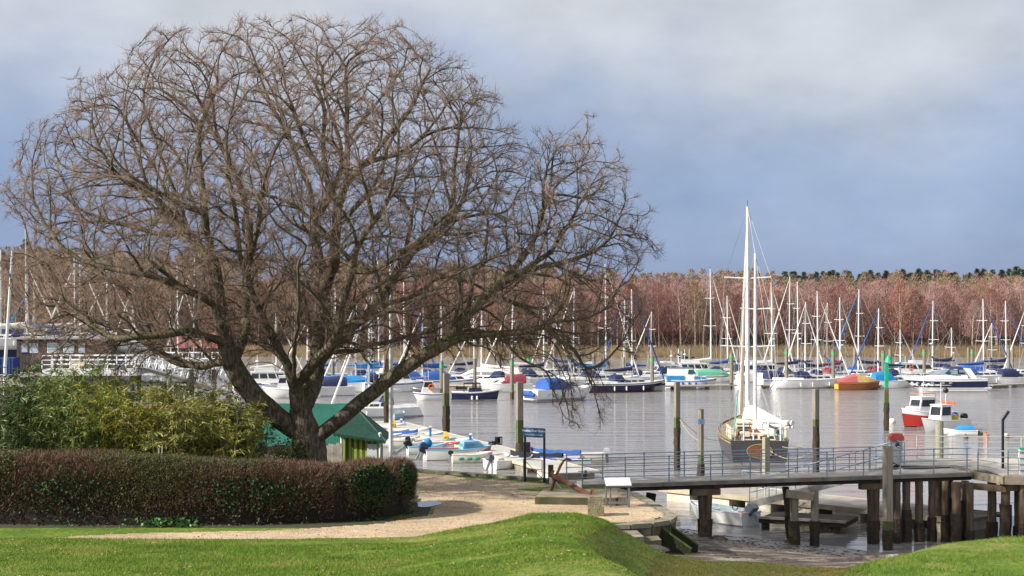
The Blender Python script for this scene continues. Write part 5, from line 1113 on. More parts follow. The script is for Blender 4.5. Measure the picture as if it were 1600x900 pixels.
def sailboat(x, y, hd, L, hmast, label, hull=white, cover=navyc, genoa=whitec, hoodm=navyc, stripe=None, sub=navy, z=0.0, fb=None, furled=True, spread=2, mizzen=False, scoop=.05, radar=False, boom_cover=True, stand=False, mastm=None, group='yachts moored in the marina'):
    B = L*.31; fb = fb or .085*L+.15; r = thing('sailing_yacht', label, 'yacht', (x, y, z), hd, group)
    _, rg, _ = build_hull(r, L, B, fb, hull, white, stripe, sub, tr=.68, rake=.13, scoop=scoop)
    xd = lambda t: -L/2+L*t
    cabin(r, 'coachroof', white, xd(.36), xd(.74), B*.30, B*.16, fb*.98, .42+.012*L, .5, .08, .82, win=(.3, .72))
    cabin(r, 'cockpit_coaming', white, xd(.06), xd(.355), B*.34, B*.34, fb*.98, .28, .05, .05, .9)
    hood(r, 'spray_hood', hoodm, xd(.33), xd(.47), B*.29, fb+.28, .85)
    xm = xd(.585); zd = fb+.5; zt = zd+hmast; mm = mastm or alu
    MB().tube([(xm, 0, fb), (xm-.004*hmast, 0, zd+hmast*.6), (xm-.01*hmast, 0, zt)], [.10, .095, .06], 8).build('mast', mm, r, True)
    for k in range(spread):
        zz = zd+hmast*(.42+.28*k if spread > 1 else .5); w = B*(.40-.08*k); MB().tube([(xm-.25, -w, zz+.06), (xm, 0, zz), (xm-.25, w, zz+.06)], .035, 5).build('spreader', alu, r)
    bl = L*.36; zb = fb+1.35; MB().tube([(xm-.1, 0, zb), (xm-bl, 0, zb+.1)], .06, 6).build('boom', alu, r)
    if boom_cover: MB().tube([(xm+.06, 0, zb+.95), (xm-.12, 0, zb+.42), (xm-bl*.5, 0, zb+.26), (xm-bl*.97, 0, zb+.22)], [.10, .26, .20, .12], 8).build('sail_cover', cover, r, True)
    bow = (rg[-1][0][0]-.1, 0, rg[-1][0][2]); st = (rg[0][0][0]+.1, 0, rg[0][0][2]+.05); tp = (xm-.01*hmast, 0, zt-.08)
    if furled: MB().tube([bow, Vector(bow).lerp(Vector(tp), .04), Vector(bow).lerp(Vector(tp), .5), Vector(bow).lerp(Vector(tp), .96)], [.05, .11, .085, .03], 6).build('furled_sail', genoa, r)
    m_ = MB()
    w = B*.46
    for s_ in (-1, 1):
        m_.tube([(xm-.2, s_*w, fb+.05), (xm-.2, s_*B*.40, zd+hmast*.42), (xm-.01*hmast, 0, zt-.1)], .016, 3, False); m_.tube([(xm+.35, s_*w*.9, fb), (xm, 0, zd+hmast*.42)], .014, 3, False)
        m_.tube([st[:1]+(s_*B*.25,)+st[2:], Vector(st).lerp(Vector(tp), .25)], .014, 3, False)
    m_.tube([Vector(st).lerp(Vector(tp), .25), tp], .014, 3, False); m_.tube([bow, tp], .014, 3, False)
    m_.build('rigging', wire, r)
    m_ = MB()
    for s_ in (-1, 1):
        pts = [(p[0], p[1]*.96, p[2]+.55) for p in [q[0] if s_ > 0 else q[-1] for q in rg[1:14]]]; m_.tube(pts, .014, 3, False)
        for i in (2, 5, 8, 11): q = rg[i][0 if s_ > 0 else -1]; m_.tube([(q[0], q[1]*.96, q[2]), (q[0], q[1]*.96, q[2]+.55)], .016, 3, False)
    q = rg[12]; m_.tube([(q[0][0], q[0][1]*.96, q[0][2]+.55), (bow[0]+.1, 0, bow[2]+.6), (q[-1][0], q[-1][1]*.96, q[-1][2]+.55)], .018, 3, False)
    m_.build('guard_rails', steel, r)
    m_ = MB(); m_.tube([(xm-.01*hmast, 0, zt), (xm-.01*hmast, 0, zt+.5)], .015, 3); m_.tube([(xm-.01*hmast, 0, zt+.2), (xm-.01*hmast-.35, 0, zt+.28)], .02, 3); m_.build('masthead_gear', dark, r)
    if radar: MB().sphere((xm+.25, 0, zd+hmast*.36), .26, 8, 6, (1, 1, .5)).build('radar_dome', white, r)
    if mizzen: MB().tube([(xd(.14), 0, fb), (xd(.14), 0, fb+hmast*.66)], [.07, .05], 6).build('mizzen_mast', alu, r)
    for k in range(3):
        s_ = -1 if math.cos(hd) > 0 else 1; t = .3+.18*k; q = rg[int(t*14)]; py_ = abs(q[0][1])*s_; MB().tube([(q[0][0], py_*1.08, fb*.2), (q[0][0], py_*1.08, fb*.3), (q[0][0], py_*1.08, fb*.62), (q[0][0], py_*1.08, fb*.72)], [.03, .10, .10, .03], 6).build('fender', white, r)
    if stand:
        MB().box((0, 0, -1.0), (L*.3, .25, 1.4)).build('keel', navy, r)
        for t in (-.25, .2):
            for s_ in (-1, 1): MB().tube([(L*t, s_*B*.32, -.1), (L*t, s_*B*.55, -1.75)], .06, 5).build('prop', darkwood, r)
    return r
def yachts():
    lst = [  # mast px, top py, waterline py, heading, L, options, label
        (1111, 420, 592, 25, 12.5, dict(genoa=whitec, cover=whitec), 'tall masted white yacht just behind the blue and white cabin boat'),
        (1137, 462, 594, 30, 10, dict(genoa=whitec, cover=bluec), 'white yacht with the lower mast between the tall mast and the ketch'),
        (1206, 442, 596, 28, 11, dict(cover=whitec, radar=True), 'white yacht with a radar dome on its mast just right of the ketch'),
        (1233, 432, 593, 200, 11.5, dict(cover=navyc), 'white yacht with the left mast of the close pair right of the ketch'),
        (1247, 440, 597, 22, 11, dict(cover=navyc, hoodm=navyc, radar=True), 'white yacht with navy boom cover and the right mast of the close pair'),
        (1258, 472, 601, 205, 9.5, dict(cover=navyc, genoa=whitec), 'white yacht behind the banded pile with a long navy boom cover'),
        (1278, 455, 606, 18, 11.5, dict(boom_cover=False, scoop=.10), 'white yacht with a rounded scooped stern, left of the varnished launch'),
        (1292, 473, 592, 200, 9.5, dict(cover=bluec), 'small white yacht half hidden behind the scooped stern yacht'),
        (1313, 465, 598, 25, 10.5, dict(cover=burg, hoodm=burg, radar=True), 'white yacht with burgundy covers behind the varnished launch'),
        (1341, 452, 597, 195, 12, dict(cover=navyc, genoa=brightblue, hoodm=burg), 'white yacht with a bright blue furled headsail and burgundy hood'),
        (1372, 482, 601, 198, 10.5, dict(cover=navyc, genoa=bluec, hoodm=navyc), 'white yacht with dark blue furled headsail next to the green beacon'),
        (1407, 515, 600, 20, 8.5, dict(cover=brightblue, hoodm=brightblue), 'small white yacht with bright blue covers just right of the green beacon'),
        (1457, 470, 591, 195, 11, dict(cover=navyc, genoa=bluec, radar=True), 'white yacht with navy furled headsail directly behind the big motor cruiser'),
        (1487, 512, 590, 20, 11, dict(cover=navyc, radar=True, furled=False, spread=1), 'white boat with a short mast carrying radar behind the motor cruiser stern'),
        (1537, 467, 600, 20, 12, dict(cover=bluec, genoa=bluec, hoodm=bluec, mizzen=False), 'white yacht with royal blue covers right of the motor cruiser'),
        (1549, 505, 592, 200, 9, dict(cover=bluec, furled=True), 'white yacht with the lower mast behind the royal blue covers'),
        (1572, 470, 592, 15, 11, dict(cover=navyc, genoa=bluec), 'white yacht with a navy furled headsail close to the right edge'),
        (1602, 480, 594, 200, 10.5, dict(cover=navyc), 'white yacht cut by the right edge of the frame'),
        (1017, 487, 596, 200, 9.5, dict(cover=whitec), 'pale yacht with a low mast behind the navy covered tender'),
        (988, 452, 612, 20, 11, dict(hull=navy, cover=navyc, hoodm=navyc, genoa=bluec, sub=redp, stripe=white), 'dark blue hulled yacht with white deck next to the navy covered tender'),
        (975, 468, 600, 200, 9.5, dict(cover=bluec, genoa=bluec), 'white yacht with blue furled headsail behind the dark blue hulled yacht'),
        (947, 413, 606, 25, 12.5, dict(cover=brightblue, genoa=whitec), 'tall masted white yacht with bright blue boom cover right of the oak branches'),
        (896, 450, 602, 200, 11, dict(cover=bluec), 'white yacht behind the blue canopied cruiser, right mast'),
        (850, 450, 603, 25, 11, dict(cover=navyc, radar=True), 'white yacht behind the blue canopied cruiser, left mast'),
        (865, 470, 592, 200, 10, dict(cover=bluec), 'far white yacht seen between two masts behind the blue canopied cruiser'),
        (800, 468, 600, 200, 11, dict(cover=whitec), 'white yacht behind oak twigs above the grey square pile'),
        (752, 480, 606, 160, 11.5, dict(cover=whitec, genoa=whitec), 'white yacht behind the bow of the navy launch'),
        (741, 470, 598, 25, 10.5, dict(cover=navyc), 'white yacht far behind the navy launch'),
        (690, 470, 601, 20, 10.5, dict(cover=bluec, genoa=whitec), 'white yacht behind the brown pile left of the navy launch'),
        (660, 480, 604, 200, 10, dict(cover=bluec), 'white yacht under the long right limb of the oak'),
        (632, 440, 600, 20, 11.5, dict(cover=bluec, genoa=bluec), 'white yacht just right of the white flag pole'),
        (592, 400, 604, 25, 13, dict(cover=brightblue), 'tall masted yacht just left of the white flag pole'),
        (580, 455, 598, 200, 11, dict(cover=navyc), 'white yacht two masts left of the flag pole'),
        (525, 450, 602, 20, 11.5, dict(cover=bluec), 'white yacht seen through the fork right of the oak trunk'),
        (480, 500, 600, 200, 10, dict(cover=navyc), 'white yacht seen close behind the oak trunk'),
        (432, 490, 603, 20, 10, dict(cover=whitec), 'white yacht seen through the left fork of the oak'),
        (556, 470, 606, 200, 10.5, dict(cover=brightblue, hoodm=brightblue), 'white yacht with bright blue hood between oak limb and flag pole'),
        (1167, 500, 590, 20, 9, dict(cover=navyc, genoa=whitec), 'low masted white yacht hidden behind the ketch'),
        (1060, 545, 582, 200, 9, dict(cover=navyc, spread=1, furled=False), 'short masted white boat behind the blue and white cabin boat'),
    ]
    for px, top, wl, hd, L, kw, lab in lst:
        p = G(px, wl); hd = R(hd+random.uniform(-4, 4)); fb = .085*L+.15; hm = CZ-(top-HZ)/F*p.y-fb-.5
        sailboat(p.x-.085*L*math.cos(hd), p.y-.085*L*math.sin(hd), hd, L, hm, lab, **kw)
    # boats laid up on the hard at the left, on keels and props
    yard = [(28, 358, 185, 20, 12.5, dict(cover=whitec), 'laid up yacht with the tallest leaning mast at the far left'), (12, 390, 180, 200, 11, dict(), 'laid up yacht cut by the left edge'), (32, 412, 190, 15, 10.5, dict(cover=bluec), 'laid up yacht with a radar dome beside the tallest left mast'), (62, 440, 186, 200, 9.5, dict(cover=brightblue, genoa=brightblue), 'small laid up yacht with a bright blue sail behind the left building'),
            (105, 388, 190, 25, 12, dict(), 'laid up yacht whose mast tip meets the skyline left of the oak'), (135, 393, 200, 200, 11.5, dict(), 'laid up yacht behind the dark windowed hut'), (157, 422, 205, 15, 11, dict(cover=tanc), 'laid up yacht behind the right end of the dark hut'), (177, 435, 195, 205, 10.5, dict(), 'laid up yacht above the white platform railing'),
            (199, 462, 200, 20, 9.5, dict(genoa=bluec), 'yacht with a blue furled headsail behind the white platform'), (217, 445, 206, 200, 10.5, dict(), 'yacht whose mast stands behind the top of the white gangway'), (268, 415, 210, 25, 11.5, dict(cover=whitec), 'yacht whose tall mast rises above the middle of the white gangway'), (313, 402, 215, 200, 12, dict(), 'yacht afloat just left of the left limb of the oak'), (258, 470, 202, 20, 9.5, dict(), 'small yacht afloat in front of the red roofed shed')]
    for px, top, Y, hd, L, kw, lab in yard:
        x = XY(px, Y); z = 2.1+Hs(x, Y) if px < 190 else 0; hd = R(hd); fb = .085*L+.15; hm = CZ-(top-HZ)/F*Y-z-fb-.5
        kw = dict(kw); kw.setdefault('cover', whitec)
        sailboat(x, Y, hd, L, hm, lab, z=z, stand=px < 190, group='yachts in and before the boatyard at the left', **kw)
yachts()

def base(name, label, cat, x, y, hd, group=None): return thing(name, label, cat, (x, y, 0), hd, group)
def outboard(root, x, z, tilt=0.0, col=dark, s_=1.0, y=0.0, parent_name='outboard'):
    """outboard motor on a transom at x; tilt in degrees swings the leg up and aft"""
    a = R(tilt); ca, sa = math.cos(a), math.sin(a)
    def T(u, w, v): return (x-.12*s_+(u*ca-(-v)*0-v*-sa*-1)*s_ if False else x-.12*s_+(u*ca+v*sa)*s_, y+w*s_, z+(v*ca-u*sa)*s_)
    m_ = MB(); rr = []
    for v, a0, a1, w in ((.02, -.16, .14, .11), (.06, -.26, .17, .16), (.26, -.27, .17, .16), (.38, -.20, .13, .13), (.42, -.10, .06, .07)):
        rr.append([T(a0, -w, v), T(a1, -w*.8, v), T(a1, w*.8, v), T(a0, w, v)])
    m_.loft(rr); o = m_.build(parent_name, col, root, True)
    m_ = MB(); m_.loft([[T(-.12, -.06, .03), T(.08, -.06, .03), T(.08, .06, .03), T(-.12, .06, .03)], [T(-.10, -.045, -.55), T(.05, -.045, -.55), T(.05, .045, -.55), T(-.10, .045, -.55)], [T(-.22, -.05, -.62), T(.10, -.04, -.62), T(.10, .04, -.62), T(-.22, .05, -.62)], [T(-.2, -.02, -.82), T(.02, -.02, -.82), T(.02, .02, -.82), T(-.2, .02, -.82)]]); m_.build('leg', M('engine_grey', (.30, .33, .36), .4), o)
    m_ = MB()
    for k in range(3): b = 2.1*k; m_.add([T(-.25, 0, -.68), T(-.24, .10*math.cos(b)-.03*math.sin(b), -.68+.10*math.sin(b)+.03*math.cos(b)), T(-.27, .10*math.cos(b)+.03*math.sin(b), -.68+.10*math.sin(b)-.03*math.cos(b))], [(0, 1, 2)])
    m_.build('propeller', dark, o); return o
def dinghy(x, y, hd, L, label, hull=white, inner=None, B=None, motor=None, mcol=dark, tilt=0, cover=None, rubbing=None, fend=None, cat='dinghy', bowdeck=None, rib=None, seats=deckw, group='small boats along the dinghy pontoon', fb=.5):
    B = B or L*.40; r = base('dinghy', label, cat, x, y, hd, group); inner = inner or deckw
    if rib:
        MB().tube([(-L/2, -B*.38, .32), (-L*.1, -B*.40, .33), (L*.2, -B*.36, .38), (L*.42, -B*.16, .48), (L*.48, 0, .5), (L*.42, B*.16, .48), (L*.2, B*.36, .38), (-L*.1, B*.40, .33), (-L/2, B*.38, .32)], [.12, .2, .2, .2, .19, .2, .2, .2, .12], 9).build('inflated_tube', rib, r, True)
        MB().box((-L*.08, 0, .18), (L*.75, B*.62, .1)).build('floor', inner, r); MB().box((-L*.43, 0, .32), (.06, B*.62, .36)).build('transom', inner, r); MB().box((0, 0, .42), (.28, B*.68, .05)).build('seat', seats, r)
    else:
        _, rg, band = build_hull(r, L, B, fb, hull, open_=True, tr=.8, rake=.12, draft=.2, ns=11)
        m_ = MB(); rr = []
        for q in rg: zs = q[0][2]; rr.append([(q[0][0], q[0][1]*.93, zs-.004), (q[0][0]*.97, q[0][1]*.86, zs*.55), (q[0][0]*.95, q[0][1]*.6, .10), (q[0][0]*.95, -q[0][1]*.6, .10), (q[0][0]*.97, -q[0][1]*.86, zs*.55), (q[0][0], -q[0][1]*.93, zs-.004)])
        m_.loft([q[::-1] for q in rr], False, False); m_.build('inside', inner, r, True)
        for s_ in (0, -1): MB().tube([(q[s_][0], q[s_][1]*.985, q[s_][2]) for q in rg], .035, 5).build('gunwale', rubbing or hull, r)
        MB().bar(rg[0][0], rg[0][-1], .07, .06).build('transom_cap', rubbing or hull, r)
        for t in (.28, .55, .78):
            q = rg[int(t*10)]; MB().box((q[0][0]*.97, 0, q[0][2]*.66), (.24, abs(q[0][1])*1.78, .04)).build('thwart', seats, r)
        if cover:
            rr = [[(q[0][0], q[0][1]*1.03, q[0][2]+.01), (q[0][0], q[0][1]*.5, q[0][2]+.16+.05*math.sin(i)), (q[0][0], 0, q[0][2]+.24+.04*math.sin(2*i)), (q[0][0], -q[0][1]*.5, q[0][2]+.16+.05*math.cos(i)), (q[0][0], -q[0][1]*1.03, q[0][2]+.01)] for i, q in enumerate(rg)]
            m_ = MB(); m_.loft(rr, False, False); m_.build('cover', cover, r, True)
        if bowdeck:
            rr = [[(q[0][0], q[0][1]*.97, q[0][2]+.01), (q[0][0], 0, q[0][2]+.07), (q[0][0], -q[0][1]*.97, q[0][2]+.01)] for q in rg[6:]]; m_ = MB(); m_.loft(rr, False, False); m_.build('foredeck', bowdeck, r, True)
        if fend:
            for k in range(4): q = rg[2+2*k]; m_ = MB(); m_.sphere((q[-1][0], q[-1][1]*1.0-.03, .28), .10, 8, 5, (1.9, .7, 1)); m_.build('fender', fend, r)
    if motor is not None: outboard(r, -L/2, fb*.95, tilt, mcol, motor)
    return r
teal = M('fender_green', (.03, .30, .22), .5)
def dinghies():
    lb = M('light_blue_paint', (.22, .48, .66), .4, (.18, .42, .6), 3); cream = white2; pinkred = M('faded_red_inside', (.50, .12, .10), .6)
    def at(px, wl): p = G(px, wl); return p.x, p.y
    x, y = at(716, 717); r = dinghy(x, y, R(14), 4.3, 'light blue cuddy boat with two outboards on the dinghy pontoon', hull=white, inner=pinkred, motor=1.25, mcol=M('engine_blue', (.03, .10, .34), .4), tilt=30, rubbing=lb, cat='boat', fb=.62)
    cabin(r, 'cuddy', lb, .15, 1.85, .72, .30, .62, .50, .55, .12, .8, win=(.3, .72), wmat=M('blue_window', (.10, .30, .42), .1)); m_ = MB(); m_.sphere((-1.9, .35, 1.0), .30, 10, 7, (1, .8, 1)); m_.build('blue_motor_cover', brightblue, r, True); outboard(r, -2.2, .45, 20, dark, 1.1, -.35)
    x, y = at(738, 722.5); dinghy(x, y, R(10), 2.5, 'cream dinghy with four green fenders along its side', hull=cream, fend=teal, motor=.7, tilt=10)
    x, y = at(777, 727); dinghy(x, y, R(75), 3.0, 'white dinghy with green bottom left of the outboard skiff', hull=white, inner=deckw)
    x, y = at(800, 730.5); dinghy(x, y, R(42), 3.3, 'white skiff showing its stern outboard nearest the blue sign', hull=white, motor=1.0, tilt=25, mcol=M('engine_dark_grey', (.09, .10, .12), .4))
    x, y = at(667, 709); dinghy(x, y, R(16), 2.6, 'blue topped white tender with a tilted outboard nearest the hedge', hull=white, inner=lb, rubbing=lb, motor=1.2, tilt=55)
    x, y = at(690, 706); dinghy(x, y, R(18), 3.0, 'white dinghy with red inside behind the light blue cuddy boat', hull=white, inner=pinkred, rubbing=pinkred)
    x, y = at(676, 699.5); dinghy(x, y, R(15), 3.2, 'pale grey inflatable tender among the dinghies', rib=rubber, inner=deckw, motor=.8, mcol=dark)
    x, y = at(702, 700.5); dinghy(x, y, R(20), 3.4, 'white sailing dinghy hull with its bow on the pontoon', hull=white, bowdeck=white, inner=deckw)
    x, y = at(641, 699); dinghy(x, y, R(12), 2.8, 'cream rowing boat behind the tilted outboard tender', hull=cream, inner=M('buff_paint', (.5, .42, .28), .6))
    x, y = at(622, 697.5); dinghy(x, y, R(8), 2.8, 'white tender with a black outboard next to the flag pole', hull=white, motor=1.1, tilt=25)
    x, y = at(624, 690); dinghy(x, y, R(10), 2.7, 'small boat under a blue cover right of the flag pole', hull=white, cover=bluec)
    x, y = at(655, 690); dinghy(x, y, R(18), 3.6, 'white sailing dinghy with wooden spars laid along it', hull=white, bowdeck=white)
    m_ = MB(); 
    x, y = at(640, 683); dinghy(x, y, R(15), 3.0, 'white inflatable tender high on the dinghy pontoon edge', rib=M('white_rubber', (.66, .66, .64), .6), inner=deckw)
    x, y = at(606, 684); dinghy(x, y, R(10), 3.2, 'white boat with a grey covered engine at the far end of the dinghies', hull=white, motor=1.1, mcol=M('engine_cover_grey', (.22, .25, .30), .7))
    x, y = at(598, 692); dinghy(x, y, R(15), 2.8, 'white dinghy just right of the striped booth', hull=white, cover=None)
    x, y = at(604, 675); dinghy(x, y, R(20), 3.0, 'white inflatable beyond the green booth roof', rib=M('white_rubber', (.66, .66, .64), .6))
    x, y = at(838, 727); dinghy(x, y, R(170), 3.2, 'boat under a black cover right behind the gate', hull=navy, cover=blackc)
    x, y = at(884, 731); dinghy(x, y, R(176), 3.0, 'pale green grey dinghy below the pontoon end, blue gunwales', hull=M('grey_green_paint', (.48, .52, .46), .5), rubbing=bluec, inner=deckw)
    x, y = at(868, 722); dinghy(x, y, R(172), 3.1, 'white dinghy with crumpled blue cover near the pontoon end', hull=white, cover=bluec)
    x, y = at(908, 722); dinghy(x, y, R(178), 2.9, 'pale dinghy with a grey outboard at the right end of the pontoon', hull=cream, motor=.95, mcol=M('engine_light_grey', (.4, .42, .45), .4), tilt=5)
    # skiff at the jetty pontoon
    a, b = G(1088, 808), G(1152, 813); r = dinghy(9.05, 61.3, R(127), 3.7, 'white skiff with tilted outboard moored under the jetty', hull=white, motor=1.15, tilt=48, mcol=M('engine_silver_dark', (.16, .19, .23), .35), seats=M('pale_blue_seat', (.42, .58, .64), .6), inner=M('pale_blue_inside', (.55, .66, .70), .6), fb=.55, group=None)
    m_ = MB(); m_.tube([(-1.0+.16*math.cos(a), .1, .75+.16*math.sin(a)) for a in np.linspace(0, 6.28, 13)], .02, 5); m_.build('steering_wheel', dark, r); MB().box((-1.25, -.15, .42), (.3, .3, .24)).build('fuel_tank', orangec, r)
dinghies()

def pontoons():
    def walk(name, label, a, b, W_, floats=True, nplank=90, zt=.5):
        r = thing(name, label, 'pontoon', group=None); a, b = Vector((*a, 0)), Vector((*b, 0)); d = b-a; L_ = d.length; u = d.normalized(); n = Vector((-u.y, u.x, 0)); rz = math.atan2(u.y, u.x); m_ = MB()
        for i in range(nplank): m_.box(a+u*L_*(i+.5)/nplank+Vector((0, 0, zt-.02)), (L_/nplank*.93, W_, .04), rz=rz)
        m_.build('deck_planks', M('walkway_planks', (.47, .45, .42), .85, (.37, .355, .33), 1.2), r, kind='stuff')
        for s_ in (-1, 1): MB().bar(a+n*s_*(W_/2+.04)+Vector((0, 0, zt-.06)), b+n*s_*(W_/2+.04)+Vector((0, 0, zt-.06)), .07, .17).build('edge_beam', M('walkway_edge', (.50, .44, .34), .85, (.38, .34, .27), 2), r)
        nf = max(2, int(L_/4))
        for i in range(nf): MB().box(a+u*L_*(i+.5)/nf+Vector((0, 0, .12)), (L_/nf*.62, W_-.1, .55), rz=rz).build('float', concw if i % 2 else conc, r)
        return r
    walk('dinghy_pontoon', 'long grey walkway pontoon with dinghies moored along its near side', (-10.6, 116), (3.7, 76.5), 2.5, nplank=200)
    def on(px, py, z=.5): return G(px, py, z)
    for px, py, lab in ((672.5, 682, 'blue service pedestal on the dinghy pontoon by the yellow cone'), (735, 695, 'blue service pedestal on the dinghy pontoon nearest the black crates'), (627, 664, 'far blue service pedestal at the top of the dinghy pontoon')):
        p = on(px, py); r = thing('service_pedestal', lab, 'pedestal', p, group='blue service pedestals'); k = .8 if px > 630 else .5; MB().box((0, 0, .32*k/.8), (.16, .16, .64*k/.8)).build('body', M('pedestal_blue', (.015, .17, .55), .45), r); MB().box((0, 0, .70*k/.8), (.19, .19, .10)).build('white_cap', wpaint, r)
    for px, py, lab in ((697, 688, 'yellow hooded water point at the foot of the grey square pile'), (615, 668, 'yellow hooded water point by the far brown pile')):
        p = on(px, py); r = thing('water_point', lab, 'water point', p, group='yellow water points'); m_ = MB(); m_.loft([[(x*w, y*w, z) for x, y in ((-1, -1), (1, -1), (1, 1), (-1, 1))] for w, z in ((.20, 0), (.18, .25), (.10, .50), (.03, .62))]); m_.build('hood', yell, r); MB().tube([(.12*math.cos(a), -.22, .2+.12*math.sin(a)) for a in np.linspace(0, 6.28, 10)], .03, 5).build('hose_coil', yell, r)
    for px, py, w, h, lab in ((768, 695, .28, .22, 'small black crate on the dinghy pontoon'), (774, 695, .3, .26, 'middle black crate beside the tall one'), (779, 695, .34, .55, 'tall black open crate on the dinghy pontoon')):
        p = on(px, py); r = thing('crate', lab, 'crate', p, R(20), 'black crates on the pontoon'); 
        for sx, sy in ((-1, -1), (1, -1), (1, 1), (-1, 1)): MB().box((sx*w/2, sy*w/2, h/2), (.05, .05, h)).build('corner_post', dark, r)
        MB().box((0, 0, .03), (w, w, .06)).build('bottom', dark, r); MB().box((0, 0, h-.05), (w+.02, w+.02, .07)).build('rim', dark, r); MB().box((0, w/2, h*.5), (w-.08, .03, h-.16)).build('back_panel', blackc, r)
    p = on(823, 712); r = thing('notice_cabinet', 'dark cabinet with a red edge on the pontoon behind the sign', 'cabinet', p, R(15)); MB().box((0, 0, .45), (.34, .2, .75)).build('body', M('cabinet_dark', (.03, .03, .05), .5), r); MB().box((.19, 0, .45), (.035, .22, .77)).build('red_edge', redp, r)
    # marina pontoons: one long run and fingers
    walk('marina_pontoon', 'low marina pontoon on floats below the blue and white cabin boat', (XY(930, 176), 176), (XY(1148, 181), 181), 1.6, nplank=40, zt=.55)
    walk('marina_walkway', 'long marina pontoon behind the row of yachts at the right', (XY(1160, 202), 202), (XY(1640, 206), 206), 1.8, nplank=40, zt=.55)
    walk('marina_walkway', 'long marina pontoon behind the boats seen through the oak', (XY(400, 190), 190), (XY(925, 176), 176), 1.8, nplank=40, zt=.55)
    for a, b, lab in ((1187, 1240, 'finger pontoon left of the scooped stern yacht'), (1290, 1310, 'short finger pontoon at the bow of the varnished launch'), (1362, 1424, 'finger pontoon under the small cuddy boat by the beacon'), (1545, 1610, 'finger pontoon near the right edge of the marina')):
        p = G(a, 607); walk('finger_pontoon', lab, (p.x, p.y), (XY(b, p.y+6), p.y+6), .9, nplank=12, zt=.45)
pontoons()

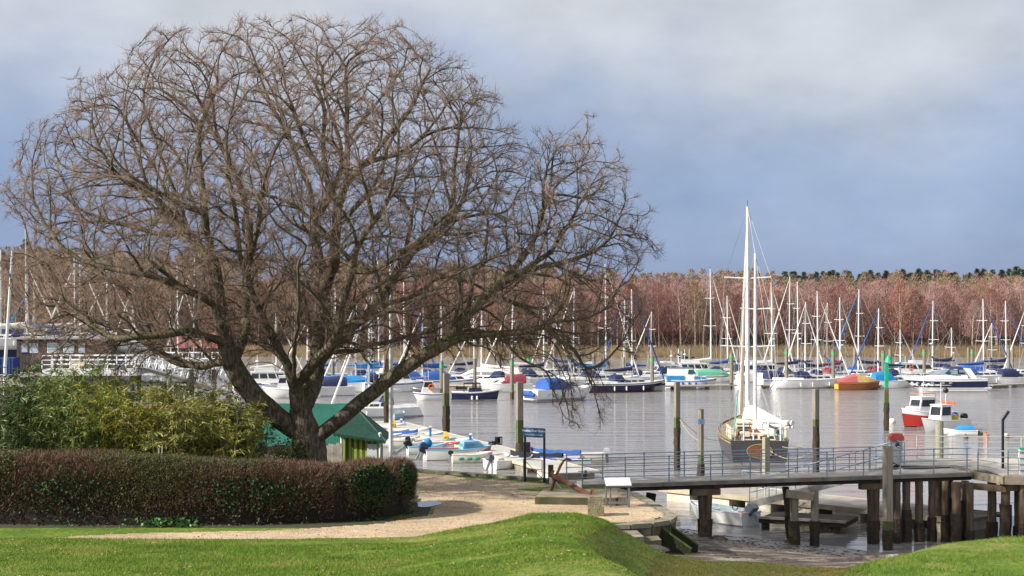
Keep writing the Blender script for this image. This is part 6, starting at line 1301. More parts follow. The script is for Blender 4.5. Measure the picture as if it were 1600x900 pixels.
def motorboats():
    def at(px, wl): p = G(px, wl); return p.x, p.y
    # the big navy and white cruiser: bow left
    p0, p1 = G(1540, 611), G(1413, 611); L = p0.x-p1.x; r = base('motor_cruiser', 'big white motor cruiser with a broad navy hull band, bow to the left', 'motor boat', (p0.x+p1.x)/2-.2, p0.y, R(180))
    h, rg, band = build_hull(r, L, 3.3, 1.55, white, white, tr=.86, rake=.20, sheer=.12, draft=.3)
    band('navy_band', lambda zs: .52, lambda zs: zs*.80, navy, .02); band('chine_strip', lambda zs: .30, lambda zs: .38, M('chine_grey', (.5, .52, .55), .4), .014)
    m_ = MB(); X_ = lambda t: -L/2+L*t; rr = []
    for t, w, z in ((.24, 1.45, .62), (.34, 1.42, .80), (.50, 1.35, .70), (.62, 1.2, .50), (.78, .8, .22), (.90, .4, .05)): rr.append([(X_(t), -w, 1.45), (X_(t), -w*.72, 1.55+z*.8), (X_(t), 0, 1.6+z), (X_(t), w*.72, 1.55+z*.8), (X_(t), w, 1.45)])
    m_.loft(rr, False, True); m_.build('foredeck_moulding', white, r, True)
    m_ = MB(); ws = [(X_(.66), 0, 2.05), (X_(.60), .8, 2.05), (X_(.36), 1.32, 2.15)]; wt = [(X_(.53), 0, 2.72), (X_(.50), .62, 2.72), (X_(.36), 1.1, 2.72)]
    for s_ in (-1, 1):
        a = [Vector((p[0], p[1]*s_, p[2])) for p in ws]; b = [Vector((p[0], p[1]*s_, p[2])) for p in wt]; o_ = Vector((.05, .05*s_, .03)); m_.add([*a, *b]+[v+o_ for v in (*a, *b)], [(0, 1, 4, 3), (1, 2, 5, 4), (6, 9, 10, 7), (7, 10, 11, 8), (0, 6, 7, 1), (1, 7, 8, 2), (3, 4, 10, 9), (4, 5, 11, 10)])
    m_.build('windscreen', glassl, r); MB().tube([wt[2], wt[1], wt[0], (wt[1][0], -wt[1][1], wt[1][2]), (wt[2][0], -wt[2][1], wt[2][2])], .05, 5).build('windscreen_frame', white, r)
    hood(r, 'navy_canopy', navyc, X_(.27), X_(.51), 1.18, 2.2, .88); m_ = MB()
    for s_ in (-1, 1):
        for t in (.30, .41): m_.box((X_(t), s_*1.16, 2.48), (.85, .03, .42), rx=-s_*.28)
    m_.build('canopy_windows', M('clear_vinyl', (.35, .38, .42), .15), r)
    for s_ in (-1, 1): m_ = MB(); m_.loft([[(X_(.13), s_*1.5, 1.6), (X_(.20), s_*1.5, 1.6), (X_(.20), s_*1.38, 1.6), (X_(.13), s_*1.38, 1.6)], [(X_(.20), s_*1.2, 2.75), (X_(.28), s_*1.2, 2.75), (X_(.28), s_*1.08, 2.75), (X_(.20), s_*1.08, 2.75)]]); m_.build('radar_arch', white, r)
    MB().box((X_(.24), 0, 2.79), (.8, 2.35, .1)).build('arch_top', white, r); MB().box((X_(-.01), 0, .45), (.8, 2.9, .14)).build('bathing_platform', white, r)
    for t in (.46, .55, .57, .68, .78): q = rg[int(t*14)]; m_ = MB(); m_.sphere((X_(t), abs(q[0][1])*1.0+.01, 1.05), .13, 8, 5, (1.8, .4, .8)); m_.build('porthole', M('porthole_glass', (.30, .34, .38), .2), r)
    m_ = MB(); pts = [(q[0][0]-.1, q[0][1]*.93, q[0][2]+.55) for q in rg[7:]]; m_.tube(pts, .022, 4)
    for q in rg[7:14:2]: m_.tube([(q[0][0]-.1, q[0][1]*.93, q[0][2]-.05), (q[0][0]-.1, q[0][1]*.93, q[0][2]+.55)], .02, 4)
    m_.build('pulpit_rail', steel, r)
    # varnished launch
    p0, p1 = G(1309, 609), G(1368, 608); L = p1.x-p0.x+.3; r = base('launch', 'varnished wooden launch under a red and tan cover, moored in the marina', 'launch', (p0.x+p1.x)/2, p0.y, R(4)); _, rg, band = build_hull(r, L, 2.1, .95, varn, varn, tr=.82, rake=.05, sheer=.15, draft=.3); band('rubbing_strake', lambda zs: zs*.86, lambda zs: zs*.96, M('pale_varnish', (.42, .22, .08), .3), .03)
    MB().box((-L/2-.06, 0, .42), (.10, 1.45, .62)).build('orange_stern_guard', M('orange_guard', (.72, .28, .03), .6, (.75, .5, .06), 3), r)
    def canv(nm, mt, ta, tb, ha, hb_):
        rr = []
        for k in range(7):
            t = ta+(tb-ta)*k/6; q = rg[min(14, int(round(t*14)))]; hh = ha+(hb_-ha)*k/6+.03*math.sin(5*k); x = -L/2+L*t; w = abs(q[0][1]); rr.append([(x, -w*1.02, q[0][2]), (x, -w*.75, q[0][2]+hh*.72), (x, 0, q[0][2]+hh), (x, w*.75, q[0][2]+hh*.72), (x, w*1.02, q[0][2])])
        m_ = MB(); m_.loft(rr, False, True); m_.build(nm, mt, r, True)
    canv('red_cover', burg if False else M('faded_red_canvas', (.40, .10, .10), .8, (.32, .075, .08), 3, bump=.3), .06, .42, .45, 1.15); canv('tan_cover', tanc, .425, .93, 1.18, .25)
    # blue and white cabin boat on the pontoon
    x, y = at(1083, 608); L = 6.6; r = base('cabin_boat', 'white cabin boat with broad turquoise blue window covers and dark blue fenders', 'motor boat', x, y+2.0, R(-3)); _, rg, _ = build_hull(r, L, 2.5, 1.05, white, white, stripe=bluec, tr=.85, rake=.08, draft=.3)
    cabin(r, 'wheelhouse', white, -3.1, .4, 1.12, 1.0, 1.0, 1.65, .35, .1, .92, roof=M('teal_canvas_roof', (.02, .18, .26), .8)); MB().loft
    cabin(r, 'blue_window_cover', brightblue, -3.16, -.95, 1.15, 1.12, 1.05, .62, .0, .04, .97); cabin(r, 'fore_cabin', white, .45, 2.2, .95, .5, 1.02, .6, .4, .05, .85, win=(.25, .8), wmat=brightblue)
    cabin(r, 'canopy_side', M('dark_teal_canvas', (.015, .08, .12), .8), -.5, .55, 1.05, 1.0, 1.9, .55, .3, .1, .95)
    for k in range(4): MB().tube([(-1.2+.85*k+(.4 if k == 3 else 0), -1.34, .28), (-1.2+.85*k+(.4 if k == 3 else 0), -1.34, .36), (-1.2+.85*k+(.4 if k == 3 else 0), -1.32, .8), (-1.2+.85*k+(.4 if k == 3 else 0), -1.3, .88)], [.04, .13, .13, .04], 7).build('fender', bluec, r)
    # white cruiser with the blue canopy, mid
    p0, p1 = G(824, 628), G(932, 624); L = (p1-p0).length; r = base('motor_cruiser', 'white motor cruiser under a mid blue canopy, stern left, behind hanging oak twigs', 'motor boat', (p0.x+p1.x)/2, (p0.y+p1.y)/2, math.atan2(p1.y-p0.y, p1.x-p0.x)+.12); _, rg, band = build_hull(r, L, 2.9, 1.25, white, white, tr=.86, rake=.16, sheer=.3, draft=.3); band('grey_boot', lambda zs: .12, lambda zs: .34, M('boot_grey', (.35, .34, .36), .5), .012); band('red_waterline', lambda zs: .02, lambda zs: .11, redp, .013)
    cabin(r, 'saloon', white, -.6, 1.9, 1.15, .75, 1.25, .95, .9, .1, .8, win=(.35, .85)); hood(r, 'blue_canopy', bluec, -2.9, .6, 1.2, 1.35, 1.25); MB().box((-L/2-.35, 0, .35), (.7, 2.6, .12)).build('bathing_platform', white, r)
    MB().tube([(-L/2-.5, -1.2, .75), (-L/2-.5, -.6, .95), (-L/2-.5, .6, .95), (-L/2-.5, 1.2, .75)], [.15, .34, .34, .15], 8).build('covered_tender', bluec, r)
    for s_ in (-1, 1): MB().tube([(-.2, s_*1.1, 1.3), (.1, s_*.95, 2.7), (.2, 0, 2.8)], .06, 5).build('radar_arch', white, r)
    MB().tube([(q[0][0], q[0][1]*.95, q[0][2]+.5) for q in rg[7:]]+[(q[-1][0], q[-1][1]*.95, q[-1][2]+.5) for q in rg[:6:-1]], .02, 4).build('pulpit_rail', steel, r)
    # navy launch
    p0, p1 = G(709, 627), G(776, 625); L = (p1-p0).length; r = base('navy_launch', 'navy hulled launch with a black canopy, white fenders and a flag on its stern', 'launch', (p0.x+p1.x)/2, (p0.y+p1.y)/2, R(4)); _, rg, band = build_hull(r, L, 1.9, .95, navy, white, tr=.86, rake=.05, sheer=.3, draft=.3); band('white_boot_top', lambda zs: .03, lambda zs: .13, white, .012); band('white_rail', lambda zs: zs*.9, lambda zs: zs*.99, white, .02)
    cabin(r, 'wheelhouse', navyc, -.75, .75, .72, .66, .95, .45, .1, .05, .95); cabin(r, 'canopy_frame', blackc, -1.3, .6, .78, .7, 1.86, .10, .05, .05, .95); m_ = MB()
    for x_ in (-1.25, -.3, .5):
        for s_ in (-1, 1): m_.tube([(x_, s_*.7, .95), (x_, s_*.7, 1.9)], .03, 4)
    m_.build('canopy_posts', dark, r); cabin(r, 'foredeck_cabin', white, .8, 2.0, .65, .35, .97, .3, .3, .02, .9)
    for t in (-.4, .15): MB().tube([(t, -.98, .12), (t, -.98, .2), (t, -.96, .5), (t, -.95, .58)], [.03, .11, .11, .03], 7).build('fender', white, r)
    m_ = MB(); m_.add([(-L/2-.01, -.55, .25), (-L/2-.01, -.15, .25), (-L/2-.01, -.15, .75), (-L/2-.01, -.55, .75), (-L/2-.03, -.55, .25), (-L/2-.03, -.15, .25), (-L/2-.03, -.15, .75), (-L/2-.03, -.55, .75)], [(0, 1, 2, 3), (7, 6, 5, 4), (0, 4, 5, 1), (1, 5, 6, 2), (2, 6, 7, 3), (3, 7, 4, 0)]); m_.build('white_stern_panel', white, r)
    # generic cruisers: px, wl, L, heading, canopy, roof colour, label
    gen = [(1088, 593, 9.0, 10, navyc, 'white cruiser with a long pale wheelhouse behind the turquoise covered cabin boat', 1), (1190, 596, 10.0, 12, navyc, 'white flybridge cruiser with dark windows just behind the ketch masts', 1), (1392, 606, 6.3, 8, brightblue, 'small white cuddy boat with blue windows right behind the green beacon', 0), (1418, 594, 7.5, 190, white, 'white fishing boat with orange lifebuoys left of the motor cruiser', 2), (1588, 600, 6.5, 10, navyc, 'white sports boat with a navy canopy at the right edge', 0),
           (1117, 597, 6.0, 8, greenc, 'white boat under a pale green cover behind the marina pontoon', 3), (672, 625, 3.8, 190, white, 'small white boat with a brown cabin top and lifebuoy left of the brown pile', 2), (620, 612, 8.5, 15, navyc, 'white cruiser behind the long oak limb, dark windscreen', 1), (700, 607, 8.0, 12, bluec, 'white cruiser with a blue canopy behind the navy launch stern', 0), (760, 604, 9.5, 195, white, 'white cruiser with a domed white cover behind the navy launch', 3), (655, 606, 7.0, 10, bluec, 'white cabin boat with a blue canopy beside the brown pile', 0), (790, 612, 6.5, 190, burg, 'white cabin boat with a maroon canopy just left of the blue canopied cruiser', 0), (548, 612, 8.0, 10, brightblue, 'white cruiser with a bright blue cover seen right of the oak trunk', 3), (503, 618, 7.5, 195, navyc, 'white cruiser low behind the oak trunk', 0), (425, 612, 9.0, 12, navyc, 'white cruiser with dark windows left of the oak trunk', 1), (455, 621, 6.5, 190, white, 'white fishing boat seen between trunk and left limb', 2), (925, 596, 8.0, 10, navyc, 'white wheelhouse cruiser behind the twigs right of the blue canopy', 1), (1035, 594, 7.0, 195, white, 'cream cruiser hull facing left behind the turquoise covered boat', 1),
           (1500, 594, 9.0, 190, bluec, 'white cruiser with blue canopy behind the big motor cruiser', 0), (1352, 596, 7.0, 12, bluec, 'white cabin boat with a blue canopy behind the tan cover', 0), (1222, 604, 6.5, 15, navyc, 'white boat with a pale fender cluster left of the scooped stern yacht', 0), (1440, 592, 7.5, 12, white, 'white pilot boat behind the bow of the motor cruiser', 1)]
    for px, wl, L, hd, can, lab, kind in gen:
        p = G(px, wl); r = base('motor_boat', lab, 'motor boat', p.x, p.y, R(hd+random.uniform(-3, 3)), 'motor boats moored in the marina'); B = L*.33; fb = .09*L+.35
        _, rg, _ = build_hull(r, L, B, fb, white, white, stripe=random.choice((None, bluec, navy)), tr=.86, rake=.12, draft=.3)
        if kind == 0: cabin(r, 'cuddy', white, -.02*L, .30*L, B*.40, B*.24, fb, .6, .8, .1, .8, win=(.3, .8)); hood(r, 'canopy', can, -.38*L, .10*L, B*.40, fb+.1, 1.15)
        elif kind == 1:
            cabin(r, 'wheelhouse', white, -.30*L, .22*L, B*.42, B*.36, fb, 1.25, .7, .15, .86, win=(.42, .88), roof=white); cabin(r, 'flybridge', white, -.24*L, .04*L, B*.32, B*.28, fb+1.34, .45, .2, .1, .95); hood(r, 'canopy', can, -.42*L, -.26*L, B*.36, fb+.3, 1.0); MB().tube([(-.2*L, 0, fb+1.7), (-.2*L, 0, fb+3.4)], .04, 5).build('aerial_mast', alu, r); MB().sphere((-.2*L, 0, fb+2.6), .22, 8, 5, (1, 1, .6)).build('radar_dome', white, r)
        elif kind == 2:
            cabin(r, 'wheelhouse', white, -.05*L, .25*L, B*.36, B*.30, fb, 1.5, .25, -.1, .9, win=(.5, .88), roof=brownwood if px == 672 else white); MB().tube([(.05*L, 0, fb+1.5), (.05*L, 0, fb+2.6)], .03, 5).build('aerial_mast', alu, r)
            for s_ in (-1, 1): MB().tube([(-.02*L+.3*math.cos(a), s_*B*.385, fb+.75+.3*math.sin(a)) for a in np.linspace(0, 6.28, 13)], .07, 6).build('lifebuoy', orangec, r)
        else: hood(r, 'boat_cover', can if can is not white else whitec, -.44*L, .40*L, B*.46, fb, 1.5 if L > 9 else 1.0)
        MB().tube([(q[0][0], q[0][1]*.95, q[0][2]+.45) for q in rg[7:]]+[(q[-1][0], q[-1][1]*.95, q[-1][2]+.45) for q in rg[:6:-1]], .02, 4).build('pulpit_rail', steel, r)
    # navy covered tender on the pontoon
    x, y = at(1018, 611); dinghy(x, y-.6, R(6), 3.4, 'grey tender under a pointed navy cover at the left end of the marina pontoon', hull=M('tender_grey', (.42, .42, .40), .6), cover=navyc, B=1.5, fb=.6, group=None, cat='tender')
    # moored white yacht hull and light blue stern beyond the dinghy pontoon
    p = G(588, 652); sailboat(p.x, p.y, R(200), 8.5, 9.0, 'white yacht moored at the far end of the dinghy pontoon behind the oak limb', cover=whitec, group=None); p = G(620, 655); dinghy(p.x, p.y, R(70), 2.7, 'pale blue tender just right of the flag pole beyond the pontoon', hull=M('pale_blue_hull', (.42, .56, .66), .4), group=None)
    # red and white fishing boat and its neighbour
    c = G(1452, 667); L = 5.2; r = base('fishing_boat', 'small fishing boat with a red bow and white wheelhouse at a mooring', 'fishing boat', c.x, c.y+.8, R(205)); h, rg, band = build_hull(r, L, 2.2, 1.15, white, white, tr=.88, rake=.06, sheer=.35, draft=.3)
    def redbow():
        mm = MB()
        for sg in (0, 1):
            rr = []
            for i, q in enumerate(rg):
                t = i/14
                if t < .22: continue
                qq = q if sg == 0 else q[::-1]; s_ = 1 if sg == 0 else -1; zs = qq[0][2]; zt = .12+(zs*.74-.12)*min(1, max(0, (t-.2)/.35)); col = []
                for z in (zt, zt*.55+.05, .10):
                    for p0, p1 in zip(qq[:4], qq[1:5]):
                        if p1[2] <= z <= p0[2]: f = (z-p1[2])/(p0[2]-p1[2]+1e-9); col.append((p1[0]+(p0[0]-p1[0])*f+(.02 if i == 14 else 0), p1[1]+(p0[1]-p1[1])*f+s_*.015, z)); break
                rr.append(col)
            mm.loft(rr if sg == 0 else [x[::-1] for x in rr], False, False)
        mm.build('red_bow_panel', redp, r, True)
    redbow(); band('black_boot_top', lambda zs: .0, lambda zs: .09, dark, .013)
    cabin(r, 'wheelhouse', white, -.3, 1.35, .82, .70, 1.15, 1.25, .28, -.05, .92, win=(.42, .86), roof=white); cabin(r, 'fore_cabin', white, 1.35, 2.1, .68, .4, 1.25, .42, .3, 0, .85)
    MB().tube([(.5, 0, 2.5), (.5, 0, 3.2)], [.14, .11], 8).build('exhaust_mast', white, r); MB().tube([(.4, .1, 3.1), (.4, .1, 4.4)], .025, 4).build('aerial', alu, r)
    m_ = MB(); m_.tube([(-.3, -.75, 2.75), (1.2, -.65, 2.75), (1.2, .65, 2.75), (-.3, .75, 2.75), (-.3, -.75, 2.75)], .025, 4)
    for q in ((-.3, -.75), (.4, -.7), (1.2, -.65), (1.2, .65), (-.3, .75)): m_.tube([(q[0], q[1], 2.45), (q[0], q[1], 2.75)], .022, 4)
    m_.build('roof_rail', M('red_rail', (.6, .2, .17), .5), r); MB().sphere((.95, .25, 3.55), .17, 8, 6).build('day_ball', dark, r); MB().tube([(.95, .25, 2.5), (.95, .25, 3.5)], .02, 4).build('ball_staff', alu, r)
    m_ = MB(); m_.tube([(q[0][0], q[0][1]*.94, q[0][2]+.4) for q in rg[9:]]+[(q[-1][0], q[-1][1]*.94, q[-1][2]+.4) for q in rg[:8:-1]], .022, 4); m_.build('pulpit_rail', steel, r)
    c = G(1480, 675); r = base('work_boat', 'cluttered white angling boat with a black ball and yellow gear beside the red bowed boat', 'fishing boat', c.x, c.y+1.2, R(215)); _, rg, band = build_hull(r, 5.0, 2.0, .85, white, white, tr=.86, rake=.08, draft=.3)
    cabin(r, 'wheelhouse', white, -.2, 1.0, .72, .6, .85, 1.2, .25, -.05, .9, win=(.35, .9), roof=white); MB().box((-1.2, .1, 1.05), (.5, .6, .4)).build('yellow_crate', yell, r); MB().sphere((-1.9, -.3, 1.1), .32, 9, 7).build('blue_engine_cover', bluec, r); MB().sphere((-1.0, -.6, 1.1), .2, 8, 6).build('blue_fender', bluec, r); MB().tube([(.2, 0, 2.0), (.2, 0, 3.8)], .025, 4).build('aerial', alu, r); MB().tube([(-.4, 0, 2.0), (-.4, 0, 3.1)], .025, 4).build('ball_staff', alu, r); MB().sphere((-.4, 0, 3.2), .22, 9, 7).build('day_ball', dark, r); MB().box((-.6, 0, 2.2), (.08, 1.4, .22)).build('orange_light_bar', orangec, r); outboard(r, -2.5, .8, 10, dark, 1.2)
    c = G(1496, 679); r = dinghy(c.x, c.y-.6, R(172), 2.5, 'small white tender with blue canopy and dark fender tied behind the angling boat', hull=white, cover=None, bowdeck=white, fb=.36, group=None); hood(r, 'blue_canopy', brightblue, -1.0, .5, .42, .36, .42); m_ = MB(); m_.sphere((-1.45, 0, .12), .26, 9, 7); m_.build('stern_fender', M('weedy_fender', (.25, .23, .15), .8, (.05, .05, .03), 2), r)
motorboats()
def buoys():
    for px, wl, rr, mt, lab in ((1394, 661, .30, white2, 'cream mooring buoy just left of the red bowed boat'), (1541, 683, .22, orangec, 'orange mooring buoy right of the moored fishing boats'), (1572, 684, .26, M('weedy_buoy', (.62, .60, .52), .6, (.06, .06, .04), 1.2), 'dirty white mooring buoy beyond the bent lamp post'), (1509, 685, .2, M('dark_buoy', (.12, .11, .08), .7), 'dark weedy buoy on the mooring line of the tender')):
        p = G(px, wl); r = thing('mooring_buoy', lab, 'buoy', (p.x, p.y, 0), group='mooring buoys'); MB().sphere((0, 0, rr*.45), rr, 12, 9).build('float', mt, r, True); MB().tube([(0, 0, rr*1.4), (0, 0, rr*1.75)], .04, 5).build('ring', dark, r)
    def line(a, b, sag, lab, rr=.018):
        a, b = Vector(a), Vector(b); pts = [a.lerp(b, t)-Vector((0, 0, sag*4*t*(1-t))) for t in np.linspace(0, 1, 12)]
        tag(MB().tube(pts, rr, 4).build('mooring_rope', rope), lab, 'rope', 'mooring ropes')
    line(P(1060, 650, 82), P(1132, 687, 88), .5, 'mooring rope from the dark footed pile to the left quarter of the ketch'); line(P(1062, 655, 82), P(1096, 690, 74), .25, 'short rope from the dark footed pile to the pile with the blue plate')
    line(P(1200, 702, 84), P(1273, 702, 79), .55, 'pair of ropes looped from the ketch stern to the slim leaning pile'); line(P(1222, 698, 86), P(1274, 680, 79), .3, 'upper rope from the ketch to the slim leaning pile')
    line(P(1513, 680, 108), P(1572, 684, 105), .12, 'rope floating between the tender and the orange buoy')
buoys()

def ketch():
    st = Vector((XY(1187, 86.5), 86.5, 0)); bw = Vector((XY(1157, 99.5), 99.5, 0)); d = bw-st; L = d.length; hd = math.atan2(d.y, d.x); c = (st+bw)/2
    r = thing('ketch', 'dark hulled two masted ketch with white furled sails, stern towards the jetty', 'ketch', (c.x, c.y, 0), hd); gr = M('ketch_grey_hull', (.060, .058, .066), .35, (.045, .045, .052), 2); cream = M('ketch_cream', (.66, .58, .45), .5, (.55, .47, .35), 2)
    _, rg, band = build_hull(r, L, 4.0, 1.30, gr, M('teak_deck', (.27, .22, .16), .7, (.20, .16, .11), 3), tr=.88, rake=.10, sheer=.55, draft=.4); band('yellow_sheer_line', lambda zs: zs*.86, lambda zs: zs*.90, M('gilt_line', (.55, .42, .14), .5), .015); band('green_boot_top', lambda zs: .0, lambda zs: .14, M('boot_green', (.16, .24, .14), .7, (.35, .33, .2), 2), .015)
    for s_ in (0, -1): MB().tube([(q[s_][0], q[s_][1], q[s_][2]+.04) for q in rg], .05, 6).build('cap_rail', M('cap_rail_wood', (.30, .17, .08), .5), r)
    m_ = MB(); m_.add([(-L/2-.02, .75*math.cos(a), .72+.40*math.sin(a)) for a in np.linspace(0, 6.28, 21)[:-1]]+[(-L/2-.05, .75*math.cos(a), .72+.40*math.sin(a)) for a in np.linspace(0, 6.28, 21)[:-1]], [tuple(range(20)), tuple(range(39, 19, -1))]+[(i, 20+i, 20+(i+1) % 20, (i+1) % 20) for i in range(20)]); m_.build('stern_oval', M('oval_wood', (.20, .075, .03), .5), r)
    MB().tube([(-L/2-.05, .78*math.cos(a), .72+.43*math.sin(a)) for a in np.linspace(0, 6.28, 25)], .018, 5).build('oval_moulding', M('gilt_line', (.55, .42, .14), .5), r)
    fb = 1.32; cabin(r, 'aft_cabin', cream, -L/2+.5, -L/2+2.6, 1.05, 1.1, fb, .38, .1, .1, .9, win=(.3, .75)); cabin(r, 'deckhouse', cream, -L/2+4.4, -L/2+8.4, 1.15, .9, fb, .75, .3, .2, .88, win=(.35, .75), roof=cream)
    for s_ in (-1, 1): MB().box((-L/2+3.4, s_*1.05, fb+.22), (1.8, .1, .5)).build('cockpit_coaming', varn, r)
    MB().box((-L/2+3.4, 0, fb+.05), (1.7, 1.9, .1)).build('cockpit_sole', darkwood, r); MB().tube([(-L/2+2.9, .35*math.cos(a), fb+.8+.35*math.sin(a)) for a in np.linspace(0, 6.28, 17)], .03, 5).build('wheel', varn, r)
    # weather cloths at the left quarter, lockers and davits
    for x0, x1, s_ in ((-L/2+.4, -L/2+3.4, 1), (-L/2+1.0, -L/2+2.6, -1)):
        i0 = int((x0+L/2)/L*14); y0 = abs(rg[i0][0][1])*.95*s_; MB().bar((x0, y0, fb+.42), (x1, y0*1.04, fb+.46), .03, .75).build('weather_cloth', cream, r)
    for y_ in (-.55, .35, .95, -1.3): MB().tube([(-L/2+.25, y_, fb), (-L/2+.25, y_, fb+1.15)], .055, 6).build('davit', white, r)
    MB().tube([(-L/2+.25, -1.35, fb+1.15), (-L/2+.25, 1.0, fb+1.2)], .035, 5).build('gallows', alu, r)
    tm = CZ; xm = L*.10; xz = -L*.29; yt = lambda py, Y: CZ-(py-HZ)/F*Y
    Ym = c.y+math.sin(hd)*xm; Yz = c.y+math.sin(hd)*xz; zt = yt(323, Ym); zz = yt(396, Yz)
    big = M('mast_gloss_white', (.80, .81, .82), .3)
    MB().tube([(xm, 0, fb), (xm, 0, 8), (xm-.05, 0, zt)], [.145, .14, .09], 12).build('main_mast', big, r, True); MB().tube([(xz, 0, fb), (xz, 0, 7), (xz-.04, 0, zz)], [.12, .11, .07], 10).build('mizzen_mast', big, r, True)
    for z_, w in ((yt(435, Ym), 1.55), (yt(542, Ym), 1.8)): MB().tube([(xm-.12, -w, z_+.08), (xm, 0, z_), (xm-.12, w, z_+.08)], .045, 6).build('spreader', big, r)
    MB().tube([(xz-.1, -.95, yt(483, Yz)+.05), (xz, 0, yt(483, Yz)), (xz-.1, .95, yt(483, Yz)+.05)], .04, 6).build('spreader', big, r)
    # booms with loosely furled white sails, eased out to starboard
    bz = yt(661, Ym); e = Vector((xm-4.2, -2.5, bz+.05)); a = Vector((xm-.15, -.05, bz)); MB().tube([a, e], .085, 8).build('main_boom', big, r)
    m_ = MB(); ts = np.linspace(0, 1, 13); m_.tube([a.lerp(e, t)+Vector((0, .06*math.sin(9*t), .42*(1-t)**2*1.5+.22+.05*math.sin(14*t))) for t in ts], [.18+.38*math.sin(math.pi*min(1, t*1.5+.12))*(1-.62*t)+.03*math.sin(23*t) for t in ts], 10); m_.tube([(xm-.12, 0, bz+.3), (xm-.12, -.02, bz+1.5)], [.36, .10], 8); m_.build('main_sail', whitec, r, True)
    bz = yt(672, Yz); a = Vector((xz-.1, -.03, bz)); e = Vector((xz-2.0, -1.0, bz-.1)); MB().tube([a, e], .07, 8).build('mizzen_boom', big, r); MB().tube([a.lerp(e, t)+Vector((0, .04*math.sin(11*t), .2+.30*(1-t)**2)) for t in ts], [.12+.22*math.sin(math.pi*min(1, t*1.4+.1))*(1-.5*t) for t in ts], 9).build('mizzen_sail', whitec, r, True)
    bow = Vector((L/2-.1, 0, rg[-1][0][2]+.15)); tp = Vector((xm, 0, zt-.2)); MB().tube([bow, bow.lerp(tp, .03), bow.lerp(tp, .4), bow.lerp(tp, .93)], [.06, .17, .13, .05], 8).build('furled_headsail', M('old_sailcloth', (.66, .60, .50), .9, (.52, .46, .37), 1.5), r, True)
    m_ = MB(); hz = yt(435, Ym); lz = yt(542, Ym)
    for s_ in (-1, 1):
        m_.tube([(xm-.2, s_*1.9, fb), (xm-.12, s_*1.8, lz), (xm-.12, s_*1.55, hz), (xm, 0, zt-.1)], .017, 3, False); m_.tube([(xm+.3, s_*1.85, fb), (xm, 0, lz)], .016, 3, False); m_.tube([(xm-.5, s_*1.9, fb), (xm, 0, lz)], .016, 3, False); m_.tube([(xm-.6, s_*1.9, fb), (xm-.12, s_*1.55, hz)], .014, 3, False)
        m_.tube([(xz-.2, s_*1.75, fb), (xz-.1, s_*.95, yt(483, Yz)), (xz, 0, zz-.1)], .016, 3, False); m_.tube([(xz+.3, s_*1.75, fb), (xz, 0, yt(483, Yz))], .015, 3, False); m_.tube([(-L/2+.2, s_*1.5, fb), (xm-.05, 0, zt)], .013, 3, False)
    m_.tube([(xz, 0, zz), (xm, 0, hz)], .014, 3, False); m_.tube([bow+Vector((-1.2, 0, 0)), (xm, 0, hz)], .015, 3, False); m_.tube([bow, tp], .016, 3, False); m_.tube([e, (xz, 0, zz)], .012, 3, False); m_.tube([(xz, 0, zz), tp], .013, 3, False); m_.build('rigging', wire, r)
    m_ = MB()
    for s_ in (0, -1):
        for hh in (.35, .68): m_.tube([(q[s_][0], q[s_][1]*.97, q[s_][2]+hh) for q in rg], .013, 3, False)
        for i in range(0, 15, 2): q = rg[i][s_]; m_.tube([(q[0], q[1]*.97, q[2]), (q[0], q[1]*.97, q[2]+.7)], .022, 4)
    m_.tube([(rg[0][0][0], rg[0][0][1]*.97, rg[0][0][2]+.7), (rg[0][0][0], -rg[0][0][1]*.97, rg[0][0][2]+.7)], .02, 4); m_.build('guard_rails', steel, r)
    MB().tube([(-L/2+.1, 1.6, fb+.2), (-L/2+1.4, 1.2, fb+3.1)], .05, 5).build('green_tackle', M('green_rope', (.12, .38, .32), .8), r); MB().tube([(-L/2+.1, -1.6, fb+.2), (e.x, e.y, e.z)], .05, 5).build('green_tackle', M('green_rope', (.12, .38, .32), .8), r)
    for x_, y_, w_, h_, mt in ((-L/2+.9, .8, .7, .5, cream), (-L/2+1.3, -.9, .6, .4, white), (-L/2+2.2, .2, .5, .55, varn), (-L/2+5.2, 1.35, .9, .35, cream), (-L/2+5.0, -1.35, .8, .45, dark), (-L/2+.8, -.2, .4, .35, dark)):
        MB().box((x_, y_, fb+h_/2+.02), (w_, .5, h_)).build('deck_box', mt, r)
    MB().tube([(xm, 0, zt), (xm, 0, zt+.45)], .02, 4).build('masthead_vane', dark, r)
ketch()

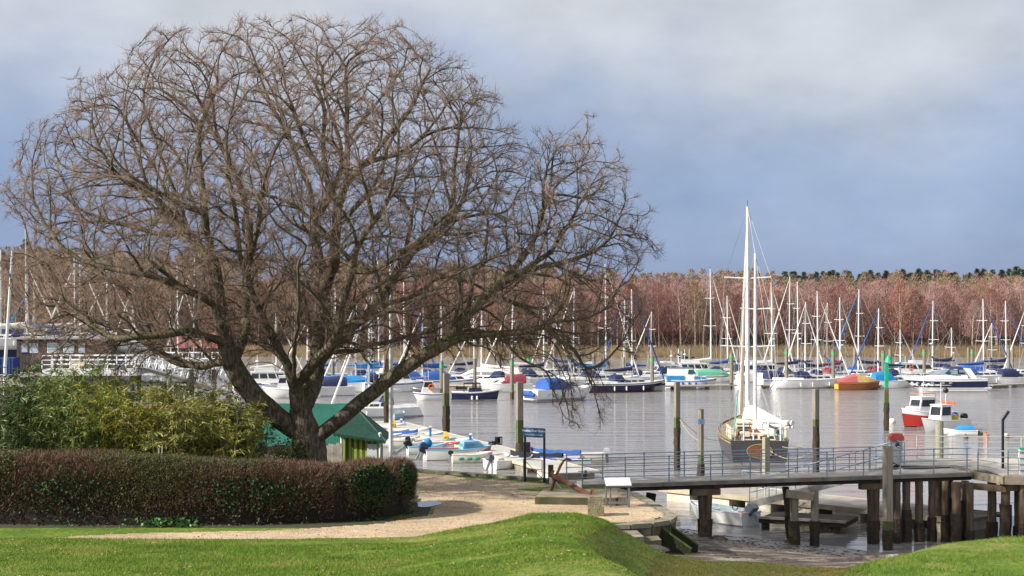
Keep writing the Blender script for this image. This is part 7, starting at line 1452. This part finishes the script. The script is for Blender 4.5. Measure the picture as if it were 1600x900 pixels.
def left_side():
    # white pier platform with railings
    Y = 130.0; zf = lambda py, Y_=Y: CZ-(py-HZ)/F*Y_
    x0, x1 = XY(66, Y), XY(212, Y); zd = zf(577); r = thing('white_pier', 'white platform with white railings above the bamboo at the left', 'pier'); W_ = 3.0
    MB().box(((x0+x1)/2, Y+W_/2, zd-.3), (x1-x0, W_, .6)).build('deck', wpaint, r); zr = zf(556)-zd
    for yy in (0, W_):
        for k in range(3): MB().tube([(x0, Y+yy, zd+zr*(k+1)/3), (x1, Y+yy, zd+zr*(k+1)/3)], .05, 5).build('rail', wpaint, r)
        for k in range(11): x = x0+(x1-x0)*k/10; MB().tube([(x, Y+yy, zd), (x, Y+yy, zd+zr)], .055, 5).build('rail_post', wpaint, r)
    for k in range(4):
        for yy in (.3, W_-.3): x = x0+.4+(x1-x0-.8)*k/3; MB().tube([(x, Y+yy, -1.5), (x, Y+yy, zd-.6)], .2, 8).build('pile', darkwood, r)
    for px, w, h, mt, lab in ((122, 1.4, .75, M('cream_box', (.62, .55, .40), .7), 'cream storage box on the white pier'), (186, .45, .55, M('pier_blue', (.02, .08, .40), .6), 'small blue bin on the white pier'), (152, .5, .6, M('grey_blue_box', (.35, .42, .46), .6), 'grey blue box on the white pier')):
        p = P(px, 0, Y+1.4); o = thing('storage_box', lab, 'box', (p.x, p.y, zd+.003)); MB().box((0, 0, h/2), (w, .8, h)).build('body', mt, o); MB().box((0, 0, h+.03), (w+.06, .86, .06)).build('lid', mt, o)
    x2 = XY(342, Y+8); r = thing('upper_walkway', 'white railed walkway running right from the white pier behind the oak limb', 'walkway'); z2 = zf(580, Y+8)+.6
    MB().box(((x1+x2)/2+.1, Y+8.6, z2-.2), (x2-x1, 1.6, .4)).build('deck', wpaint, r)
    for yy in (7.85, 9.35):
        for k in range(2): MB().tube([(x1+.2, Y+yy, z2+.6*(k+1)), (x2, Y+yy, z2+.6*(k+1))], .05, 5).build('rail', wpaint, r)
        for k in range(7): x = x1+.2+(x2-x1-.2)*k/6; MB().tube([(x, Y+yy, z2), (x, Y+yy, z2+1.2)], .055, 5).build('rail_post', wpaint, r)
    for k in range(3): x = x1+1+(x2-x1-1.6)*k/2; MB().tube([(x, Y+8.6, -1.5), (x, Y+8.6, z2-.4)], .24, 8).build('pile', pileM, r)
    def truss(label, a, b, h, n, w=1.3):
        r = thing('truss_gangway', label, 'gangway', group='white truss gangways'); a, b = Vector(a), Vector(b); d = b-a; s_ = Vector((-d.y, d.x, 0)).normalized()*w/2; up = Vector((0, 0, h))
        MB().bar(a, b, w, .08).build('walkway', plank, r)
        for sg in (-1, 1):
            MB().bar(a+s_*sg, b+s_*sg, .11, .14).build('bottom_chord', wpaint, r); MB().bar(a+s_*sg+up, b+s_*sg+up, .11, .12).build('top_chord', wpaint, r)
            for k in range(n):
                p, q = a+d*(k/n)+s_*sg, a+d*((k+1)/n)+s_*sg; m = (p+q)/2+up; MB().bar(p, m, .07, .07).build('web_bar', wpaint, r); MB().bar(m, q, .07, .07).build('web_bar', wpaint, r)
            for e in (a, b): MB().bar(e+s_*sg, e+s_*sg+up, .09, .09).build('end_post', wpaint, r)
    truss('long white truss gangway sloping down behind the bamboo', P(219, 574, 131), P(352, 612, 150), 1.15, 14)
    truss('shorter white truss gangway sloping down left of the oak limb', P(300, 575, 142), P(366, 600, 158), 1.15, 8)
    p = G(362, 608, 0); r = thing('gangway_pontoon', 'low pontoon at the foot of the white gangways', 'pontoon', (p.x, p.y+3, 0)); MB().box((0, 0, .45), (16, 3, .12)).build('deck', plank, r)
    for k in range(4): MB().box((-6+4*k, 0, .15), (2.4, 2.8, .48)).build('float', concw, r)
    p = P(371, 607, 152); r = thing('lifebuoy', 'orange lifebuoy at the foot of the white gangways', 'lifebuoy', p); MB().tube([(.32*math.cos(a), 0, .32*math.sin(a)) for a in np.linspace(0, 6.28, 15)], .09, 6).build('ring', orangec, r); MB().tube([(0, .12, -1.6), (0, .12, .3)], .05, 5).build('post', wpaint, r)
    # dark windowed hut and the red brown shed
    Y = 150.0; zf2 = lambda py: CZ-(py-HZ)/F*Y; x0, x1 = XY(26, Y), XY(168, Y); zb = Hs((x0+x1)/2, Y); zt = zf2(530); r = thing('harbour_hut', 'long dark low hut with pale windows behind the white pier', 'building'); n = 30; w = (x1-x0)/n
    for k in range(n): MB().box((x0+w*(k+.5), Y, (zb+zt)/2), (w*.95, .06, zt-zb)).build('wall_board', M('hut_boards', (.07, .058, .052), .85, (.045, .04, .036), 3, rand=.2), r)
    MB().box(((x0+x1)/2, Y+2.05, (zb+zt)/2), (x1-x0-.05, 4, zt-zb-.02)).build('inner_walls', darkwood, r)
    m_ = MB(); m_.box(((x0+x1)/2, Y+1.9, zt+.10), (x1-x0+.8, 5.0, .2)); m_.build('flat_roof', M('hut_roof', (.34, .34, .35), .8), r)
    for a, b, c_ in ((33, 45, 'dark'), (47, 60, ''), (74, 93, ''), (99, 116, ''), (123, 133, '')):
        f = MB().box(((XY(a, Y)+XY(b, Y))/2, Y-.06, zf2(545)+.1), (XY(b, Y)-XY(a, Y), .08, zf2(534)-zf2(550))).build('window', wpaint if not c_ else M('blue_door', (.05, .08, .22), .5), r); MB().box(((XY(a, Y)+XY(b, Y))/2, Y-.105, zf2(545)+.1), (XY(b, Y)-XY(a, Y)-.2, .03, zf2(534)-zf2(550)-.2)).build('pane', M('reflection_tint_pane', (.38, .48, .55), .15), f)  # pale blue pane colour has a reflection painted into it
    p = G(10, 600); o = thing('shipping_container', 'dark blue container at the left edge below the laid up yachts', 'container', (XY(14, 145), 145, Hs(XY(14, 145), 145))); MB().box((0, 0, .85), (1.7, 1.6, 1.7)).build('box', M('container_blue', (.02, .05, .22), .6), o)
    for k in range(5): MB().box((-.68+.34*k, -.83, .85), (.12, .05, 1.5)).build('rib', M('container_blue', (.02, .05, .22), .6), o)
    Y = 235.0; zf3 = lambda py: CZ-(py-HZ)/F*Y; x0, x1 = XY(262, Y), XY(352, Y); r = thing('boat_shed', 'old boat shed with a dull red roof on the far shore left of the oak', 'building'); zb, ze, zt = zf3(562), zf3(543), zf3(520); n = 24; w = (x1-x0)/n
    for k in range(n): MB().box((x0+w*(k+.5), Y, (zb+ze)/2), (w*.95, .08, ze-zb)).build('wall_board', M('shed_brown', (.11, .07, .05), .9, (.07, .05, .04), 2, rand=.2), r)
    MB().box(((x0+x1)/2, Y+3.1, (zb+ze)/2), (x1-x0-.1, 6, ze-zb)).build('inner_walls', darkwood, r)
    m_ = MB(); m_.add([(x0-.4, Y-.5, ze-.1), (x1+.4, Y-.5, ze-.1), (x1+.4, Y+3.2, zt), (x0-.4, Y+3.2, zt), (x1+.4, Y+6.8, ze-.1), (x0-.4, Y+6.8, ze-.1)], [(0, 1, 2, 3), (3, 2, 4, 5), (0, 3, 5), (1, 4, 2), (5, 4, 1, 0)]); m_.build('roof', M('dull_red_roof', (.24, .085, .075), .9, (.17, .07, .06), .6), r)
    MB().box(((x0+x1)/2-1.5, Y-.06, (zb+ze)/2-.2), (2.4, .08, ze-zb-.6)).build('door', darkwood, r)
    # slim white flag staff at the far left, leaning a little
    a = P(8, 572, 120); b = P(19, 392, 120); r = thing('white_staff', 'slim white leaning staff in front of the container at the left edge', 'pole'); MB().tube([(a.x, 120, Hs(a.x, 120)), a, b], [.16, .15, .08], 8).build('staff', alu, r, True)
left_side()
def roughgrass():
    n = 60000; y = rng.uniform(31, 43, n); x = rng.uniform(1.5, 14, n); dp = sdist(x, y, PLAT); dm = sdist(x, y, MOUND); mudl = 41.2-.78*(x-3.6)+.5*wob(x, y, 1.5)
    ok = (dp > -.2) & (dm > -.4) & (y < mudl-.1+rng.normal(0, .25, n)) | ((dm > -.8) & (dm < .7) & (y > 39) & (dp > 1)); x, y = x[ok], y[ok]; n = len(x); h = rng.uniform(.02, .06, n); z = H(x, y)-.01
    d = np.stack([rng.normal(0, .6, n)*h, rng.normal(0, .6, n)*h, h], 1); V, Fq = slivers(np.stack([x, y, z], 1), d, unit(np.stack([rng.normal(size=n), rng.normal(size=n)*.5, np.zeros(n)], 1)), rng.uniform(.010, .02, n)[:, None])
    tag(obj('rough_grass', npmesh('rough_grass', V, Fq, dryM), kind='stuff'), 'thin brownish grass on the bank sloping down to the mud', 'grass')
roughgrass()
def litter():
    n = 900; y = rng.uniform(25, 44, n); x = rng.uniform(-.38, .06, n)*y; ok = (sdist(x, y, PLAT) < 0); x, y = x[ok], y[ok]; n = len(x)
    c = np.stack([x, y, H(x, y)+.045], 1); d = rdir(n)*rng.uniform(.04, .09, n)[:, None]; d[:, 2] *= .3; V, Fq = leaves(c, d, .04)
    tag(obj('fallen_leaves', npmesh('fallen_leaves', V, Fq, M('dry_oak_leaf', (.34, .22, .10), .9, (.22, .13, .06), 6)), kind='stuff'), 'dry brown oak leaves scattered over the lawn and path', 'leaves')
litter()
